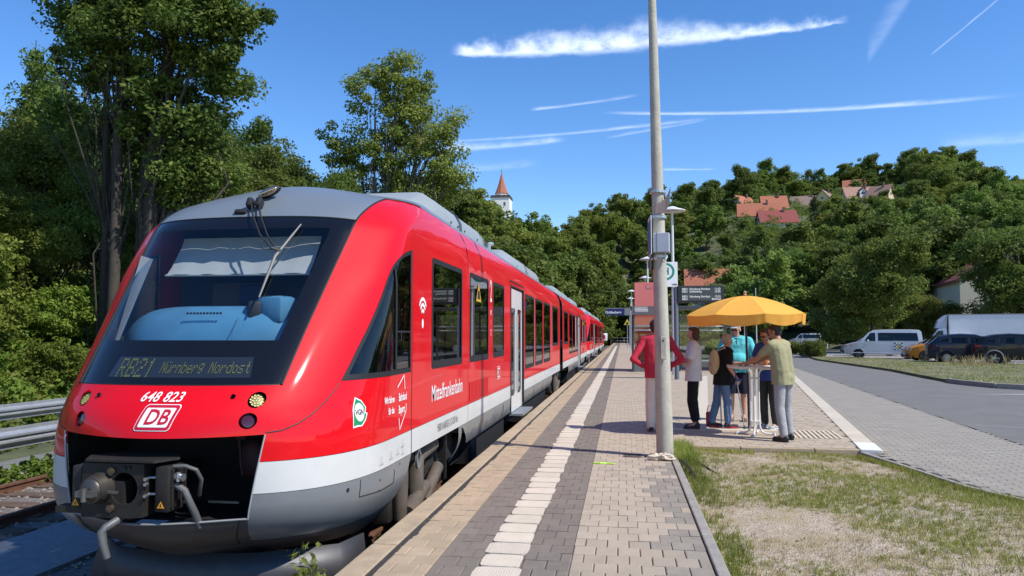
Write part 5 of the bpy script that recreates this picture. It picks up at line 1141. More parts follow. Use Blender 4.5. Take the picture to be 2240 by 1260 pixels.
for r_i, (a, b_, c_) in enumerate((('RB21', 'Nürnberg Nordost', '11:33'), ('RB21', 'Gräfenberg', '12:02'), ('', '', ''), ('RB21', 'Nürnberg Nordost', '12:33'), ('RB21', '', 'Bahnhof'))):
    for s_, x, al in ((a, .22, 'LEFT'), (b_, .48, 'LEFT'), (c_, 1.58, 'RIGHT')):
        if not s_: continue
        V, F = text_mesh(s_, .105, 0, .001, al, sx=.9); obj('display_lettering', [(x + q, -.118, 3.285 - .092 * r_i + w) for q, w, _ in V], F, SLT, hs_)
# platform lamps
def mushroom(x, y, hgt, lab, w=.56):
    t = thing('platform_lamp', lab, 'lamp', (x, y, 0), group='mushroom lamps along the platform')
    m = MB(); m.tube([(0, 0, 0), (0, 0, hgt * .4), (0, 0, hgt - .1)], [.085, .07, .05], 12); m.build('post', PAINTG, t, ang=40)
    m = MB(); m.lathe([(.06, hgt - .28), (.12, hgt - .25), (.22, hgt - .2), (w, hgt - .22), (w * .98, hgt - .19), (.28, hgt - .10), (.12, hgt - .03), (.0, hgt)], 28, (-.0, 0, 0), cap=False); m.build('shade', PAINTG, t, ang=40)
    m = MB(); m.lathe([(.20, hgt - .23), (.18, hgt - .29), (.0, hgt - .31)], 16, cap=False); m.build('lens', mat('lamp_opal', (.6, .6, .58), .4), t, ang=40)
    return t
mushroom(2.10, 31, 6.95, 'grey platform lamp carrying the white sign, nearest of the mushroom lamps')
mushroom(1.75, 50.6, 6.95, 'second platform lamp, its shade just left of the concrete pole')
mushroom(2.1, 67, 6.95, 'third platform lamp, its shade above the red pillar')
mushroom(1.15, 87, 6.95, 'fourth platform lamp, left of the red pillar'); mushroom(1.25, 104, 6.95, 'smallest and farthest platform lamp behind the blue sign')
s = thing('stop_sign', 'white stop sign with a green ring on the nearest platform lamp', 'sign', (2.10, 30.9, 0))
m = MB(); m.bbox((-.30, 0, 4.10), (.96, .03, 1.02), .01); pl = m.build('plate', LWHITE, s); m = MB(); m.box((.0, .05, 4.4), (.1, .1, .04)); m.box((.0, .05, 3.8), (.1, .1, .04)); m.build('clamp', GALV, s)
m = MB(); n_ = 40
for i in range(n_):
    a = 2 * math.pi * i / n_; 
    for r_ in (.36, .27): m.V.append((-.30 + r_ * math.cos(a), -.018, 4.22 + r_ * math.sin(a)))
m.F = [(2*i, 2*i+1, (2*i+3) % (2*n_), (2*i+2) % (2*n_)) for i in range(n_)]; m.build('ring', mat('ring_green', (.01, .26, .16), .5), pl)
V, F = text_mesh('H', .42, 0, .01); obj('lettering', [(-.30 + a, -.0185, 4.22 + b) for a, b, _ in V], F, MATS['ring_green'], pl)
V, F = text_mesh('VGN', .10, 0, .004); obj('lettering', [(.05 + a, -.0185, 3.68 + b) for a, b, _ in V], F, LBLACK, pl)
g = thing('station_sign', 'blue station name sign over the far platform, left of the lamps', 'sign', (-.35, 112, 0))
m = MB(); m.bbox((-.6, 0, 5.15), (2.7, .12, 1.0), .02); bl = m.build('board', mat('station_blue', (.015, .02, .12), .5), g); V, F = text_mesh('Gräfenberg', .52, 0, .01); obj('lettering', [(-.9 + a, -.07, 5.1 + b) for a, b, _ in V], F, LWHITE, bl)
m = MB(); m.bbox((1.25, 0, 5.15), (1.0, .14, 1.0), .02); m.build('end_box', mat('end_grey', (.22, .23, .24), .5), g); m = MB(); [m.cyl((x, .1, 0), (x, .1, 5.8), .08) for x in (1.5,)]; m.build('post', GALV, g); m = MB(); m.box((-.1, 0, 5.72), (3.8, .1, .06)); m.build('top_rail', GALV, g)
w = thing('warning_sign', 'small yellow triangular warning sign on a post near the far lamp', 'sign', (.72, 100, 0)); m = MB(); m.add([(-.45, 0, 3.05), (.45, 0, 3.05), (0, 0, 3.85)], [(0, 1, 2)]); o = m.build('plate', mat('sign_yellow', (.65, .5, .05), .5), w); md = o.modifiers.new('t', 'SOLIDIFY'); md.thickness = .03; m = MB(); m.cyl((0, .05, 0), (0, .05, 3.5), .05); m.build('post', GALV, w)
m = MB(); m.add([(-.14, -.02, 3.12), (.14, -.02, 3.12), (.14, -.02, 3.4), (-.14, -.02, 3.4)], [(0, 1, 2, 3)]); m.build('symbol', LBLACK, o)
b = thing('track_end_sign', 'small red and white end signal beside the far platform end', 'signal', (-2.6, 96, 0)); m = MB(); m.bbox((0, 0, 1.45), (1.5, .1, .95), .15); pl = m.build('board', LWHITE, b, ang=40); m = MB(); m.bbox((0, -.06, 1.45), (1.0, .02, .5), .1); m.build('bar', LRED, pl); m = MB(); m.cyl((0, .05, -.7), (0, .05, 1.2), .07); m.build('post', GALV, b)
pf = thing('platform_fence', 'low metal railing closing off the far end of the platform', 'fence', (-1, 150, 0)); 
for k in range(6): m = MB(); m.cyl((k * 1.3 - 1.2, 0, 0), (k * 1.3 - 1.2, 0, 1.2), .05); m.build('post', GALV, pf)
for z in (.6, 1.2): m = MB(); m.cyl((-1.2, 0, z), (5.3, 0, z), .04); m.build('rail', GALV, pf)
# thin posts by the road and two flagpole-like masts in the car park
for x, y, hh, lb in ((6.5, 41, 2.2, 'thin grey road sign post beyond the parasol, the nearer one'), (9.3, 48, 2.4, 'thin grey road sign post beyond the parasol, the farther one'), (26.6, 84, 9.6, 'slender pale mast rising among the car park trees'), (14.2, 82, 6.6, 'pale street lamp post left of the dark round tree'), (25, 96, 5.2, 'short signpost behind the silver minibus')):
    o = thing('post', lb, 'post', (x, y, 0)); m = MB(); m.cyl((0, 0, 0), (0, 0, hh), .045 if hh < 3 else .07, .035); m.build('shaft', PAINTG, o, ang=40); m = MB(); m.lathe([(.05, hh), (.03, hh + .03), (.0, hh + .04)], 8); m.build('cap', GALV, o)
# ---- steel guard rails left of the tracks
WB = [(0, .155), (.012, .15), (.012, .10), (.075, .055), (.075, .03), (.012, 0), (.075, -.03), (.075, -.055), (.012, -.10), (.012, -.15), (0, -.155), (-.003, -.15), (-.003, -.1), (.06, -.05), (.06, -.035), (-.003, 0), (.06, .035), (.06, .05), (-.003, .10), (-.003, .15)]
def guard(x, z, lb, y0, y1, slope):
    t = thing('guard_rail', lb, 'guard rail', (x, y0, z), group='steel guard rails')
    L_ = y1 - y0; nseg = int(L_ / 4)
    for k in range(nseg):
        m = MB(); m.prism([(a * 1.15, b * 1.12) for a, b in WB], k * 4, k * 4 + 4.02); o = m.build('beam', GALV, t, fix=True); o.location = (.004 * (k % 2), 0, 0)
    for k in range(nseg * 2):
        m = MB(); m.box((-.09, k * 2 + .3, -.45), (.06, .10, 1.1)); m.build('post', GALV, t)
    t.rotation_euler = (0, 0, slope); return t
guard(-9.75, -.06, 'nearer steel guard rail left of the tracks', 4, 60, 0.0); g2 = guard(-13.4, -.09, 'farther steel guard rail along the foot of the green bank', 6, 62, 0.0)
m = MB(); m.box((.095, 7.05 + .65, .10), (.012, .5, .10)); o = m.build('marker', mat('orange_marker', (.75, .16, .03), .5), g2)
m = MB(); m.add([(-11.5, 0, -.77), (-10.5, 0, -.77), (-10.5, 80, -.77), (-11.5, 80, -.77)], [(0, 1, 2, 3)]); tag(m.build('path', mat('old_asphalt', (.17, .165, .155), .95, var=.3, vscale=2)), kind='structure')
# ================================================================== vehicles
CGL = glass('car_glass', (.16, .18, .18)); TYRE = mat('tyre', (.016, .016, .017), .85); RIM = mat('alloy_rim', (.45, .45, .46), .3, .9); STEELR = mat('steel_rim', (.10, .10, .105), .5, .5)
TAILR = mat('tail_light', (.30, .008, .015), .15, coat=1); HEADL = mat('head_light', (.55, .57, .6), .12, .6, coat=1); PLAST = mat('black_plastic', (.022, .022, .024), .6)
PLATEW = mat('number_plate', (.65, .65, .62), .5); CABIN = mat('car_interior', (.03, .03, .032), .9)
def paint(name, c, metal=.0): return mat(name, c, .35, metal, coat=.55, spec=.2, var=.02)
def wheel(parent, x, y, r, w, rimm, spokes, side):
    m = MB(); m.lathe([(r * .62, -w/2), (r * .93, -w/2), (r, -w * .32), (r, w * .32), (r * .93, w/2), (r * .62, w/2)], 24, axis='y', cap=False); m.V = [(x + a, y + b, r + c) for a, b, c in m.V]; o = m.build('wheel', TYRE, parent, ang=40, fix=False)
    m = MB(); s_ = side; m.lathe([(r * .64, s_ * w * .40), (r * .60, s_ * w * .34), (r * .58, s_ * w * .1), (.03, s_ * w * .12)], 24, axis='y', cap=False); m.V = [(x + a, y + b, r + c) for a, b, c in m.V]; m.build('rim', PLAST if spokes else rimm, o)
    if spokes:
        for k in range(spokes):
            a = 2 * math.pi * k / spokes; m = MB(); c, q = math.cos(a), math.sin(a); yy = y + s_ * w * .36
            m.add([(x + c * r * .10 - q * .035, yy, r + q * r * .10 + c * .035), (x + c * r * .10 + q * .035, yy, r + q * r * .10 - c * .035), (x + c * r * .60 + q * .05, yy, r + q * r * .60 - c * .05), (x + c * r * .60 - q * .05, yy, r + q * r * .60 + c * .05)], [(0, 1, 2, 3), (3, 2, 1, 0)]); m.build('spoke', rimm, o)
    m = MB(); m.lathe([(.0, s_ * w * .40), (.06, s_ * w * .38), (.07, s_ * w * .2)], 12, axis='y', cap=False); m.V = [(x + a, y + b, r + c) for a, b, c in m.V]; m.build('hub', rimm, o)
def vehicle(name, label, cat, loc, heading, up, L, W, belt, tum, wheels, r, pm, side_win, ws, rw, spokes=5, rimm=None, nose=.25, tail=.15, group=None, cladding=False, facing=1, head=None, tailz=None, glassm=None):
    """up: upper outline (x, z) from the front bumper's foot over the roof to the rear bumper's foot; x runs backwards from the nose"""
    t = thing(name, label, cat, (*loc, .012), heading, group)
    glassm = glassm or CGL; sill = up[0][1]
    arch = []
    for wx in wheels: arch += [[(wx + (r * 1.14) * math.cos(a), r + (r * 1.14) * math.sin(a)) for a in np.linspace(-.75, math.pi + .75, 18)]]
    bot = [(up[-1][0], sill), (up[0][0], sill)]
    prof = [(x, z) for x, z in up]
    poly = prof + []
    def hw(x, z):
        h = W / 2 * np.ones_like(x); xf = np.clip(1 - x / (L * .22), 0, 1); xr = np.clip(1 - (L - x) / (L * .16), 0, 1)
        h = h - nose * xf**2.2 - tail * xr**2.4; h = h - np.maximum(0, z - belt) * tum - np.maximum(0, .45 - z) * .12 - np.maximum(0, .04 - abs(z - belt + .06)) * .2; return h
    polys = [('arch%d' % i, a) for i, a in enumerate(arch)] + [('win%d' % i, w_) for i, w_ in enumerate(side_win)] + [('body', poly)]
    v2, reg = cdt_regions(polys, (.16, .12))
    # front is at x=0 looking along local +x = forward, so local x = -(x)
    for sg in (1, -1):
        for k, tr in reg.items():
            if k.startswith('arch'): continue
            v, f, _ = sub(v2, tr); y = hw(v[:, 0], v[:, 1]) - (.012 if k.startswith('win') else 0); V = np.stack([-v[:, 0], sg * y, v[:, 1]], -1)
            c = np.cross(V[f[:, 1]] - V[f[:, 0]], V[f[:, 2]] - V[f[:, 0]])[:, 1] * sg; f = f.copy(); f[c < 0] = f[c < 0][:, ::-1]
            if k == 'body': bd = obj('side_panel', V, f, pm, t, True)
            else: obj('side_window', V, f, glassm, t, True)
        for w_ in side_win:
            m = MB(); Q = dens(w_, (.15, .15)); Q.append(Q[0]); m.tube([(-x, sg * (float(hw(np.array(x), np.array(z))) + .002), z) for x, z in Q], .012, 5, cap=False); m.build('window_trim', PLAST, t)
        for a in arch:
            m = MB(); m.tube([(-x, sg * (float(hw(np.array(x), np.array(z))) - .0), z) for x, z in a], .022 if not cladding else .04, 6, cap=False); m.build('wheel_arch', (mat('arch_grey', (.20, .20, .21), .6) if cladding == 2 else PLAST) if cladding else pm, t)
    # ribbon over the top: panels by outline segment
    nseg = len(up) - 1; cols = 9
    groups = {}
    for i in range(nseg):
        (x0, z0), (x1, z1) = up[i], up[i+1]; xm = (x0 + x1)/2
        key = 'windscreen' if i in ws else 'rear_window' if i in rw else 'top_panel'
        V, F = groups.setdefault(key, ([], [])); n = max(1, int(math.hypot(x1-x0, z1-z0) / .15))
        for j in range(n):
            b = len(V)
            for q in (j, j+1):
                s_ = q / n; x = x0 + (x1-x0)*s_; z = z0 + (z1-z0)*s_; h = float(hw(np.array(x), np.array(z)))
                dx, dz = x1-x0, z1-z0; ln = math.hypot(dx, dz) + 1e-9; nx_, nz_ = -dz/ln, dx/ln
                for c in range(cols):
                    u = -1 + 2*c/(cols-1); bul = .05 * (1 - u*u) if key != 'windscreen' else .05 * (1 - u*u)
                    V.append((-(x + nx_ * bul), u * h, z + nz_ * bul))
            F += [(b + c, b + c + 1, b + cols + c + 1, b + cols + c) for c in range(cols - 1)]
    for key, (V, F) in groups.items():
        me = mesh(key, V, F, True); bm = bmesh.new(); bm.from_mesh(me); bmesh.ops.remove_doubles(bm, verts=bm.verts[:], dist=.001); bmesh.ops.recalc_face_normals(bm, faces=bm.faces[:]); bm.to_mesh(me); bm.free(); me.set_sharp_from_angle(angle=R(38))
        put(key, me, glassm if key != 'top_panel' else pm, t)
    m = MB(); m.box((-L/2, 0, sill + .05), (L * .92, W * .8, .12)); m.box((-L*.5, 0, belt - .28), (L * .55, W * .78, .35)); [m.bbox((-x, s_ * W * .2, belt), (.14, .42, .7), .06) for x in (L * .42, L * .62) for s_ in (1, -1)]; m.build('cabin', CABIN, t)
    for i, wx in enumerate(wheels):
        for sg in (1, -1): wheel(t, -wx, sg * (W/2 - .12), r, .22, rimm or RIM, spokes, sg)
        m = MB(); m.box((-wx, 0, r + .1), (r * 2.3, W * .86, r * 1.6)); m.build('wheel_well', DARK, t)
    if head:
        for sg in (1, -1):
            m = MB(); hx, hz, hl, hh = head; Q = [(hx, hz - hh), (hx + hl, hz - hh * .2), (hx + hl, hz + hh), (hx, hz + hh * .5)]
            m.add([(-x, sg * (float(hw(np.array(x), np.array(z))) + .008), z) for x, z in Q] + [(-(hx - .03), sg * (float(hw(np.array(hx), np.array(hz))) - .32), hz - hh * .9), (-(hx - .03), sg * (float(hw(np.array(hx), np.array(hz))) - .32), hz + hh * .3)], [(0, 1, 2, 3), (4, 0, 3, 5)]); m.build('headlight', HEADL, t)
    if tailz:
        for sg in (1, -1):
            tx, tz, tl, th = tailz; Q = [(tx - tl, tz - th * .3), (tx, tz - th), (tx, tz + th), (tx - tl, tz + th * .6)]
            m = MB(); m.add([(-x, sg * (float(hw(np.array(x), np.array(z))) + .01), z) for x, z in Q] + [(-(tx + .04), sg * (float(hw(np.array(tx), np.array(tz))) - .36), tz - th * .8), (-(tx + .04), sg * (float(hw(np.array(tx), np.array(tz))) - .36), tz + th * .8)], [(0, 1, 2, 3), (1, 4, 5, 2)]); m.build('tail_light', TAILR, t)
    for xx, zz in ((-.0, sill + .25), ):
        m = MB(); m.bbox((.03, 0, sill + .16), (.10, W * .74, .2), .03); m.build('front_bumper', PLAST, t); m = MB(); m.bbox((.085, 0, sill + .22), (.012, .5, .11), .003); m.build('number_plate', PLATEW, t)
        m = MB(); m.bbox((-L - .02, 0, sill + .16), (.10, W * .8, .2), .03); m.build('rear_bumper', PLAST, t); m = MB(); m.bbox((-L - .075, 0, sill + .28), (.012, .5, .11), .003); m.build('number_plate', PLATEW, t)
    for sg in (1, -1):
        mx_ = side_win[0][0][0] + .18; m = MB(); m.ell((-mx_, sg * (float(hw(np.array(mx_), np.array(belt))) + .10), belt + .04), (.07, .11, .08)); m.build('wing_mirror', pm if not cladding else PLAST, t, ang=60)
    for wdw in side_win[:2]:
        x = wdw[-2][0]; 
        for sg in (1, -1): m = MB(); m.bbox((-(x - .2), sg * (float(hw(np.array(x - .2), np.array(belt - .14))) + .012), belt - .14), (.18, .025, .03), .008); m.build('door_handle', pm, t)
    return t
VAN = [(.05,.30),(.0,.45),(.02,.72),(.10,.90),(.55,1.05),(1.0,1.14),(1.25,1.42),(1.62,1.82),(1.85,1.93),(2.6,1.97),(4.2,1.97),(4.70,1.93),(4.82,1.78),(4.90,1.15),(4.92,.70),(4.90,.40),(4.85,.30)]
VW = [[(1.38,1.22),(2.02,1.22),(2.02,1.78),(1.72,1.76),(1.45,1.40)],[(2.20,1.24),(4.62,1.24),(4.55,1.76),(2.2,1.78)]]
def heading(dx, dy): return math.atan2(dy, dx)
H0 = heading(-.95, .31)
silver = paint('silver_paint', (.58, .59, .61), .25); 
van = vehicle('minibus', 'silver white minibus with tinted side windows and a chequered emblem, parked front to the left', 'minibus', (15.6, 55.6), H0, VAN, 4.92, 1.92, 1.2, .14, (.95, 3.95), .33, silver, VW, (5, 6, 7), (12,), 0, STEELR, .30, .06, head=(.10, .88, .42, .10), tailz=(4.88, 1.0, .12, .22))
m = MB(); m.box((-2.5, .962, .42), (4.0, .02, .06)); m.box((-2.5, -.962, .42), (4.0, .02, .06)); m.build('side_trim', mat('white_trim', (.7, .7, .7), .4), van)
r_ = rng(5); cols_ = [LBLACK, mat('emblem_yellow', (.6, .5, .08), .5), LWHITE, mat('emblem_blue_grey', (.15, .17, .25), .5)]
em = MB(); em.box((-3.42, .965, .86), (.52, .006, .50)); EM = em.build('emblem', LWHITE, van)
for k, (i, j, c) in enumerate([(0,0,0),(4,0,0),(0,4,0),(4,4,0),(1,1,1),(2,2,1),(2,1,1),(2,3,1),(3,2,1),(1,3,3),(3,3,3),(0,2,0),(4,2,3),(3,1,0),(2,0,3),(2,4,1)]):
    m = MB(); m.box((-3.21 - i * .105, .971, .66 + j * .10), (.10, .006, .095)); m.build('emblem_tile', cols_[c], EM)
HATCH = [(.06,.22),(.0,.40),(.02,.66),(.18,.82),(.85,1.0),(1.0,1.05),(1.55,1.44),(1.9,1.56),(2.6,1.60),(3.5,1.55),(3.85,1.46),(4.15,1.02),(4.24,.92),(4.26,.50),(4.20,.22)]
HW = [[(1.30,1.06),(2.25,1.04),(2.25,1.46),(1.85,1.44)],[(2.33,1.04),(3.25,1.06),(3.2,1.44),(2.33,1.46)],[(3.32,1.08),(3.80,1.14),(3.60,1.38),(3.3,1.43)]]
vehicle('hatchback', 'orange yellow hatchback with black roof line parked between the minibus and the dark blue car', 'car', (17.7, 50.0), heading(-.96, .05), HATCH, 4.26, 1.80, 1.03, .36, (.86, 3.45), .33, paint('amber_paint', (.56, .22, .02), .1), HW, (5, 6), (10,), 5, RIM, .34, .16, head=(.10, .76, .50, .10), tailz=(4.2, .95, .2, .12))
SUV = [(.06,.28),(.0,.48),(.02,.78),(.16,.94),(1.0,1.08),(1.15,1.12),(1.72,1.50),(2.1,1.62),(2.8,1.66),(3.6,1.60),(4.05,1.50),(4.42,1.16),(4.52,1.06),(4.55,.62),(4.50,.28)]
SW = [[(1.50,1.14),(2.45,1.12),(2.45,1.52),(2.05,1.50)],[(2.53,1.12),(3.40,1.15),(3.35,1.50),(2.53,1.53)],[(3.48,1.16),(4.0,1.24),(3.85,1.40),(3.46,1.48)]]
HR_ = heading(.95, -.31)
vehicle('estate_car', 'dark blue car with red tail lights parked beside the orange hatchback', 'car', (22.0, 45.4), heading(.97, -.24), SUV, 4.5, 1.84, 1.12, .34, (.9, 3.62), .34, paint('navy_paint', (.008, .012, .035), .2), SW, (5, 6), (10,), 10, RIM, .34, .2, head=(.10, .85, .5, .1), tailz=(4.48, 1.0, .42, .11))
vehicle('off_road_car', 'black off road car with grey wheel arches at the right edge of the picture', 'car', (23.6, 43.2), HR_, SUV, 4.5, 1.9, 1.12, .32, (.92, 3.62), .37, paint('black_paint', (.006, .006, .012), .1), SW, (5, 6), (10,), 5, RIM, .32, .18, cladding=2, head=(.10, .85, .5, .1), tailz=(4.48, 1.02, .30, .08))
# box truck
white = paint('white_paint', (.66, .67, .68))
tr = thing('box_truck', 'white box truck with cab spoiler parked behind the dark cars', 'truck', (22.4, 61.8, .012), heading(-.95, .30))
CAB = [(.05,.35),(.0,.6),(.05,1.0),(.55,1.18),(1.05,1.28),(1.62,1.95),(1.75,2.12),(2.2,2.18),(2.3,2.1),(2.3,.35)]
v2, reg = cdt_regions([('w', [(1.25,1.36),(2.05,1.36),(2.05,1.98),(1.72,1.95)]), ('b', CAB)], (.2, .15))
for sg in (1, -1):
    v, f, _ = sub(v2, reg['b']); obj('cab_side', [(-x, sg * (1.0 - .18 * max(0, .9 - x) - .06 * max(0, z - 1.3)), z) for x, z in v], f if sg < 0 else f[:, ::-1].copy(), white, tr, True)
    v, f, _ = sub(v2, reg['w']); obj('side_window', [(-x, sg * (.985 - .18 * max(0, .9 - x) - .06 * max(0, z - 1.3)), z) for x, z in v], f if sg < 0 else f[:, ::-1].copy(), CGL, tr)
for i in range(len(CAB) - 2):
    (x0, z0), (x1, z1) = CAB[i], CAB[i+1]; w_ = lambda x, z: 1.0 - .18 * max(0, .9 - x) - .06 * max(0, z - 1.3)
    obj('windscreen' if i == 4 else 'cab_panel', [(-x0, -w_(x0, z0), z0), (-x0, w_(x0, z0), z0), (-x1, w_(x1, z1), z1), (-x1, -w_(x1, z1), z1)], [(0, 1, 2, 3)], CGL if i == 4 else white, tr)
m = MB(); m.prism([(-1.55, 2.16), (-2.3, 2.18), (-2.36, 3.12), (-2.2, 3.14), (-1.75, 2.75)], -.93, .93); m.build('spoiler', mat('spoiler_grey_white', (.50, .53, .58), .4), tr, fix=True)
m = MB(); m.bbox((-5.1, 0, 2.02), (5.4, 2.25, 2.32), .02); bx = m.build('box_body', mat('box_white', (.68, .69, .69), .5, var=.05, vscale=2), tr)
m = MB(); [m.box((-5.1, s_ * 1.13, z), (5.42, .03, .07)) for s_ in (1, -1) for z in (.88, 3.16)]; [m.box((-x, s_ * 1.13, 2.02), (.07, .03, 2.34)) for s_ in (1, -1) for x in (2.42, 7.78)]; m.build('box_frame', mat('box_frame_grey', (.32, .30, .28), .5), tr)
for wx in (.75, 5.9):
    for sg in (1, -1): wheel(tr, -wx, sg * .86, .36, .24, STEELR, 0, sg)
m = MB(); m.box((-4.6, 0, .62), (6.2, 1.0, .2)); m.build('chassis', PLAST, tr); m = MB(); m.bbox((-1.3, .98, 1.5), (.15, .2, .3), .03); m.bbox((-1.3, -.98, 1.5), (.15, .2, .3), .03); m.build('wing_mirror', PLAST, tr)
m = MB(); m.box((.06, 0, .55), (.12, 1.7, .4)); m.build('front_bumper', PLAST, tr)
vehicle('van', 'white van in the far car park, seen under the right edge of the parasol', 'van', (26.6, 125), heading(-.98, .2), VAN, 4.92, 1.92, 1.2, .14, (.95, 3.95), .33, white, VW, (5, 6, 7), (12,), 0, STEELR, .30, .06, head=(.10, .88, .42, .10), tailz=(4.88, 1.0, .12, .22))
vehicle('van', 'dark blue van standing in the shade left of the round tree trunk', 'van', (32.5, 118), heading(-.97, .25), VAN, 4.92, 1.92, 1.2, .14, (.95, 3.95), .33, MATS['navy_paint'], VW, (5, 6, 7), (12,), 0, STEELR, .30, .06, tailz=(4.88, 1.0, .12, .22))
vehicle('hatchback', 'silver hatchback half hidden behind the minibus and the orange car', 'car', (22.0, 60.5), heading(-.9, .4), HATCH, 4.26, 1.80, 1.03, .36, (.86, 3.45), .33, silver, HW, (5, 6), (10,), 5, RIM, .34, .16, head=(.10, .76, .50, .10))
vehicle('hatchback', 'grey car whose bonnet shows left of the minibus', 'car', (17.6, 63.5), heading(-.96, .25), HATCH, 4.26, 1.80, 1.03, .36, (.86, 3.45), .33, paint('grey_paint', (.25, .26, .27), .3), HW, (5, 6), (10,), 5, RIM, .34, .16, head=(.10, .76, .50, .10))
# ================================================================== vegetation
def leaf_mat(name, c0, c1, trans=.43, rough=.6):
    """leaves: colour between two greens by a per-leaf value and a tint per tree, some light through"""
    m = bpy.data.materials.new(name); m.use_nodes = True; nt = m.node_tree; L = nt.links.new; b = nt.nodes['Principled BSDF']; b.inputs['Roughness'].default_value = rough; b.inputs['Specular IOR Level'].default_value = .25
    at = N(nt, 'ShaderNodeAttribute'); at.attribute_name = 'leaf'; mx = N(nt, 'ShaderNodeMix', data_type='RGBA'); L(at.outputs['Fac'], mx.inputs[0]); mx.inputs[6].default_value = (*c0, 1); mx.inputs[7].default_value = (*c1, 1)
    oi = N(nt, 'ShaderNodeObjectInfo'); hs = N(nt, 'ShaderNodeHueSaturation'); mr = N(nt, 'ShaderNodeMapRange'); L(oi.outputs['Random'], mr.inputs[0]); mr.inputs[3].default_value = .487; mr.inputs[4].default_value = .518; L(mr.outputs[0], hs.inputs['Hue'])
    ml = N(nt, 'ShaderNodeMath', operation='MULTIPLY'); L(oi.outputs['Random'], ml.inputs[0]); ml.inputs[1].default_value = 7.31; fr = N(nt, 'ShaderNodeMath', operation='FRACT'); L(ml.outputs[0], fr.inputs[0])
    m2 = N(nt, 'ShaderNodeMapRange'); L(fr.outputs[0], m2.inputs[0]); m2.inputs[3].default_value = .72; m2.inputs[4].default_value = 1.3; L(m2.outputs[0], hs.inputs['Value']); L(mx.outputs[2], hs.inputs['Color'])
    L(hs.outputs[0], b.inputs['Base Color']); tr = N(nt, 'ShaderNodeBsdfTranslucent'); L(hs.outputs[0], tr.inputs[0]); ms = N(nt, 'ShaderNodeMixShader'); ms.inputs[0].default_value = trans; L(b.outputs[0], ms.inputs[1]); L(tr.outputs[0], ms.inputs[2]); L(ms.outputs[0], nt.nodes['Material Output'].inputs[0]); return m
LF_OAK = leaf_mat('leaves_deep', (.065, .11, .018), (.20, .24, .046)); LF_LIGHT = leaf_mat('leaves_light', (.09, .135, .018), (.25, .275, .05)); LF_YEL = leaf_mat('leaves_yellowish', (.115, .15, .024), (.255, .28, .055)); LF_CON = leaf_mat('needles', (.012, .030, .012), (.035, .060, .022), .15); LF_BUSH = leaf_mat('bush_leaves', (.08, .14, .015), (.24, .30, .045))
LF_HILL = leaf_mat('hill_leaves', (.09, .145, .027), (.25, .305, .06), .42)
BARK = mat('bark', (.055, .045, .034), .95, var=.4, vscale=6, bump=.8, bscale=25); BARKL = mat('bark_pale', (.17, .15, .12), .95, var=.35, vscale=6, bump=.6)
def leaves(name, cen, rad, per, size, seed, flat=.0, up=.35, asp=.55):
    """leaf faces spread round clump centres; cen (n,3), rad (n,)"""
    r_ = rng(seed); n = len(cen); c = np.repeat(cen, per, 0); N_ = len(c)
    d = r_.normal(0, 1, (N_, 3)); d /= np.linalg.norm(d, axis=1, keepdims=True); rr = np.repeat(rad, per)[:, None] * r_.uniform(.25, 1.0, (N_, 1))**.6
    p = c + d * rr * np.array([1, 1, .72])
    nrm = d * .6 + r_.normal(0, .6, (N_, 3)); nrm[:, 2] += up; nrm /= np.linalg.norm(nrm, axis=1, keepdims=True)
    a = np.cross(nrm, r_.normal(0, 1, (N_, 3))); a /= np.linalg.norm(a, axis=1, keepdims=True); b = np.cross(nrm, a)
    s = size * r_.uniform(.6, 1.35, (N_, 1)); A = a * s; B = b * s * asp
    V = np.stack([p - A, p - B * 1.0 + A * .1 + nrm * s * .12, p + A, p + B + A * .1 + nrm * s * .12], 1).reshape(-1, 3)
    F = np.arange(N_ * 4).reshape(-1, 4); me = mesh(name, V, F)
    at = me.attributes.new('leaf', 'FLOAT', 'FACE'); cl = np.repeat(r_.uniform(0, 1, n), per); at.data.foreach_set('value', np.clip(.25 + .45 * cl + r_.normal(0, .18, N_), 0, 1).astype(np.float32)); return me
def crown_points(n, lobes, seed, shell=.55):
    """clump centres inside a set of ellipsoid lobes (x,y,z,rx,ry,rz), mostly near their surface"""
    r_ = rng(seed); w = np.array([l[3] * l[4] * l[5] for l in lobes])**.7; w /= w.sum(); out = []
    for _ in range(n):
        l = lobes[r_.choice(len(lobes), p=w)]; d = r_.normal(0, 1, 3); d /= np.linalg.norm(d); k = shell + (1 - shell) * r_.rand()
        out.append((l[0] + d[0]*l[3]*k, l[1] + d[1]*l[4]*k, l[2] + d[2]*l[5]*k))
    return np.array(out)
def branchy(trunk_pts, radii, targets, seed, frac=.35, r0=.3):
    """trunk tube and limbs that reach towards some crown clumps"""
    r_ = rng(seed); m = MB(); m.tube(trunk_pts, radii, 9); T = np.array(trunk_pts)
    for q in targets[r_.rand(len(targets)) < frac]:
        low = T[(T[:, 2] < q[2] - .15 * (T[-1, 2] - T[0, 2]))]; b = low[-1] if len(low) else T[len(T)//2]; i = min(len(T) - 1, max(1, len(low) - 1)); rb = radii[i] * r0
        mid = b * .5 + q * .5 + np.array([0, 0, .12 * np.linalg.norm(q - b)]) + r_.normal(0, .08, 3) * np.linalg.norm(q - b); m.tube([b, b * .7 + mid * .3 + r_.normal(0, .05, 3), mid, q], [rb, rb * .8, rb * .55, rb * .15], 5, cap=False)
    return m
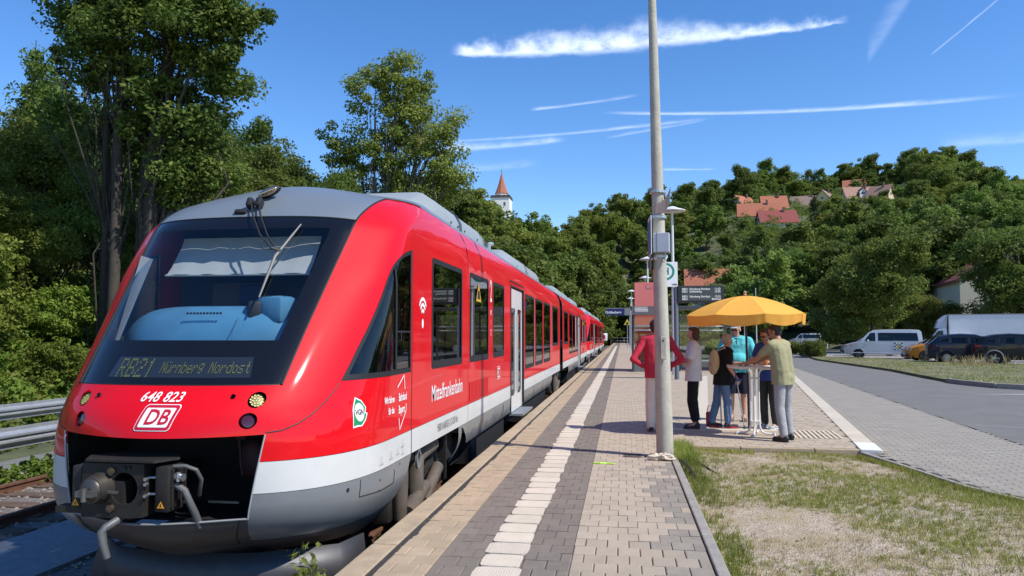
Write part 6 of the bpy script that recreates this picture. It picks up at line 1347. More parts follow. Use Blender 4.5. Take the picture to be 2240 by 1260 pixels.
def tree(name, label, loc, height, lobes, nclump, per, leaf, size, seed, trunks, bark=BARK, crad=.9, frac=.4, group=None, up=.55, cat='tree', r0=.3, shell=.5, vary=.5):
    t = thing(name, label, cat, loc, 0, group); pts = crown_points(nclump, lobes, seed, shell); r_ = rng(seed + 1); rad = crad * r_.uniform(1 - vary, 1 + vary, len(pts))
    put('crown', leaves('crown', pts, rad, per, size, seed + 2, up=up), leaf, t)
    for k, (tp_, tr_) in enumerate(trunks):
        tp_ = np.array(tp_, float); near = pts if len(trunks) == 1 else pts[np.argsort(np.linalg.norm(pts[:, :2] - tp_[-1, :2], axis=1))[:max(6, len(pts)//len(trunks))]]
        branchy([tuple(p) for p in tp_], list(tr_), near, seed + 5 + k, frac, r0).build('trunk', bark, t, ang=60)
    return t
def zg(x, y): return float(terrain(x, y))
# ---- the tall dark tree left of the train with several stems
def P3(x, y): return (x, y, zg(x, y) - .2)
tx, ty = -15.9, 22.5
tree('maple_tree', 'tallest dark tree at the left, its crown running out of the top of the picture', (tx, ty, -.9), 20,
     [(-.4,0,13.6,2.8,3.0,2.4),(.4,.3,15.6,2.9,3.0,2.8),(2.3,0,12.6,1.7,1.7,1.5),(3.0,.2,11.2,1.1,1.1,.8),(2.9,-.3,13.4,1.5,1.5,1.2),(-2.1,.2,12.6,1.2,1.5,1.6),(.5,.2,10.2,1.7,1.6,1.6),(1.1,.4,8.0,1.1,1.1,1.4),(-1.2,0,15.6,1.9,2.2,2.2),(1.8,0,9.8,1.2,1.1,.8),(3.4,0,12.6,.9,.9,.7),(-1.0,1.3,9.2,1.7,1.2,1.7),(.9,1.2,6.4,1.5,1.1,1.6),(-1.2,1.4,5.4,1.6,1.1,1.6),(1.6,.8,8.6,1.3,1.1,1.2),(-2.6,.6,9.8,1.2,1.2,1.4),(1.9,.6,11.2,1.4,1.3,1.1)], 430, 210, LF_OAK, .085, 41,
     [([(.1,0,0),(.2,.05,4),(.3,.1,8),(.6,.15,11),(.9,.3,14),(1.1,.3,17)], (.36,.31,.28,.24,.16,.06)), ([(-.9,-.1,0),(-.85,-.1,5),(-.8,-.2,9),(-.6,-.2,13),(-.7,0,16)], (.20,.18,.15,.10,.05)), ([(-1.55,.3,0),(-1.5,.3,6),(-1.6,.2,11),(-2.1,0,14.5)], (.15,.14,.11,.04)), ([(-.35,.4,2.0),(-.3,.3,6),(-.1,.2,8.5)], (.10,.09,.07))], crad=.62, frac=.35, vary=.45)
# ---- wood behind: individual trees on the bank (x, y, height, width, kind)
LK = {'d': LF_OAK, 'l': LF_LIGHT, 'y': LF_YEL}
LB = {'d': 'dark leafy tree on the wooded bank left of the train', 'l': 'green leafy tree on the wooded bank left of the train', 'y': 'yellowish green tree on the wooded bank left of the train'}
protos = {}
def proto(key, leaf, height, width, seed, nclump, per, size, crad, bark=BARK, low=.18, frac=.3, up=.6):
    """one shared crown and trunk of about unit proportions"""
    if key in protos: return protos[key]
    r_ = rng(seed); lob = []
    for k in range(9):
        a = r_.uniform(0, 6.28); q = r_.uniform(.1, .52) * width; z = height * r_.uniform(low + .14, .86); sc = (1 - abs(z / height - .55) * .75); lob.append((q*math.cos(a)*sc, q*math.sin(a)*sc, z, width * r_.uniform(.2, .34) * sc, width * r_.uniform(.2, .34) * sc, height * r_.uniform(.10, .18)))
    lob.append((0, 0, height * .6, width * .34, width * .34, height * .34))
    pts = crown_points(nclump, lob, seed, .45); rad = crad * rng(seed+1).uniform(.6, 1.4, nclump); cm = leaves('crown', pts, rad, per, size, seed+2, up=up); cm.materials.append(leaf)
    tm_ = branchy([(0, 0, -.6), (.02*width, 0, height*.3), (-.02*width, .02*width, height*.62), (0, 0, height*.9)], [height*.020, height*.016, height*.010, height*.003], pts, seed+3, frac); me = mesh('trunk', tm_.V, tm_.F, True); me.materials.append(bark); protos[key] = (cm, me); return protos[key]
def place(key, name, label, x, y, sc, rz, group, z=None, sz=1.0, cat='tree'):
    cm, tm_ = protos[key]; t = thing(name, label, cat, (x, y, zg(x, y) if z is None else z), rz, group); t.scale = (sc, sc, sc * sz); put('crown', cm, None, t); put('trunk', tm_, None, t); return t
proto('d1', LF_OAK, 14, 8.5, 101, 220, 190, .12, 1.0); proto('d2', LF_OAK, 15, 7.5, 111, 210, 190, .12, .95); proto('l1', LF_LIGHT, 13, 8, 121, 220, 190, .12, 1.0); proto('y1', LF_YEL, 12, 8, 131, 220, 190, .115, .95); proto('y2', LF_YEL, 13, 7, 141, 190, 170, .115, .9, BARKL)
wood = [(-23.5,19.5,.62,'l1'),(-27,24,.55,'d1'),(-22.5,26,.66,'l1'),(-30,21,.55,'y1'),(-33,27,.7,'l1'),(-25,31,.84,'d2'),(-20.5,33,.64,'y1'),(-18.6,30,.50,'d1'),(-17.6,36,.64,'y2'),(-22,39,.82,'d2'),(-17.2,43,.74,'y1'),(-20,48,.92,'d1'),(-27,46,1.0,'d2'),(-33,38,1.0,'l1'),(-15.9,48,.70,'d2'),(-17.6,58,.78,'y2'),(-20,63,.95,'l1'),(-24,58,1.0,'d1'),(-14.8,63,.80,'y1'),(-30,55,1.05,'d2'),(-15.5,72,.92,'d1'),(-21.5,74,1.0,'l1'),(-28,30,.8,'y2'),(-38,25,1.0,'d1'),(-22.0,22.0,.42,'d2'),(-30.5,17.0,.7,'d2'),(-19.4,25.9,.46,'d1'),(-21.2,23.6,.44,'l1'),(-16.9,29,.40,'d2'),(-13.2,70,.75,'y2'),(-26.5,54,1.22,'y2'),(-32,55,1.1,'l1'),(-27.5,62,1.1,'y1')]
r_ = rng(77)
def where(x, y):
    px = 1120 + 1618 * math.tan(math.atan2(x, y) + R(8.44))
    return 'at the left edge of the picture' if px < 130 else 'behind the trunks of the tall dark tree' if px < 420 else 'between the tall dark tree and the airy tree' if px < 690 else 'behind the train roof near the airy tree'
for x, y, sc, k in wood: place(k, 'broadleaf_tree', {'d': 'dark leafy tree ', 'l': 'green leafy tree ', 'y': 'yellowish green tree '}[k[0]] + where(x, y), x, y, sc * ((.84 if x < -21 else .95) if y < 46 else .92), r_.uniform(0, 6.28), {'d': 'dark trees of the bank', 'l': 'green trees of the bank', 'y': 'yellowish trees of the bank'}[k[0]], sz=r_.uniform(.95, 1.15))
proto('b1', LF_LIGHT, 5.5, 5.5, 171, 190, 70, .105, .42, BARK, .0, .3, .5); proto('b2', LF_BUSH, 4.5, 5.5, 181, 180, 70, .10, .40, BARK, .0, .3, .5)
for i, (x, y, sc, k) in enumerate([(-18.6,15.6,.55,'b2'),(-19.6,19.6,.75,'b1'),(-18.6,22.4,.62,'b2'),(-24.5,17.2,.6,'b1'),(-17.8,26.6,.75,'b1'),(-21.6,21.4,.6,'b2'),(-16.6,19.4,.42,'b2'),(-16.8,23.6,.50,'b1'),(-22,14.4,.7,'b2'),(-15.9,30,.6,'b2'),(-16.4,34,.7,'b1')]):
    place(k, 'bush', ('sunlit green bush ' if k == 'b1' else 'yellow green bush ') + ('low behind the guard rails, nearest the train' if x > -19 else 'at the foot of the dark trees, far left'), x, y, sc, i * 1.1, 'bushes of the bank', cat='bush')
# the airy tall tree behind the train roof
ax, ay = -17.0, 53.0
tree('poplar_tree', 'tall airy tree with pale stems standing alone against the sky behind the train roof', (ax, ay, zg(ax, ay) - .3), 22,
     [(.8,0,19.0,2.3,2.2,2.0),(-1.0,0,17.6,2.6,2.2,2.2),(3.2,.2,15.2,2.4,2.2,2.4),(-3.8,0,14.6,1.7,1.6,1.5),(.2,0,14.0,3.0,2.4,2.2),(4.2,0,12.2,2.0,1.8,1.6),(-2.4,0,11.4,2.4,2,1.6),(2.0,0,10.6,2.4,2.2,1.8),(-3.4,.2,9.6,1.8,1.8,1.6),(.6,.3,8.0,2.6,2.2,2.2),(1.8,0,17.2,1.6,1.5,1.8)], 330, 125, LF_YEL, .115, 61,
     [([(.6,0,0),(.7,0,5),(1.0,0,10),(1.9,0,14),(2.9,.1,17)], (.24,.20,.16,.11,.04)), ([(-.1,.2,0),(-.2,.2,6),(-.4,.1,11),(.2,0,16),(.7,0,20)], (.20,.17,.14,.10,.03)), ([(-1.2,0,0),(-1.6,0,6),(-2.4,0,11),(-3.6,0,15)], (.15,.12,.09,.03)), ([(1.4,.2,0),(1.5,.2,5),(2.6,.1,10),(4,0,13)], (.16,.14,.10,.03)), ([(-.7,-.2,0),(-.9,-.2,7),(-1.3,0,13),(-1.3,0,18)], (.14,.12,.08,.03))], BARKL, crad=.72, frac=.55, r0=.42, shell=.4)
bpy.data.objects['poplar_tree'].scale = (1.06, 1.06, 1.14)
# far spruce tips behind the tall tree at the left
def spruce_mesh(h, w, seed, n=24, per=70):
    r_ = rng(seed); cen = []; rad = []
    for k in range(n):
        z = h * (.08 + .90 * k / n); rr = w * (1 - k / n)**.85 * .5
        for q in range(max(3, int(9 * (1 - k / n)))):
            a = r_.uniform(0, 6.28); d_ = rr * r_.uniform(.35, 1); cen.append((d_*math.cos(a), d_*math.sin(a), z - d_ * .35)); rad.append(.16 * w * (1 - .7 * k / n))
    cm = leaves('crown', np.array(cen), np.array(rad), per // 3, .045 * w, seed+1, up=.1, asp=.35); cm.materials.append(LF_CON)
    m = MB(); m.tube([(0, 0, -.5), (0, 0, h)], [h*.014, .02], 8); me = mesh('trunk', m.V, m.F); me.materials.append(BARK); return cm, me
protos['s1'] = spruce_mesh(16, 6, 201); protos['s2'] = spruce_mesh(18, 6.5, 205)
for i, (x, y, s_, lb) in enumerate(((-29.8, 33.3, .84, 'dark spruce tip showing behind the tall tree at the far left'), (-27.0, 31.5, .80, 'spruce close behind the stems of the tall dark tree'))): place('s1', 'spruce_tree', lb, x, y, s_, i, None)
# ---- bushes on the bank, plants by the rails
def clump_field(name, label, n, area, hmin, hmax, per, size, leaf, seed, kind='stuff', zoff=0):
    r_ = rng(seed); x = r_.uniform(area[0], area[1], n); y = area[2] + (area[3] - area[2]) * r_.uniform(0, 1, n)**1.5; z = terrain(x, y) + zoff; h = r_.uniform(hmin, hmax, n)
    cen = np.concatenate([np.stack([x + r_.normal(0, .25, n), y + r_.normal(0, .25, n), z + h * f_], 1) for f_ in (.25, .6, .95)]); me = leaves(name, cen, np.concatenate([h * .55, h * .45, h * .30]) * 1.0, per, size, seed + 1, up=.7); o = put(name, me, leaf); tag(o, None, None, None, kind); return o
clump_field('undergrowth', '', 1000, (-26, -14.6, 9, 50), .35, 1.25, 34, .085, LF_BUSH, 301); clump_field('undergrowth', '', 420, (-26, -15.2, 10, 50), .5, 1.5, 36, .085, LF_LIGHT, 305); clump_field('undergrowth', '', 420, (-24, -14.8, 9, 45), .4, 1.1, 34, .08, LF_YEL, 309)
clump_field('ground_plants', '', 210, (-9.6, -9.05, 7.2, 40), .12, .42, 26, .055, LF_BUSH, 311); clump_field('ground_plants', '', 420, (-14.6, -13.5, 9, 60), .12, .5, 24, .06, LF_BUSH, 315); clump_field('ground_plants', '', 240, (-13.2, -12.6, 9, 50), .05, .22, 16, .05, LF_YEL, 317)
clump_field('ground_plants', '', 120, (-10.5, -9.8, 7, 40), .05, .25, 16, .05, LF_YEL, 319)
clump_field('ground_plants', '', 14, (-2.15, -1.95, 16, 24), .1, .45, 20, .03, LF_BUSH, 323, zoff=.05)
# young seedling at the platform edge, big bushes as things
def sprout(x, y, z, h, lb, seed, leaf=LF_YEL, nl=46, s=.03):
    t = thing('seedling', lb, 'plant', (x, y, z)); r_ = rng(seed); m = MB(); tips = []
    for k in range(5):
        a = k * 1.26; e = (.05 * math.cos(a), .05 * math.sin(a), h * r_.uniform(.7, 1)); m.tube([(0, 0, 0), (e[0]*.4, e[1]*.4, e[2]*.5), e], [.004, .003, .0015], 5); tips += [np.array(e) * q for q in (.45, .7, .85, 1.0)]
    m.build('stem', mat('green_stem', (.12, .16, .04), .7), t); put('leaf_tuft', leaves('leaf_tuft', np.array(tips), np.full(len(tips), h * .14), nl // 4, s, seed, up=.6, asp=.4), leaf, t)
sprout(-1.93, 4.42, -.34, .60, 'small leafy seedling growing at the platform edge in front of the train', 5)
sprout(-1.98, 15.6, -.3, .35, 'green weed growing in the gap by the door step', 9, LF_BUSH)
# ---- wooded hill
hp = []
for i, (h_, w_, lf, sd) in enumerate(((14, 12, LF_HILL, 501), (15, 13, LF_HILL, 511), (13, 12, LF_LIGHT, 521), (16, 12, LF_OAK, 531), (13, 11, LF_HILL, 541), (12, 12, LF_HILL, 551), (14, 10, LF_YEL, 561))):
    proto('h%d' % i, lf, h_, w_, sd, 130, 85, .32, 1.3, BARK, .05, .12, .75); hp.append('h%d' % i)
HOUSES = []      # (bearing deg, range, clear half width deg)
def r_for(be, el):
    rr = np.linspace(90, 400, 800); x = rr * math.sin(R(be)); y = rr * math.cos(R(be)); e = np.degrees(np.arctan2(terrain(x, y) - 1.58, rr)); i = np.argmax(e > el); return float(rr[i]) if e.max() > el else 360.
HSPEC = [(9.05,9.4,8.5,8,'o'),(11.2,9.25,8.5,7,'o'),(10.2,8.75,14,8,'o'),(11.4,8.2,11.5,8,'r'),(13.3,9.1,17,10,'b'),(14.75,9.3,8,8,'y'),(16.9,10.4,12,8,'o'),(16.95,9.35,11,9,'g'),(18.3,9.3,7,7,'g'),(1.6,8.9,15,10,'o'),(-5.6,9.05,11,9,'t')]
for be, el, w_, d_, c in HSPEC: HOUSES.append((be, r_for(be, el), math.degrees(math.atan(w_ * .55 / r_for(be, el))) + .25))
HOUSES.append((6.5, 150, 1.6)); HOUSES.append((23.0, 108, 1.6))
r_ = rng(909); pts = []; tries = 0
def clear(x, y, mind):
    for (a, b) in pts:
        if (a - x)**2 + (b - y)**2 < mind * mind: return False
    return True
for be in np.arange(-17, 31, .62):
    r1 = np.interp(be, BT[:, 0], BT[:, 2]); q = r1 + r_.uniform(-6, 8)
    if any(abs(be - hb) < hwid + .3 and hr - 9 < q < hr + 10 for hb, hr, hwid in HOUSES) or (-2.2 < be < 1.8 and r_.rand() < .3): continue
    pts.append((q * math.sin(R(be)), q * math.cos(R(be))))
while tries < 9000 and len(pts) < 300:
    tries += 1; be = r_.uniform(-17.5, 31); r0 = np.interp(be, BR0[:, 0], BR0[:, 1]); r1 = np.interp(be, BT[:, 0], BT[:, 2]); q = math.sqrt(r_.uniform((r0 - 8)**2, (r1 + 22)**2)); x, y = q * math.sin(R(be)), q * math.cos(R(be))
    if x < 3 and y < 60: continue
    bad = False
    for hb, hr, hwid in HOUSES:
        if abs(be - hb) < hwid + 1.1 and hr - 9 < q < hr + 10: bad = True
    if bad or not clear(x, y, 7.6 if be < 3 else 10.2): continue
    pts.append((x, y))
for i, (x, y) in enumerate(pts):
    be = math.degrees(math.atan2(x, y)); near = math.hypot(x, y) < 190; k = hp[r_.choice(len(hp), p=(.2, .2, .12, .14, .16, .12, .06) if be > 0 else (.14, .14, .22, .10, .10, .08, .22))]
    small = any(abs(be - hb) < hwid + 1.0 and hr - 72 < math.hypot(x, y) < hr for hb, hr, hwid in HOUSES)
    place(k, 'hillside_tree', 'leafy tree of the wooded hillside' , x, y, r_.uniform(.72, 1.12) * (.92 if be < 3 else 1.0) * (.5 if small else 1), r_.uniform(0, 6.28), 'trees of the wooded hillside', sz=r_.uniform(.9, 1.15))
r1b = r_for(-1.2, 9.4); place('s2', 'spruce_tree', 'dark pointed spruce rising above the hill left of the concrete pole', r1b * math.sin(R(-1.25)), r1b * math.cos(R(-1.25)), 1.15, 0, None)
for be, el, s_, lb in ((14.0, 7.6, .75, 'spruce standing in front of the yellow gabled house on the hill'), (16.9, 8.4, .55, 'small spruce beside the white gabled house on the hill')):
    q = r_for(be, el) - 5; place('s2', 'spruce_tree', lb, q * math.sin(R(be)), q * math.cos(R(be)), s_, 1, None)
hs_c = []; r_ = rng(919)
for hb, hr, hwid in HOUSES[:11]:
    for _ in range(75):
        be = hb + r_.uniform(-hwid - 1.2, hwid + 1.2); q = hr + (r_.uniform(-60, -7) if r_.rand() < .8 else r_.uniform(7, 16)); hs_c.append((q * math.sin(R(be)), q * math.cos(R(be))))
hs_c = np.array(hs_c); zz_ = terrain(hs_c[:, 0], hs_c[:, 1]); hh_ = r_.uniform(1.2, 3.4, len(hs_c)); cen = np.concatenate([np.stack([hs_c[:, 0] + r_.normal(0, .8, len(hh_)), hs_c[:, 1], zz_ + hh_ * f_], 1) for f_ in (.2, .55, .85)])
put('hillside_undergrowth', leaves('hillside_undergrowth', cen, np.concatenate([hh_ * .75, hh_ * .6, hh_ * .4]), 34, .26, 921, up=.5), LF_HILL)['kind'] = 'stuff'
# dark belt of trees at the foot, behind the platform and car park
belt = [(-6,128,.95,'h3'),(-10,118,.95,'h3'),(-14,108,1.0,'h0'),(-16,96,1.0,'h3'),(1.5,186,1.0,'h3'),(7,176,1.0,'h3'),(-2.5,180,.9,'h3'),(13,168,1.05,'h3'),(10,140,.8,'h0'),(18,150,1.0,'h3'),(23,146,.95,'h0'),(30,150,1.0,'h3'),(37,138,1.0,'h3'),(44,130,1.0,'h0'),(52,126,1.05,'h3'),(-3.6,150,.8,'h3'),(9.5,128,.62,'h3'),(14,120,.66,'h3'),(48,112,.85,'h3'),(60,116,1.1,'h0')]
for i, (x, y, s_, k) in enumerate(belt): place(k, 'valley_tree', 'dark tree of the belt behind the platform and car park', x, y, s_, i * 1.3, 'dark trees behind the platform and car park')
for be, s_ in ((-10.1, 1.12), (-9.1, 1.10), (-8.0, 1.02), (-7.0, .95)): q = 178; place('h5', 'valley_tree', 'full tree in front of the white church tower', q * math.sin(R(be)), q * math.cos(R(be)), s_ * 1.2, be, 'trees below the church tower')
r_ = rng(977)
for i in range(26):
    a = R(33 + 62 * i / 26 + r_.uniform(-1, 1)); q = r_.uniform(85, 125); place(hp[i % 6], 'valley_tree', 'tree beyond the right edge of the car park', q * math.sin(a), q * math.cos(a), r_.uniform(.75, 1.0), i, 'trees beyond the right edge of the car park', z=-.1)
# individual trees of the car park
proto('round', LF_OAK, 12.5, 10.5, 701, 330, 170, .145, 1.0, BARK, .06, .2); place('round', 'lime_tree', 'big dark round tree standing behind the silver minibus', 22.6, 72.0, .86, .4, None, z=-.1, sz=1.02)
proto('park1', LF_YEL, 9, 7, 711, 170, 130, .13, .85, BARK, .12, .25); proto('park2', LF_LIGHT, 9.5, 7, 721, 170, 130, .13, .85, BARK, .12, .25)
place('park1', 'shrub_tree', 'yellowish tree left of the cream house behind the car park', 33.5, 88, .78, 0, None); place('park2', 'shrub_tree', 'bright green tree behind the mast in the car park', 30.0, 98, .92, 1, None)
proto('right', LF_OAK, 13, 11, 731, 300, 160, .15, 1.05, BARK, .05, .2); place('right', 'chestnut_tree', 'large dark tree at the right edge above the white truck', 38.6, 79.0, .98, 2.2, None, z=-.1)
place('park2', 'shrub_tree', 'dark leafy tree behind the far white van', 31, 148, 1.2, 2, None)
tree('young_tree', 'thin young tree with grey leaves in front of the white truck', (26.3, 47.8, 0), 4, [(0,0,3.1,1.2,1.1,.7),(-.7,0,2.7,.7,.7,.5),(.6,0,3.6,.8,.8,.5)], 60, 24, LF_LIGHT, .075, 88, [([(.5,0,0),(.35,0,1.4),(.0,0,2.6),(-.2,0,3.4)], (.06,.05,.035,.01)), ([(.5,0,0),(.6,0,1.5),(.7,0,2.9)], (.05,.04,.01))], crad=.32, frac=.6, r0=.5)
# hedges
def hedge(name, label, x0, x1, y0, y1, h, seed, leaf=LF_OAK, n=160):
    t = thing(name, label, 'hedge', ((x0 + x1)/2, (y0 + y1)/2, 0)); r_ = rng(seed); L_ = math.hypot(x1-x0, y1-y0); a = math.atan2(y1-y0, x1-x0)
    u = r_.uniform(-L_/2, L_/2, n); w = r_.uniform(-.55, .55, n); z = h * r_.uniform(.12, .9, n)**.8; cen = np.stack([u*math.cos(a) - w*math.sin(a), u*math.sin(a) + w*math.cos(a), z], 1); put('foliage', leaves('foliage', cen, np.full(n, .34), 70, .07, seed, up=.4), leaf, t)
    m = MB(); [m.tube([(q*math.cos(a), q*math.sin(a), -.1), (q*math.cos(a) + .1, q*math.sin(a), h*.7)], .025, 5) for q in np.linspace(-L_/2, L_/2, 8)]; o = m.build('stems', BARK, t); o['kind'] = 'stuff'
hedge('hedge', 'low dark hedge left of the silver minibus', 13.6, 15.3, 56.2, 62, 1.15, 801); hedge('hedge', 'olive green hedge in front of the far white van', 12.2, 15.8, 70, 66, 1.0, 805, LF_YEL); hedge('hedge', 'clipped bush behind the glazed shelter by the road', 7.0, 9.4, 62, 66, 1.2, 809, LF_LIGHT); hedge('hedge', 'reddish olive bush seen through the shelter glass', 4.6, 8.2, 88, 92, 3.2, 811, LF_YEL, 260)
# ---- houses and tower
WALLC = {'c': mat('house_cream', (.62, .54, .38), .9, var=.06), 'w': mat('house_white', (.70, .68, .64), .9, var=.05), 'y': mat('house_yellow', (.66, .52, .25), .9, var=.06)}
ROOFC = {'o': mat('roof_orange', (.35, .12, .065), .85, var=.22, vscale=2.5), 'r': mat('roof_dark_red', (.22, .05, .042), .85, var=.18, vscale=2.5), 'b': mat('roof_brown', (.23, .16, .125), .9, var=.2, vscale=2.5), 'g': mat('roof_faded', (.33, .19, .14), .9, var=.2, vscale=2.5), 't': mat('roof_terracotta', (.36, .15, .10), .9, var=.2), 'y': mat('roof_brown', (.23, .16, .125))}
WND = mat('house_window', (.03, .035, .045), .15, coat=.5); WFR = mat('window_frame_white', (.6, .6, .58), .6)
def house(label, x, y, z, rz, w, d, hw_, hr, wall, roof, nwin=4, dormer=0, chimney=True, half=False):
    t = thing('house', label, 'house', (x, y, z), rz); m = MB(); m.box((0, 0, hw_/2 - 2), (w, d, hw_ + 4)); m.add([(-w/2, -d/2, hw_), (-w/2, d/2, hw_), (-w/2, 0, hw_ + hr - .15), (w/2, -d/2, hw_), (w/2, d/2, hw_), (w/2, 0, hw_ + hr - .15)], [(0, 1, 2), (5, 4, 3)]); wl = m.build('wall', WALLC[wall], t)
    m = MB(); o = .5; ez = hw_ - o * hr / (d/2)
    P_ = lambda s_, th: [(-w/2 - o, s_ * (d/2 + o), ez + th), (w/2 + o, s_ * (d/2 + o), ez + th), (w/2 + o, 0, hw_ + hr + th), (-w/2 - o, 0, hw_ + hr + th)]
    for s_ in (1, -1): a = P_(s_, .22); b = P_(s_, 0); m.add(a + b, [(0, 1, 2, 3), (7, 6, 5, 4), (0, 4, 5, 1), (1, 5, 6, 2), (3, 7, 4, 0)])
    rf = m.build('roof', ROOFC[roof], t, fix=False)
    if chimney: m = MB(); m.box((w * .18, -.6, hw_ + hr + .3), (.6, .6, 1.6)); m.build('chimney', mat('chimney_dark', (.12, .09, .08), .9), rf)
    k = max(1, int(w / 2.6))
    for fl in range(max(1, int(hw_ / 2.7))):
        for i in range(k):
            xx = -w/2 + w * (i + .5) / k; m = MB(); m.box((xx, -d/2 - .02, 1.6 + 2.7 * fl), (1.15, .06, 1.35)); f_ = m.build('window', WFR, wl); m = MB(); m.box((xx, -d/2 - .06, 1.6 + 2.7 * fl), (.95, .02, 1.15)); m.build('pane', WND, f_)
    for s_ in (1, -1):
        for i in range(2): m = MB(); m.box((s_ * (w/2 + .02), -d * .2 + d * .4 * i, 1.6), (.06, 1.1, 1.3)); f_ = m.build('window', WFR, wl); m = MB(); m.box((s_ * (w/2 + .06), -d * .2 + d * .4 * i, 1.6), (.02, .9, 1.1)); m.build('pane', WND, f_)
        m = MB(); m.box((s_ * (w/2 + .02), 0, hw_ + hr * .3), (.06, 1.0, 1.1)); f_ = m.build('window', WFR, wl); m = MB(); m.box((s_ * (w/2 + .06), 0, hw_ + hr * .3), (.02, .8, .9)); m.build('pane', WND, f_)
    for k in range(dormer):
        xx = (-.25 + .5 * k) * w if dormer > 1 else 0; m = MB(); m.prism([(xx - 1.3, hw_ + .3), (xx + 1.3, hw_ + .3), (xx + 1.3, hw_ + hr * .45), (xx, hw_ + hr * .8), (xx - 1.3, hw_ + hr * .45)], -d/2 + .2, -.3); dm = m.build('dormer', WALLC['w'], t, fix=True); m = MB(); m.box((xx, -d/2 + .17, hw_ + hr * .38), (1.1, .04, .9)); m.build('pane', WND, dm)
        m = MB(); m.add([(xx - 1.6, -d/2 - .1, hw_ + hr*.42), (xx, -d/2 - .1, hw_ + hr * .86), (xx + 1.6, -d/2 - .1, hw_ + hr*.42), (xx - 1.6, 0, hw_ + hr*.42), (xx, 0, hw_ + hr * .86), (xx + 1.6, 0, hw_ + hr*.42)], [(0, 1, 4, 3), (1, 2, 5, 4), (3, 4, 1, 0), (4, 5, 2, 1)]); m.build('dormer_roof', ROOFC[roof], dm)
    return t
LBL = ['leftmost house of the hill group with steep orange roof and gable','orange roofed house just right of the steep gable, in the upper row','low wide orange roof below the steep gabled house','dark red roof lowest in the hillside group','long house with brown roof in the middle of the hillside group','yellow gabled house with brown roof behind the spruce','highest house on the hill, with orange roof and white dormer','house with faded red roof and white gable at the right of the group','small house with faded roof at the far right of the group','house with orange roof hidden behind the concrete pole','terracotta roof peeking over the trees right of the church tower']
ORI = [.9, .2, .05, .25, .0, 1.25, .0, .3, -.4, .15, .1]
for (be, el, w_, d_, c), lb, oo, (hb, hr, hwid) in zip(HSPEC, LBL, ORI, HOUSES):
    x, y = hr * math.sin(R(be)), hr * math.cos(R(be)); house(lb, x, y, zg(x, y) - 4.3, -R(be) + oo, w_, d_, 5.2 if c in 'byg' else 4.2, 4.6 if c != 'r' else 4.2, 'y' if c == 'y' else 'c' if c in 'bg' else 'w', c, dormer=1 if lb.startswith(('highest', 'house with faded')) else 0)
q = 150; x, y = q * math.sin(R(6.5)), q * math.cos(R(6.5)); house('house with orange roof and pale wall among the trees right of the white stop sign', x, y, 4.0, -R(6.5) + .05, 8.5, 7, 5.5, 5.0, 'w', 'o', chimney=False); 
house('cream house with red tiled roof at the right, partly hidden by the large dark tree', 47.2, 103.5, 0, 1.42, 14, 10.5, 8.6, 4.0, 'c', 'r', chimney=False)
tw_r, tw_b = 262, -9.25; x, y = tw_r * math.sin(R(tw_b)), tw_r * math.cos(R(tw_b)); zb = 28.5
t = thing('church_tower', 'white church tower with pointed red roof rising over the trees', 'tower', (x, y, zb)); WT = mat('tower_white', (.78, .76, .72), .9, var=.05)
m = MB(); m.box((0, 0, 8), (6.6, 6.6, 28)); wl = m.build('wall', WT, t); m = MB(); m.box((0, 0, 22.1), (7.2, 7.2, .35)); m.box((0, 0, 22.7), (6.9, 6.9, .12)); m.build('cornice', mat('gallery_dark', (.12, .10, .09), .8), t)
m = MB(); [m.box((-3.3 + .6 * k, s_ * 3.4, 22.45), (.08, .08, .6)) for k in range(12) for s_ in (1, -1)]; o = m.build('railing', MATS['gallery_dark'], t); o['kind'] = 'stuff'
m = MB(); m.lathe([(2.15, 22.2), (2.15, 23.9)], 8); m.build('lantern', WT, t); m = MB(); m.lathe([(2.5, 23.75), (2.35, 24.1), (1.75, 25.6), (1.15, 27.4), (.6, 29.4), (.12, 31.4), (.0, 31.5)], 8); rf = m.build('roof', ROOFC['o'], t); m = MB(); m.tube([(0, 0, 31.3), (0, 0, 34)], [.08, .03], 6); m.ell((0, 0, 32), (.22, .22, .22)); m.build('spire', MATS['gallery_dark'], rf)
for xx, zz in ((-1.6, 19.6), (1.6, 19.6), (0, 15)): m = MB(); m.box((xx, -3.31, zz), (.7, .06, 1.3)); f_ = m.build('window', MATS['gallery_dark'], wl)
# ================================================================== people
def remeshed(mb, voxel, smooth=4, fac=.5, wr=0., wscale=.12, seed=0):
    """one continuous skin from overlapping shapes; wr adds soft cloth folds"""
    me = mesh('form', mb.V, mb.F); o = bpy.data.objects.new('form', me); COL.objects.link(o)
    a = o.modifiers.new('r', 'REMESH'); a.mode = 'VOXEL'; a.voxel_size = voxel; a.use_smooth_shade = True
    b = o.modifiers.new('s', 'SMOOTH'); b.factor = fac; b.iterations = smooth
    dg = bpy.context.evaluated_depsgraph_get(); out = bpy.data.meshes.new_from_object(o.evaluated_get(dg)); bpy.data.objects.remove(o); bpy.data.meshes.remove(me)
    if wr:
        n = len(out.vertices); P = np.empty(n * 3); out.vertices.foreach_get('co', P); P = P.reshape(-1, 3); NN = np.empty(n * 3); out.vertices.foreach_get('normal', NN); NN = NN.reshape(-1, 3)
        f = 6.28 / wscale; r_ = rng(seed); d = np.zeros(n)
        for k in range(5): w = r_.normal(0, 1, 3) * np.array([1, 1, .9]); w /= np.linalg.norm(w); d += np.sin(P @ w * f * r_.uniform(.5, 1.3) + 2.2 * np.sin(P @ r_.normal(0, 9, 3)) + r_.uniform(0, 6)) / 5
        P += NN * (d * wr)[:, None]; out.vertices.foreach_set('co', P.ravel().astype(np.float32))
    out.polygons.foreach_set('use_smooth', np.ones(len(out.polygons), bool)); out.update(); return out
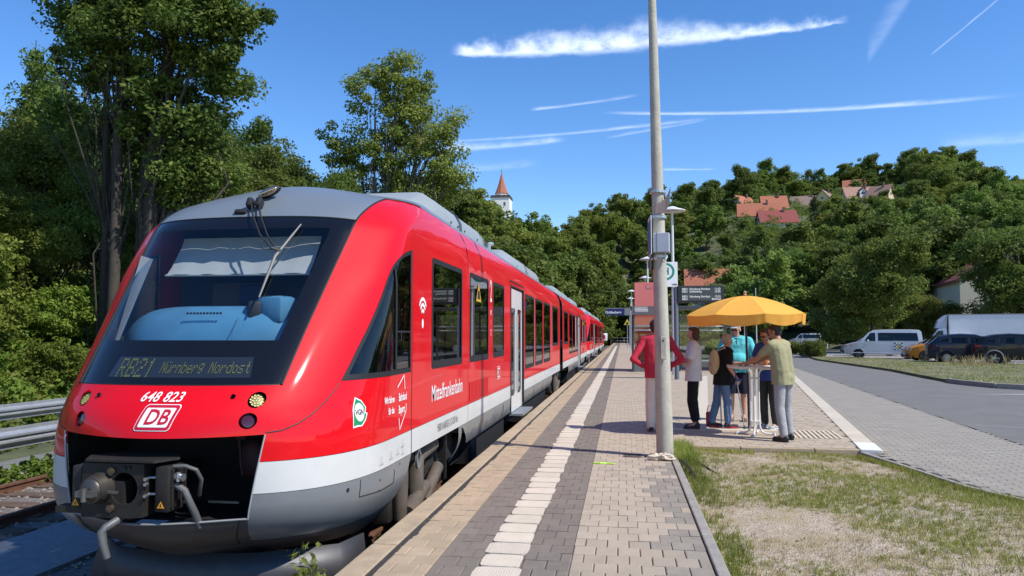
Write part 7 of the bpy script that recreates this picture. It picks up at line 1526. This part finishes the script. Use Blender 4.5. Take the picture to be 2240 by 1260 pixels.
def cap_(mb, p, q, r0, r1, n=10):
    p, q = Vector(p), Vector(q); d = (q - p); L_ = d.length; d = d.normalized() if L_ > 1e-6 else Vector((0, 0, 1))
    pts = [p - d*r0*.98, p - d*r0*.7, p, p.lerp(q, .5), q, q + d*r1*.7, q + d*r1*.98]; mb.tube(pts, [r0*.18, r0*.72, r0, (r0+r1)/2, r1, r1*.72, r1*.18], n)
SKIN = mat('skin', (.50, .26, .17), .5, var=.08, vscale=12); SKINT = mat('skin_tanned', (.36, .17, .10), .5, var=.08, vscale=12)
SHOEB = mat('shoe_black', (.012, .012, .013), .5); SOLE = mat('sole_grey', (.12, .12, .12), .7)
def hand(mb, wrist, d, n, curl=.6, s=1.0, side=1):
    """palm, four unequal bent fingers and a thumb; d points along the fingers, n out of the back of the hand"""
    d = Vector(d).normalized(); n = Vector(n); n = (n - d * n.dot(d)).normalized(); w = d.cross(n) * side; W = Vector(wrist)
    cap_(mb, W + d*.01, W + d*.055 + w*.018, .024*s, .022*s); cap_(mb, W + d*.01, W + d*.055 - w*.018, .024*s, .021*s)
    for k, (off, ln) in enumerate(((.030, .066), (.010, .075), (-.011, .070), (-.031, .055))):
        b = W + d*.078 + w*off; d1 = (d - n*curl*.5).normalized(); d2 = (d - n*curl*1.4).normalized(); m1 = b + d1*ln*.5*s; m2 = m1 + d2*ln*.5*s
        cap_(mb, b - d*.02, m1, .0095*s, .0088*s, 8); cap_(mb, m1, m2, .0088*s, .0075*s, 8)
    b = W + d*.025 + w*.028; t1 = b + (d*.5 + w*.6 - n*.25).normalized()*.035; t2 = t1 + (d*.85 + w*.15 - n*.35).normalized()*.032; cap_(mb, b, t1, .012, .0105, 8); cap_(mb, t1, t2, .0105, .0085, 8)
def person(label, loc, face, H, skin, top, bottom, shoes, hair, arms, build=1.0, belly=0., lean=0., head_yaw=0., head_pitch=0., sleeve=.55, sleeves_long=False, hem=.86, leg_end=.06, legs=None, shirt_m=None, bott_m=None, hair_style='short', seed=0, shorts=False, loose=1.0, fem=False, polo=False):
    k = H / 1.75; sw = (.175 if fem else .195) * (build**.5)
    T = lambda p, a=1.: Vector((p[0], p[1] + (lean * max(0, (p[2] - .95)) if p[2] > .95 else 0), p[2])) * k
    hip = {s: T((s*.088, 0, .92)) for s in (1, -1)}; legs = legs or {}
    kn = {s: Vector(legs.get(('k', s), (s*.10, .025, .50))) * k for s in (1, -1)}; an = {s: Vector(legs.get(('a', s), (s*.105, -.02, .085))) * k for s in (1, -1)}
    sh = {s: T((s*sw, -.01, 1.43)) for s in (1, -1)}; el = {s: Vector(arms[s][0]) for s in (1, -1)}; wr = {s: Vector(arms[s][1]) for s in (1, -1)}
    B = MB()
    def torso(mb, e=0., z0=.90, z1=1.5):
        w = build
        for (x, y, z, rx, ry, rz) in ((0, -.01, .95, .155*w, .115*w, .11), (0, .0, 1.06, .140*w*(.93 if fem else 1), .105*w + belly*.5, .12), (0, .01 + belly*.6, 1.10, .13*w + belly*.5, .10*w + belly, .13), (0, .0, 1.22, .158*w, .115*w, .13), (0, -.01, 1.33, .165*w, .108*w, .12), (0, -.02, 1.42, .14, .085, .07)):
            if z0 - .05 <= z <= z1: mb.ell(T((x, y, z)), ((rx + e)*k, (ry + e)*k, (rz + e*.6)*k))
        if fem: [mb.ell(T((s*.07, .085, 1.29)), (.06*k, .05*k, .06*k)) for s in (1, -1)]
        for s in (1, -1): cap_(mb, T((s*.06, -.015, 1.46)), sh[s], (.055 + e)*k, (.052 + e)*k)
    torso(B)
    for s in (1, -1):
        cap_(B, hip[s], kn[s], .082*k*build, .055*k); B.ell(hip[s] + Vector((0, -.025*k, -.0)), (.08*k*build, .075*k*build, .09*k)); cap_(B, kn[s], kn[s].lerp(an[s], .35) + Vector((0, -.012, 0)), .052*k, .054*k); cap_(B, kn[s].lerp(an[s], .35) + Vector((0, -.012, 0)), an[s], .053*k, .034*k)
        cap_(B, an[s], an[s] + Vector((s*.012, .15*k, -.055*k)), .036*k, .026*k); B.ell(an[s] + Vector((0, -.03*k, -.045*k)), (.03*k, .035*k, .035*k))
        cap_(B, sh[s], el[s], .050*k*build**.5, .038*k); cap_(B, el[s], el[s].lerp(wr[s], .3), .039*k, .041*k); cap_(B, el[s].lerp(wr[s], .3), wr[s], .041*k, .026*k)
        hand(B, wr[s], arms[s][2], arms[s][3], arms[s][4] if len(arms[s]) > 4 else .6, 1.0, s)
    cap_(B, T((0, -.02, 1.44)), T((0, .0, 1.56)), .062*k, .054*k)
    nb = T((0, -.005, 1.54)); HM = Matrix.Translation(nb) @ Matrix.Rotation(head_yaw, 4, 'Z') @ Matrix.Rotation(-head_pitch, 4, 'X')
    hd = lambda x, y, z: HM @ (Vector((x, y, z)) * k)
    HR3 = HM.to_3x3()
    def hell(mb, c, r): mb.ell(hd(*c), tuple(q * k for q in r), HR3)
    hell(B, (0, -.002, .115), (.074, .094, .096)); hell(B, (0, .028, .055), (.056, .062, .066)); hell(B, (0, .062, .022), (.026, .024, .022)); cap_(B, hd(0, .088, .092), hd(0, .108, .066), .010*k, .015*k, 8); hell(B, (0, .080, .112), (.052, .018, .016))
    for s in (1, -1): hell(B, (s*.076, -.005, .085), (.012, .024, .034)); hell(B, (s*.035, .066, .062), (.024, .02, .024)); 
    cap_(B, hd(-.020, .086, .036), hd(.020, .086, .036), .008*k, .008*k, 8)
    body = put('person', remeshed(B, .0085, 3), skin); body.location = loc; body.rotation_euler = (0, 0, face); tag(body, label, 'person')
    for s in (1, -1):
        m = MB(); m.ell(hd(s*.032, .081, .090), (.012*k, .009*k, .008*k), HR3, 10, 6); m.build('eye', mat('eye_white', (.6, .58, .55), .2), body, smooth=True); m = MB(); m.ell(hd(s*.032, .0885, .090), (.005*k, .003*k, .005*k), HR3, 8, 5); m.build('iris', mat('eye_dark', (.03, .02, .015), .2), body, smooth=True)
    m = MB(); cap_(m, hd(-.017, .0935, .037), hd(.017, .0935, .037), .0035*k, .0035*k, 6); m.build('lips', mat('lips', (.38, .14, .11), .5), body, smooth=True)
    # shirt
    C = MB(); e = .016 * loose; torso(C, e)
    for s in (1, -1): cap_(C, T((s*.055*build, -.005, 1.02)), T((s*.075*build, -.01, 1.37)), (.118*build**.5 + e)*k, (.112*build**.5 + e)*k); cap_(C, T((s*.05*build, .0, hem - .05)), T((s*.055*build, -.005, 1.08)), (.122*build**.5 + e*1.4)*k, (.118*build**.5 + e)*k)
    for s in (1, -1):
        q = wr[s] if sleeves_long else sh[s].lerp(el[s], sleeve); 
        if sleeves_long: cap_(C, sh[s], el[s], .062*k*build**.5, .052*k); cap_(C, el[s], el[s].lerp(wr[s], .90), .053*k, .040*k)
        else: cap_(C, sh[s], q, .064*k*build**.5, .060*k*loose)
    sm_ = remeshed(C, .011, 10, wr=.0032 * loose, wscale=.16, seed=seed); bm = bmesh.new(); bm.from_mesh(sm_); bmesh.ops.bisect_plane(bm, geom=bm.verts[:] + bm.edges[:] + bm.faces[:], plane_co=(0, 0, hem*k), plane_no=(0, 0, 1), clear_inner=True)
    nk = T((0, -.005, 1.49)); bmesh.ops.bisect_plane(bm, geom=bm.verts[:] + bm.edges[:] + bm.faces[:], plane_co=nk, plane_no=(0, -.25, 1), clear_outer=True) if False else None
    bm.to_mesh(sm_); bm.free(); sm_.polygons.foreach_set('use_smooth', np.ones(len(sm_.polygons), bool)); put('shirt', sm_, top, body)
    if polo:
        m = MB(); m.tube([T((.075*math.cos(a), .0 + .07*math.sin(a), 1.495 - .02*math.sin(a))) for a in np.linspace(0, 6.28, 14)], .016*k, 6); m.build('collar', top, body, smooth=True); m = MB(); m.tube([T((0, .105, 1.44)), T((0, .118 + belly*.2, 1.34))], .008, 5); m.build('placket', mat('navy_trim', (.02, .03, .07), .8), body); m = MB(); m.box(T((-.085, .118, 1.32)), (.09*k, .01, .10*k)); m.build('pocket', top, body)
    # trousers
    C = MB(); 
    C.ell(T((0, -.01, .95)), ((.158*build + .012)*k, (.120*build + .012 + belly*.3)*k, .11*k))
    for s in (1, -1):
        end = kn[s].lerp(an[s], .02) if shorts else an[s] + Vector((0, 0, leg_end*k)); C.ell(hip[s] + Vector((0, -.030*k, 0)), (.10*k*build, .092*k*build, .11*k)); lw = loose
        cap_(C, hip[s], kn[s], .095*k*build, .070*k*lw*(1.25 if shorts else 1)); 
        if not shorts: cap_(C, kn[s], end, .070*k*lw, .060*k*lw)
    pm_ = remeshed(C, .011, 9, wr=.0045, wscale=.12, seed=seed + 3); bm = bmesh.new(); bm.from_mesh(pm_)
    zc = min((kn[1].z, kn[-1].z)) - .01 if shorts else min(an[1].z, an[-1].z) + leg_end*k - .045*k; bmesh.ops.bisect_plane(bm, geom=bm.verts[:] + bm.edges[:] + bm.faces[:], plane_co=(0, 0, zc), plane_no=(0, 0, 1), clear_inner=True); bmesh.ops.bisect_plane(bm, geom=bm.verts[:] + bm.edges[:] + bm.faces[:], plane_co=(0, 0, (hem + .035)*k), plane_no=(0, 0, 1), clear_outer=True)
    bm.to_mesh(pm_); bm.free(); pm_.polygons.foreach_set('use_smooth', np.ones(len(pm_.polygons), bool)); put('shorts' if shorts else 'trousers', pm_, bottom, body)
    for s in (1, -1):
        a = an[s]; z0 = a.z - .085*k; m = MB(); tw = s*.10
        f = lambda y, z, x=0: Vector((a.x + x + tw*y*.6, a.y + y, z0 + z))
        m.ell(f(-.03, .05), (.042*k, .05*k, .05*k)); m.ell(f(.05, .042), (.045*k, .085*k, .042*k)); m.ell(f(.13, .034), (.046*k, .065*k, .034*k)); cap_(m, f(-.02, .09), f(-.01, .05), .042*k, .045*k)
        sh_ = put('shoe', remeshed(m, .009, 2), shoes[0], body); m = MB(); n_ = 16
        P = [(.046*math.sin(t) * (1.0 if math.cos(t) > 0 else .85), .06 + .135*math.cos(t)) for t in np.linspace(0, 6.28, n_, endpoint=False)]; V = [f(y*k, zz, x*k) for zz in (.0, .026) for x, y in P]; m.add(V, [tuple(range(n_)), tuple(range(n_, 2*n_))[::-1]] + [(i, n_ + i, n_ + (i+1) % n_, (i+1) % n_) for i in range(n_)]); m.build('sole', shoes[1], sh_)
    # hair
    if hair:
        m = MB(); 
        if hair_style == 'cap':
            hell(m, (0, -.005, .150), (.084, .104, .068)); c_ = remeshed(m, .008, 2); put('cap', c_, hair, body); m = MB(); m.ell(hd(0, .115, .135), (.07*k, .065*k, .010*k), HR3); m.build('cap_brim', hair, body, smooth=True)
        else:
            hell(m, (0, -.022, .135), (.084, .096, .090)); hell(m, (0, -.04, .09), (.080, .068, .075)); hell(m, (0, .035, .185), (.062, .05, .03))
            if hair_style == 'bob': hell(m, (0, -.04, .055), (.086, .074, .085)); [hell(m, (s*.072, -.012, .07), (.022, .045, .065)) for s in (1, -1)]
            put('hair', remeshed(m, .008, 1, wr=.006, wscale=.035, seed=seed + 9), hair, body)
    return body, hd, k, HR3
def M_(n, c, r=.85): return mat(n, c, r, var=.10, vscale=7, bump=.6, bscale=22, spec=.2)
HDARK = mat('hair_dark', (.018, .012, .010), .6, var=.4, vscale=40); HGREY = mat('hair_grey', (.30, .28, .26), .7, var=.3, vscale=40); HBRN = mat('hair_brown', (.05, .028, .018), .6, var=.4, vscale=40)
# the man in red, hands on hips, back to the camera
person('person in red shirt and cream trousers, hands on hips behind the concrete pole', (.57, 12.58, .004), .05, 1.84, SKIN, M_('shirt_red', (.46, .03, .055)), M_('trousers_cream', (.62, .53, .44)), (SHOEB, SOLE), HDARK,
       {1: ((.40, -.14, 1.19), (.20, .05, 1.06), (-.5, .8, -.3), (.8, .3, .5)), -1: ((-.40, -.14, 1.19), (-.20, .05, 1.06), (.5, .8, -.3), (-.8, .3, .5))}, sleeves_long=True, hem=.84, head_yaw=-1.1, leg_end=.0, loose=1.25, seed=1)
# woman in the white shirt, arms folded
person('person in white t-shirt and black trousers with folded arms, facing left', (1.20, 13.0, .004), 1.42, 1.72, SKIN, M_('shirt_white', (.60, .58, .60)), M_('trousers_black', (.012, .012, .014)), (M_('shoe_dark_grey', (.04, .04, .045)), mat('sole_rose', (.16, .05, .06), .7)), HBRN,
       {1: ((.26, .06, 1.14), (-.02, .26, 1.17), (-1, .1, .1), (0, .9, .3)), -1: ((-.26, .06, 1.13), (.03, .23, 1.12), (1, .15, .0), (0, .9, .3))}, hem=.83, leg_end=.10, head_yaw=.25, loose=1.25, seed=12, fem=True, hair_style='bob', sleeve=.62)
# elderly person with sling bag and crutches
pb, hd_, kk, hr3 = person('grey haired person in black t-shirt and jeans leaning on a crutch at the table', (1.70, 13.3, .004), -1.25, 1.60, SKIN, M_('shirt_black', (.012, .012, .013)), M_('jeans_blue', (.12, .20, .33)), (M_('shoe_grey_dark', (.05, .05, .06)), mat('sole_red', (.45, .03, .05), .6)), HGREY,
       {1: ((.27, .0, 1.07), (.24, .16, .86), (.0, .5, -.8), (.9, .2, .1), 1.1), -1: ((-.24, .12, 1.08), (-.12, .36, 1.10), (.3, 1, 0), (0, 0, 1))}, lean=.22, hem=.80, leg_end=.04, loose=1.15, seed=23, fem=True, sleeve=.8, head_pitch=.1, legs={('a', 1): (.12, .06, .085), ('a', -1): (-.10, -.16, .085), ('k', 1): (.11, .06, .5), ('k', -1): (-.10, -.05, .5)})
def local_thing(o, body): o.location = body.location; o.rotation_euler = body.rotation_euler; return o
bk = thing('rucksack', 'pale sand coloured sling rucksack on the back of the grey haired person', 'rucksack'); local_thing(bk, pb)
m = MB(); m.ell((.0, -.125, 1.13), (.13, .085, .21)); m.ell((0, -.15, 1.02), (.12, .07, .12)); put('bag_body', remeshed(m, .012, 3, wr=.005, seed=4), M_('canvas_sand', (.55, .40, .24)), bk)
m = MB(); m.tube([(.06, -.09, 1.32), (.10, .02, 1.37), (.13, .13, 1.22), (.12, .12, 1.05), (.05, -.08, .93)], .012, 6); m.build('strap', M_('strap_beige', (.50, .38, .25)), bk, smooth=True); m = MB(); m.bbox((.0, -.2, 1.05), (.13, .02, .12), .008); m.build('pocket', M_('pocket_pink', (.55, .22, .2)), bk)
for i, (x0, y0, x1, y1, lb) in enumerate(((.27, .15, .30, .26, 'blue handled crutch held by the grey haired person, nearer one'), (-.02, -.02, -.03, .0, 'second crutch leaning behind the legs of the grey haired person'))):
    c = thing('crutch', lb, 'crutch'); local_thing(c, pb); m = MB(); m.cyl((x0, y0, .80), (x1, y1, .03), .011); m.build('tube', GALV, c); m = MB(); m.tube([(x0, y0, .80), (x0 - .005, y0 - .03, .95), (x0 - .01, y0 - .06, 1.05)], .014, 8); m.tube([(x0, y0 - .02, .82), (x0, y0 + .09, .83)], .016, 8); m.build('handle', mat('crutch_blue', (.03, .05, .22), .5), c)
    m = MB(); m.lathe([(.020, 0), (.022, .03), (.013, .06)], 10, (x1, y1, .0)); m.build('foot', mat('crutch_foot', (.06, .06, .12), .7), c)
# man in turquoise polo, facing the camera
pt, hd_, kk, hr3 = person('person in turquoise polo shirt, grey cap and dark shorts facing the camera', (2.12, 14.35, .004), math.pi - .12, 1.82, SKIN, M_('polo_turquoise', (.10, .47, .50)), M_('shorts_navy', (.015, .018, .035)), (M_('sandal_brown', (.20, .11, .06)), SOLE), mat('cap_grey', (.42, .41, .40), .8),
       {1: ((.33, .06, 1.17), (.22, .28, 1.06), (-.5, .8, 0), (.2, .2, .9)), -1: ((-.33, .06, 1.17), (-.20, .30, 1.06), (.5, .8, 0), (.2, .2, .9))}, build=1.2, belly=.06, hem=.87, shorts=True, loose=1.25, seed=34, hair_style='cap', head_pitch=.12, head_yaw=-.35, polo=True, sleeve=.75)
def specs(body, hd_, k, hr3, c, lens, label):
    m = MB(); [m.ell(hd_(s*.033, .100, .090), (.028*k, .006*k, .02*k), hr3, 12, 6) for s in (1, -1)]; m.tube([hd_(-.01, .105, .095), hd_(.01, .105, .095)], .003, 5); [m.tube([hd_(s*.06, .095, .095), hd_(s*.078, .03, .098), hd_(s*.08, -.02, .09)], .003, 5) for s in (1, -1)]; m.build('spectacles', c, body, smooth=True)
specs(pt, hd_, kk, hr3, mat('sunglass_black', (.008, .008, .009), .1, coat=1), 1, '')
# woman with glasses between the polo shirt and the olive shirt
pw, hd_, kk, hr3 = person('person in blue top and dark grey trousers, half hidden behind the olive t-shirt', (2.48, 13.25, .004), 2.35, 1.70, SKINT, M_('top_blue', (.03, .07, .30)), M_('trousers_charcoal', (.035, .04, .042)), (M_('trainer_grey', (.35, .36, .38)), mat('sole_white', (.55, .55, .55), .6)), HDARK,
       {1: ((.22, .12, 1.14), (.10, .38, 1.12), (-.2, 1, 0), (0, 0, 1)), -1: ((-.22, .12, 1.14), (-.10, .38, 1.12), (.2, 1, 0), (0, 0, 1))}, hem=.84, lean=.10, head_pitch=.25, loose=1.1, seed=45, fem=True, leg_end=.02, hair_style='short')
specs(pw, hd_, kk, hr3, mat('spectacle_frame', (.03, .02, .02), .3), 1, '')
# man in olive leaning on the table, back to the camera
po, hd_, kk, hr3 = person('person in olive t-shirt and grey jeans leaning on the bar table', (2.42, 11.78, .004), .75, 1.76, SKINT, M_('shirt_olive', (.30, .28, .16)), M_('jeans_grey', (.33, .325, .33)), (SHOEB, SHOEB), HDARK,
       {1: ((.16, .36, 1.25), (.02, .56, 1.15), (-.4, .9, -.1), (0, .1, 1)), -1: ((-.24, .30, 1.22), (-.16, .56, 1.15), (.2, 1, -.1), (0, .1, 1))}, lean=.17, hem=.84, head_pitch=.35, head_yaw=.25, leg_end=.02, seed=56, loose=1.02, sleeve=.6, legs={('a', 1): (.15, .02, .085), ('a', -1): (-.13, -.08, .085), ('k', 1): (.12, .04, .5), ('k', -1): (-.11, .0, .5)})
specs(po, hd_, kk, hr3, MATS['spectacle_frame'], 1, '')
# ================================================================== grass plot in front
def gp_z(x, y): return -.06 + .045 * np.sin(x * 1.1 + .4) * np.sin(y * .8) + .02 * np.sin(x * 3.1 + y * 2.3) + .045 * np.clip((x - .8) / 1.0, 0, 1) * np.clip((10.5 - y) / 2, 0, 1) - .02 * np.clip((y - 10.2), 0, 1)
plot = [(.695, 1.0), (.695, 10.98), (1.2, 11.0), (3.26, 10.93)] + [(x - .07, y - .05) for x, y in KERB] + [(8.5, 1.2), (8.5, 1.0)]
gxs = np.linspace(.69, 8.6, 120); gys = np.linspace(1.0, 11.02, 150); X, Y = np.meshgrid(gxs, gys); Z = gp_z(X, Y); n = 120
r_ = rng(3); Z += r_.uniform(-.006, .006, Z.shape)
ii = (np.arange(149)[:, None] * n + np.arange(119)).ravel(); F = np.stack([ii, ii+1, ii+n+1, ii+n], 1); C = np.stack([X, Y], -1).reshape(-1, 2); F = F[pip(C[F].mean(1), plot)]
def gravel_mat():
    m = bpy.data.materials.new('gravel_soil'); m.use_nodes = True; nt = m.node_tree; L = nt.links.new; b = nt.nodes['Principled BSDF']; b.inputs['Roughness'].default_value = .95; tc = N(nt, 'ShaderNodeTexCoord')
    v = N(nt, 'ShaderNodeTexVoronoi'); v.inputs['Scale'].default_value = 70; L(tc.outputs['Object'], v.inputs['Vector']); cr = N(nt, 'ShaderNodeValToRGB'); e = cr.color_ramp.elements; e[0].color = (.27, .215, .15, 1); e[1].color = (.54, .45, .33, 1); e[1].position = .9; sp = N(nt, 'ShaderNodeSeparateColor'); L(v.outputs['Color'], sp.inputs[0]); L(sp.outputs[0], cr.inputs[0])
    t = N(nt, 'ShaderNodeTexNoise'); t.inputs['Scale'].default_value = 1.6; t.inputs['Detail'].default_value = 7; L(tc.outputs['Object'], t.inputs['Vector']); mr = N(nt, 'ShaderNodeMapRange'); L(t.outputs[0], mr.inputs[0]); mr.inputs[1].default_value = .42; mr.inputs[2].default_value = .62; mr.inputs[4].default_value = .75
    mx = N(nt, 'ShaderNodeMix', data_type='RGBA'); L(mr.outputs[0], mx.inputs[0]); L(cr.outputs[0], mx.inputs[6]); mx.inputs[7].default_value = (.33, .26, .13, 1); L(mx.outputs[2], b.inputs['Base Color'])
    bp = N(nt, 'ShaderNodeBump'); bp.inputs['Strength'].default_value = .8; bp.inputs['Distance'].default_value = .012; L(v.outputs['Distance'], bp.inputs['Height']); bp.invert = True; L(bp.outputs[0], b.inputs['Normal']); return m
tag(obj('gravel_ground', np.stack([X, Y, Z], -1).reshape(-1, 3), F, gravel_mat(), smooth=True), kind='structure')
from mathutils import noise as mnoise
def dens_at(x, y): return mnoise.fractal(Vector((x * .8, y * .8, 3.3)), 1.0, 2.0, 4)
def blades(name, pts, hmin, hmax, width, leaf, seed, spread=.35, per=1):
    r_ = rng(seed); n = len(pts) * per; P = np.repeat(np.array(pts), per, 0); P[:, :2] += r_.normal(0, .016, (n, 2)); h = r_.uniform(hmin, hmax, n); a = r_.uniform(0, 6.28, n); l = r_.uniform(.1, 1, n) * spread * 1.6; la = r_.uniform(0, 6.28, n)
    dx, dy = np.cos(a) * width / 2, np.sin(a) * width / 2; tx_, ty_ = np.cos(la) * l * h, np.sin(la) * l * h
    V = np.stack([np.stack([P[:, 0] - dx, P[:, 1] - dy, P[:, 2] - .005], 1), np.stack([P[:, 0] + dx, P[:, 1] + dy, P[:, 2] - .005], 1), np.stack([P[:, 0] + dx*.7 + tx_*.45, P[:, 1] + dy*.7 + ty_*.45, P[:, 2] + h*.6], 1), np.stack([P[:, 0] + tx_, P[:, 1] + ty_, P[:, 2] + h * (1 - .3 * l)], 1), np.stack([P[:, 0] - dx*.7 + tx_*.45, P[:, 1] - dy*.7 + ty_*.45, P[:, 2] + h*.6], 1)], 1).reshape(-1, 3)
    b = np.arange(n)[:, None] * 5; F = np.concatenate([b + np.array([0, 1, 2]), b + np.array([0, 2, 4]), b + np.array([4, 2, 3])]); me = mesh(name, V, F); at = me.attributes.new('leaf', 'FLOAT', 'FACE'); at.data.foreach_set('value', np.tile(np.clip(r_.normal(.5, .28, n), 0, 1), 3).astype(np.float32)); return tag(put(name, me, leaf), kind='stuff')
GRG = leaf_mat('grass_green', (.13, .17, .025), (.34, .34, .07), .3); GRD_ = leaf_mat('grass_dry', (.36, .29, .12), (.56, .46, .23), .3)
r_ = rng(55); tufts = []; dry = []; mats_ = []
tries = 0
c = np.stack([r_.uniform(.72, 7.5, 42000), 1.8 + 9.2 * r_.uniform(0, 1, 42000)**1.1], 1); c = c[pip(c, plot)]
for x, y in c:
    d_ = dens_at(x, y); edge_ = max(0, .55 - (x - .70) * 1.5) + max(0, .25 - abs(y - 10.95)) * .8; bare = max(0, (y - 9.1) * .16) * (1 if x > 1.15 else 0)
    right = .16 * min(1, max(0, (x - 2.0) / 1.5)); v = d_ + edge_ + right - bare
    if v > -.16 and r_.rand() < min(1, .30 + v * 1.0): tufts.append((x, y, float(gp_z(x, y))))
    elif v > -.4 and r_.rand() < .5: dry.append((x, y, float(gp_z(x, y))))
print('TUFTS', len(tufts), len(dry))
blades('grass', tufts, .018, .065, .0042, GRG, 61, .9, 7); blades('dry_grass', dry + tufts[::2], .012, .05, .0036, GRD_, 63, 1.3, 5)
tall = [(x, y, z) for x, y, z in tufts if x < .95 or r_.rand() < .02]; blades('tall_grass', tall, .04, .115, .005, GRG, 65, .55, 4)
k2 = [(.70 + r_.uniform(0, .22), r_.uniform(9.6, 11.0)) for _ in range(260)]; blades('tall_grass', [(x, y, float(gp_z(x, y))) for x, y in k2], .07, .22, .005, GRG, 67, .6, 6)
k3 = [(1.0 + r_.uniform(0, .8), r_.uniform(10.7, 11.0)) for _ in range(120)]; blades('tall_grass', [(x, y, float(gp_z(x, y))) for x, y in k3], .03, .10, .005, GRG, 69, .7, 5)
k4 = []
for i in range(len(KERB) - 1):
    a, b = np.array(KERB[i]), np.array(KERB[i+1])
    for _ in range(110): q = a + (b - a) * r_.rand(); k4.append((q[0] - .08 - abs(r_.normal(0, .06)), q[1] - .03))
blades('tall_grass', [(x, y, float(gp_z(x, y))) for x, y in k4], .03, .10, .0045, GRG, 71, .8, 5)
V, F = stones(15000, .72, 7.5, 2.2, 11, 0, .004, .013, 72, gp_z); C = V[F].mean(1); F = F[pip(C[:, :2], plot)]; tag(obj('pebbles', V, F, mat('pebble', (.42, .38, .32), .9, var=.4, vscale=9)), kind='stuff')
lf = [(x, y, float(gp_z(x, y)) + .01) for x, y in zip(r_.uniform(.8, 4, 260), r_.uniform(4, 10.9, 260))]; put('fallen_leaves', leaves('fallen_leaves', np.array(lf), np.full(260, .02), 2, .012, 75, up=3), LF_YEL)['kind'] = 'stuff'
# verge island: dry grass and tall weeds in front of the cars
def in_poly(n_, poly, seed):
    P = np.array(poly); r2 = rng(seed); q = np.stack([r2.uniform(P[:, 0].min(), P[:, 0].max(), n_), r2.uniform(P[:, 1].min(), P[:, 1].max(), n_)], 1); return q[pip(q, poly)]
q = in_poly(9000, isl, 81); blades('verge_grass', [(x, y, .085) for x, y in q if dens_at(x * .4, y * .4) > -.12], .03, .11, .022, GRD_, 83, .7, 3); blades('verge_grass', [(x, y, .085) for x, y in q if dens_at(x * .4 + 5, y * .4) > .02], .03, .11, .022, GRG, 85, .7, 3)
k5 = [(18.0 + r_.normal(0, .9), 41.5 + r_.normal(0, .8), .085) for _ in range(60)]; blades('tall_weeds', k5, .2, .7, .025, GRD_, 87, .45, 4)
wk = [(-1.66 + .006 * r_.normal(), y, .0) for y in r_.uniform(3, 40, 160)]; blades('joint_weeds', wk, .01, .04, .004, GRG, 89, .9, 3)
# fields beyond: rough meadow behind the far platform end
q = np.stack([r_.uniform(-14, 6, 1500), r_.uniform(100, 175, 1500)], 1); blades('meadow_grass', [(x, y, float(terrain(x, y))) for x, y in q if x > 3 or x < -6], .2, .6, .08, GRG, 91, .6, 4)
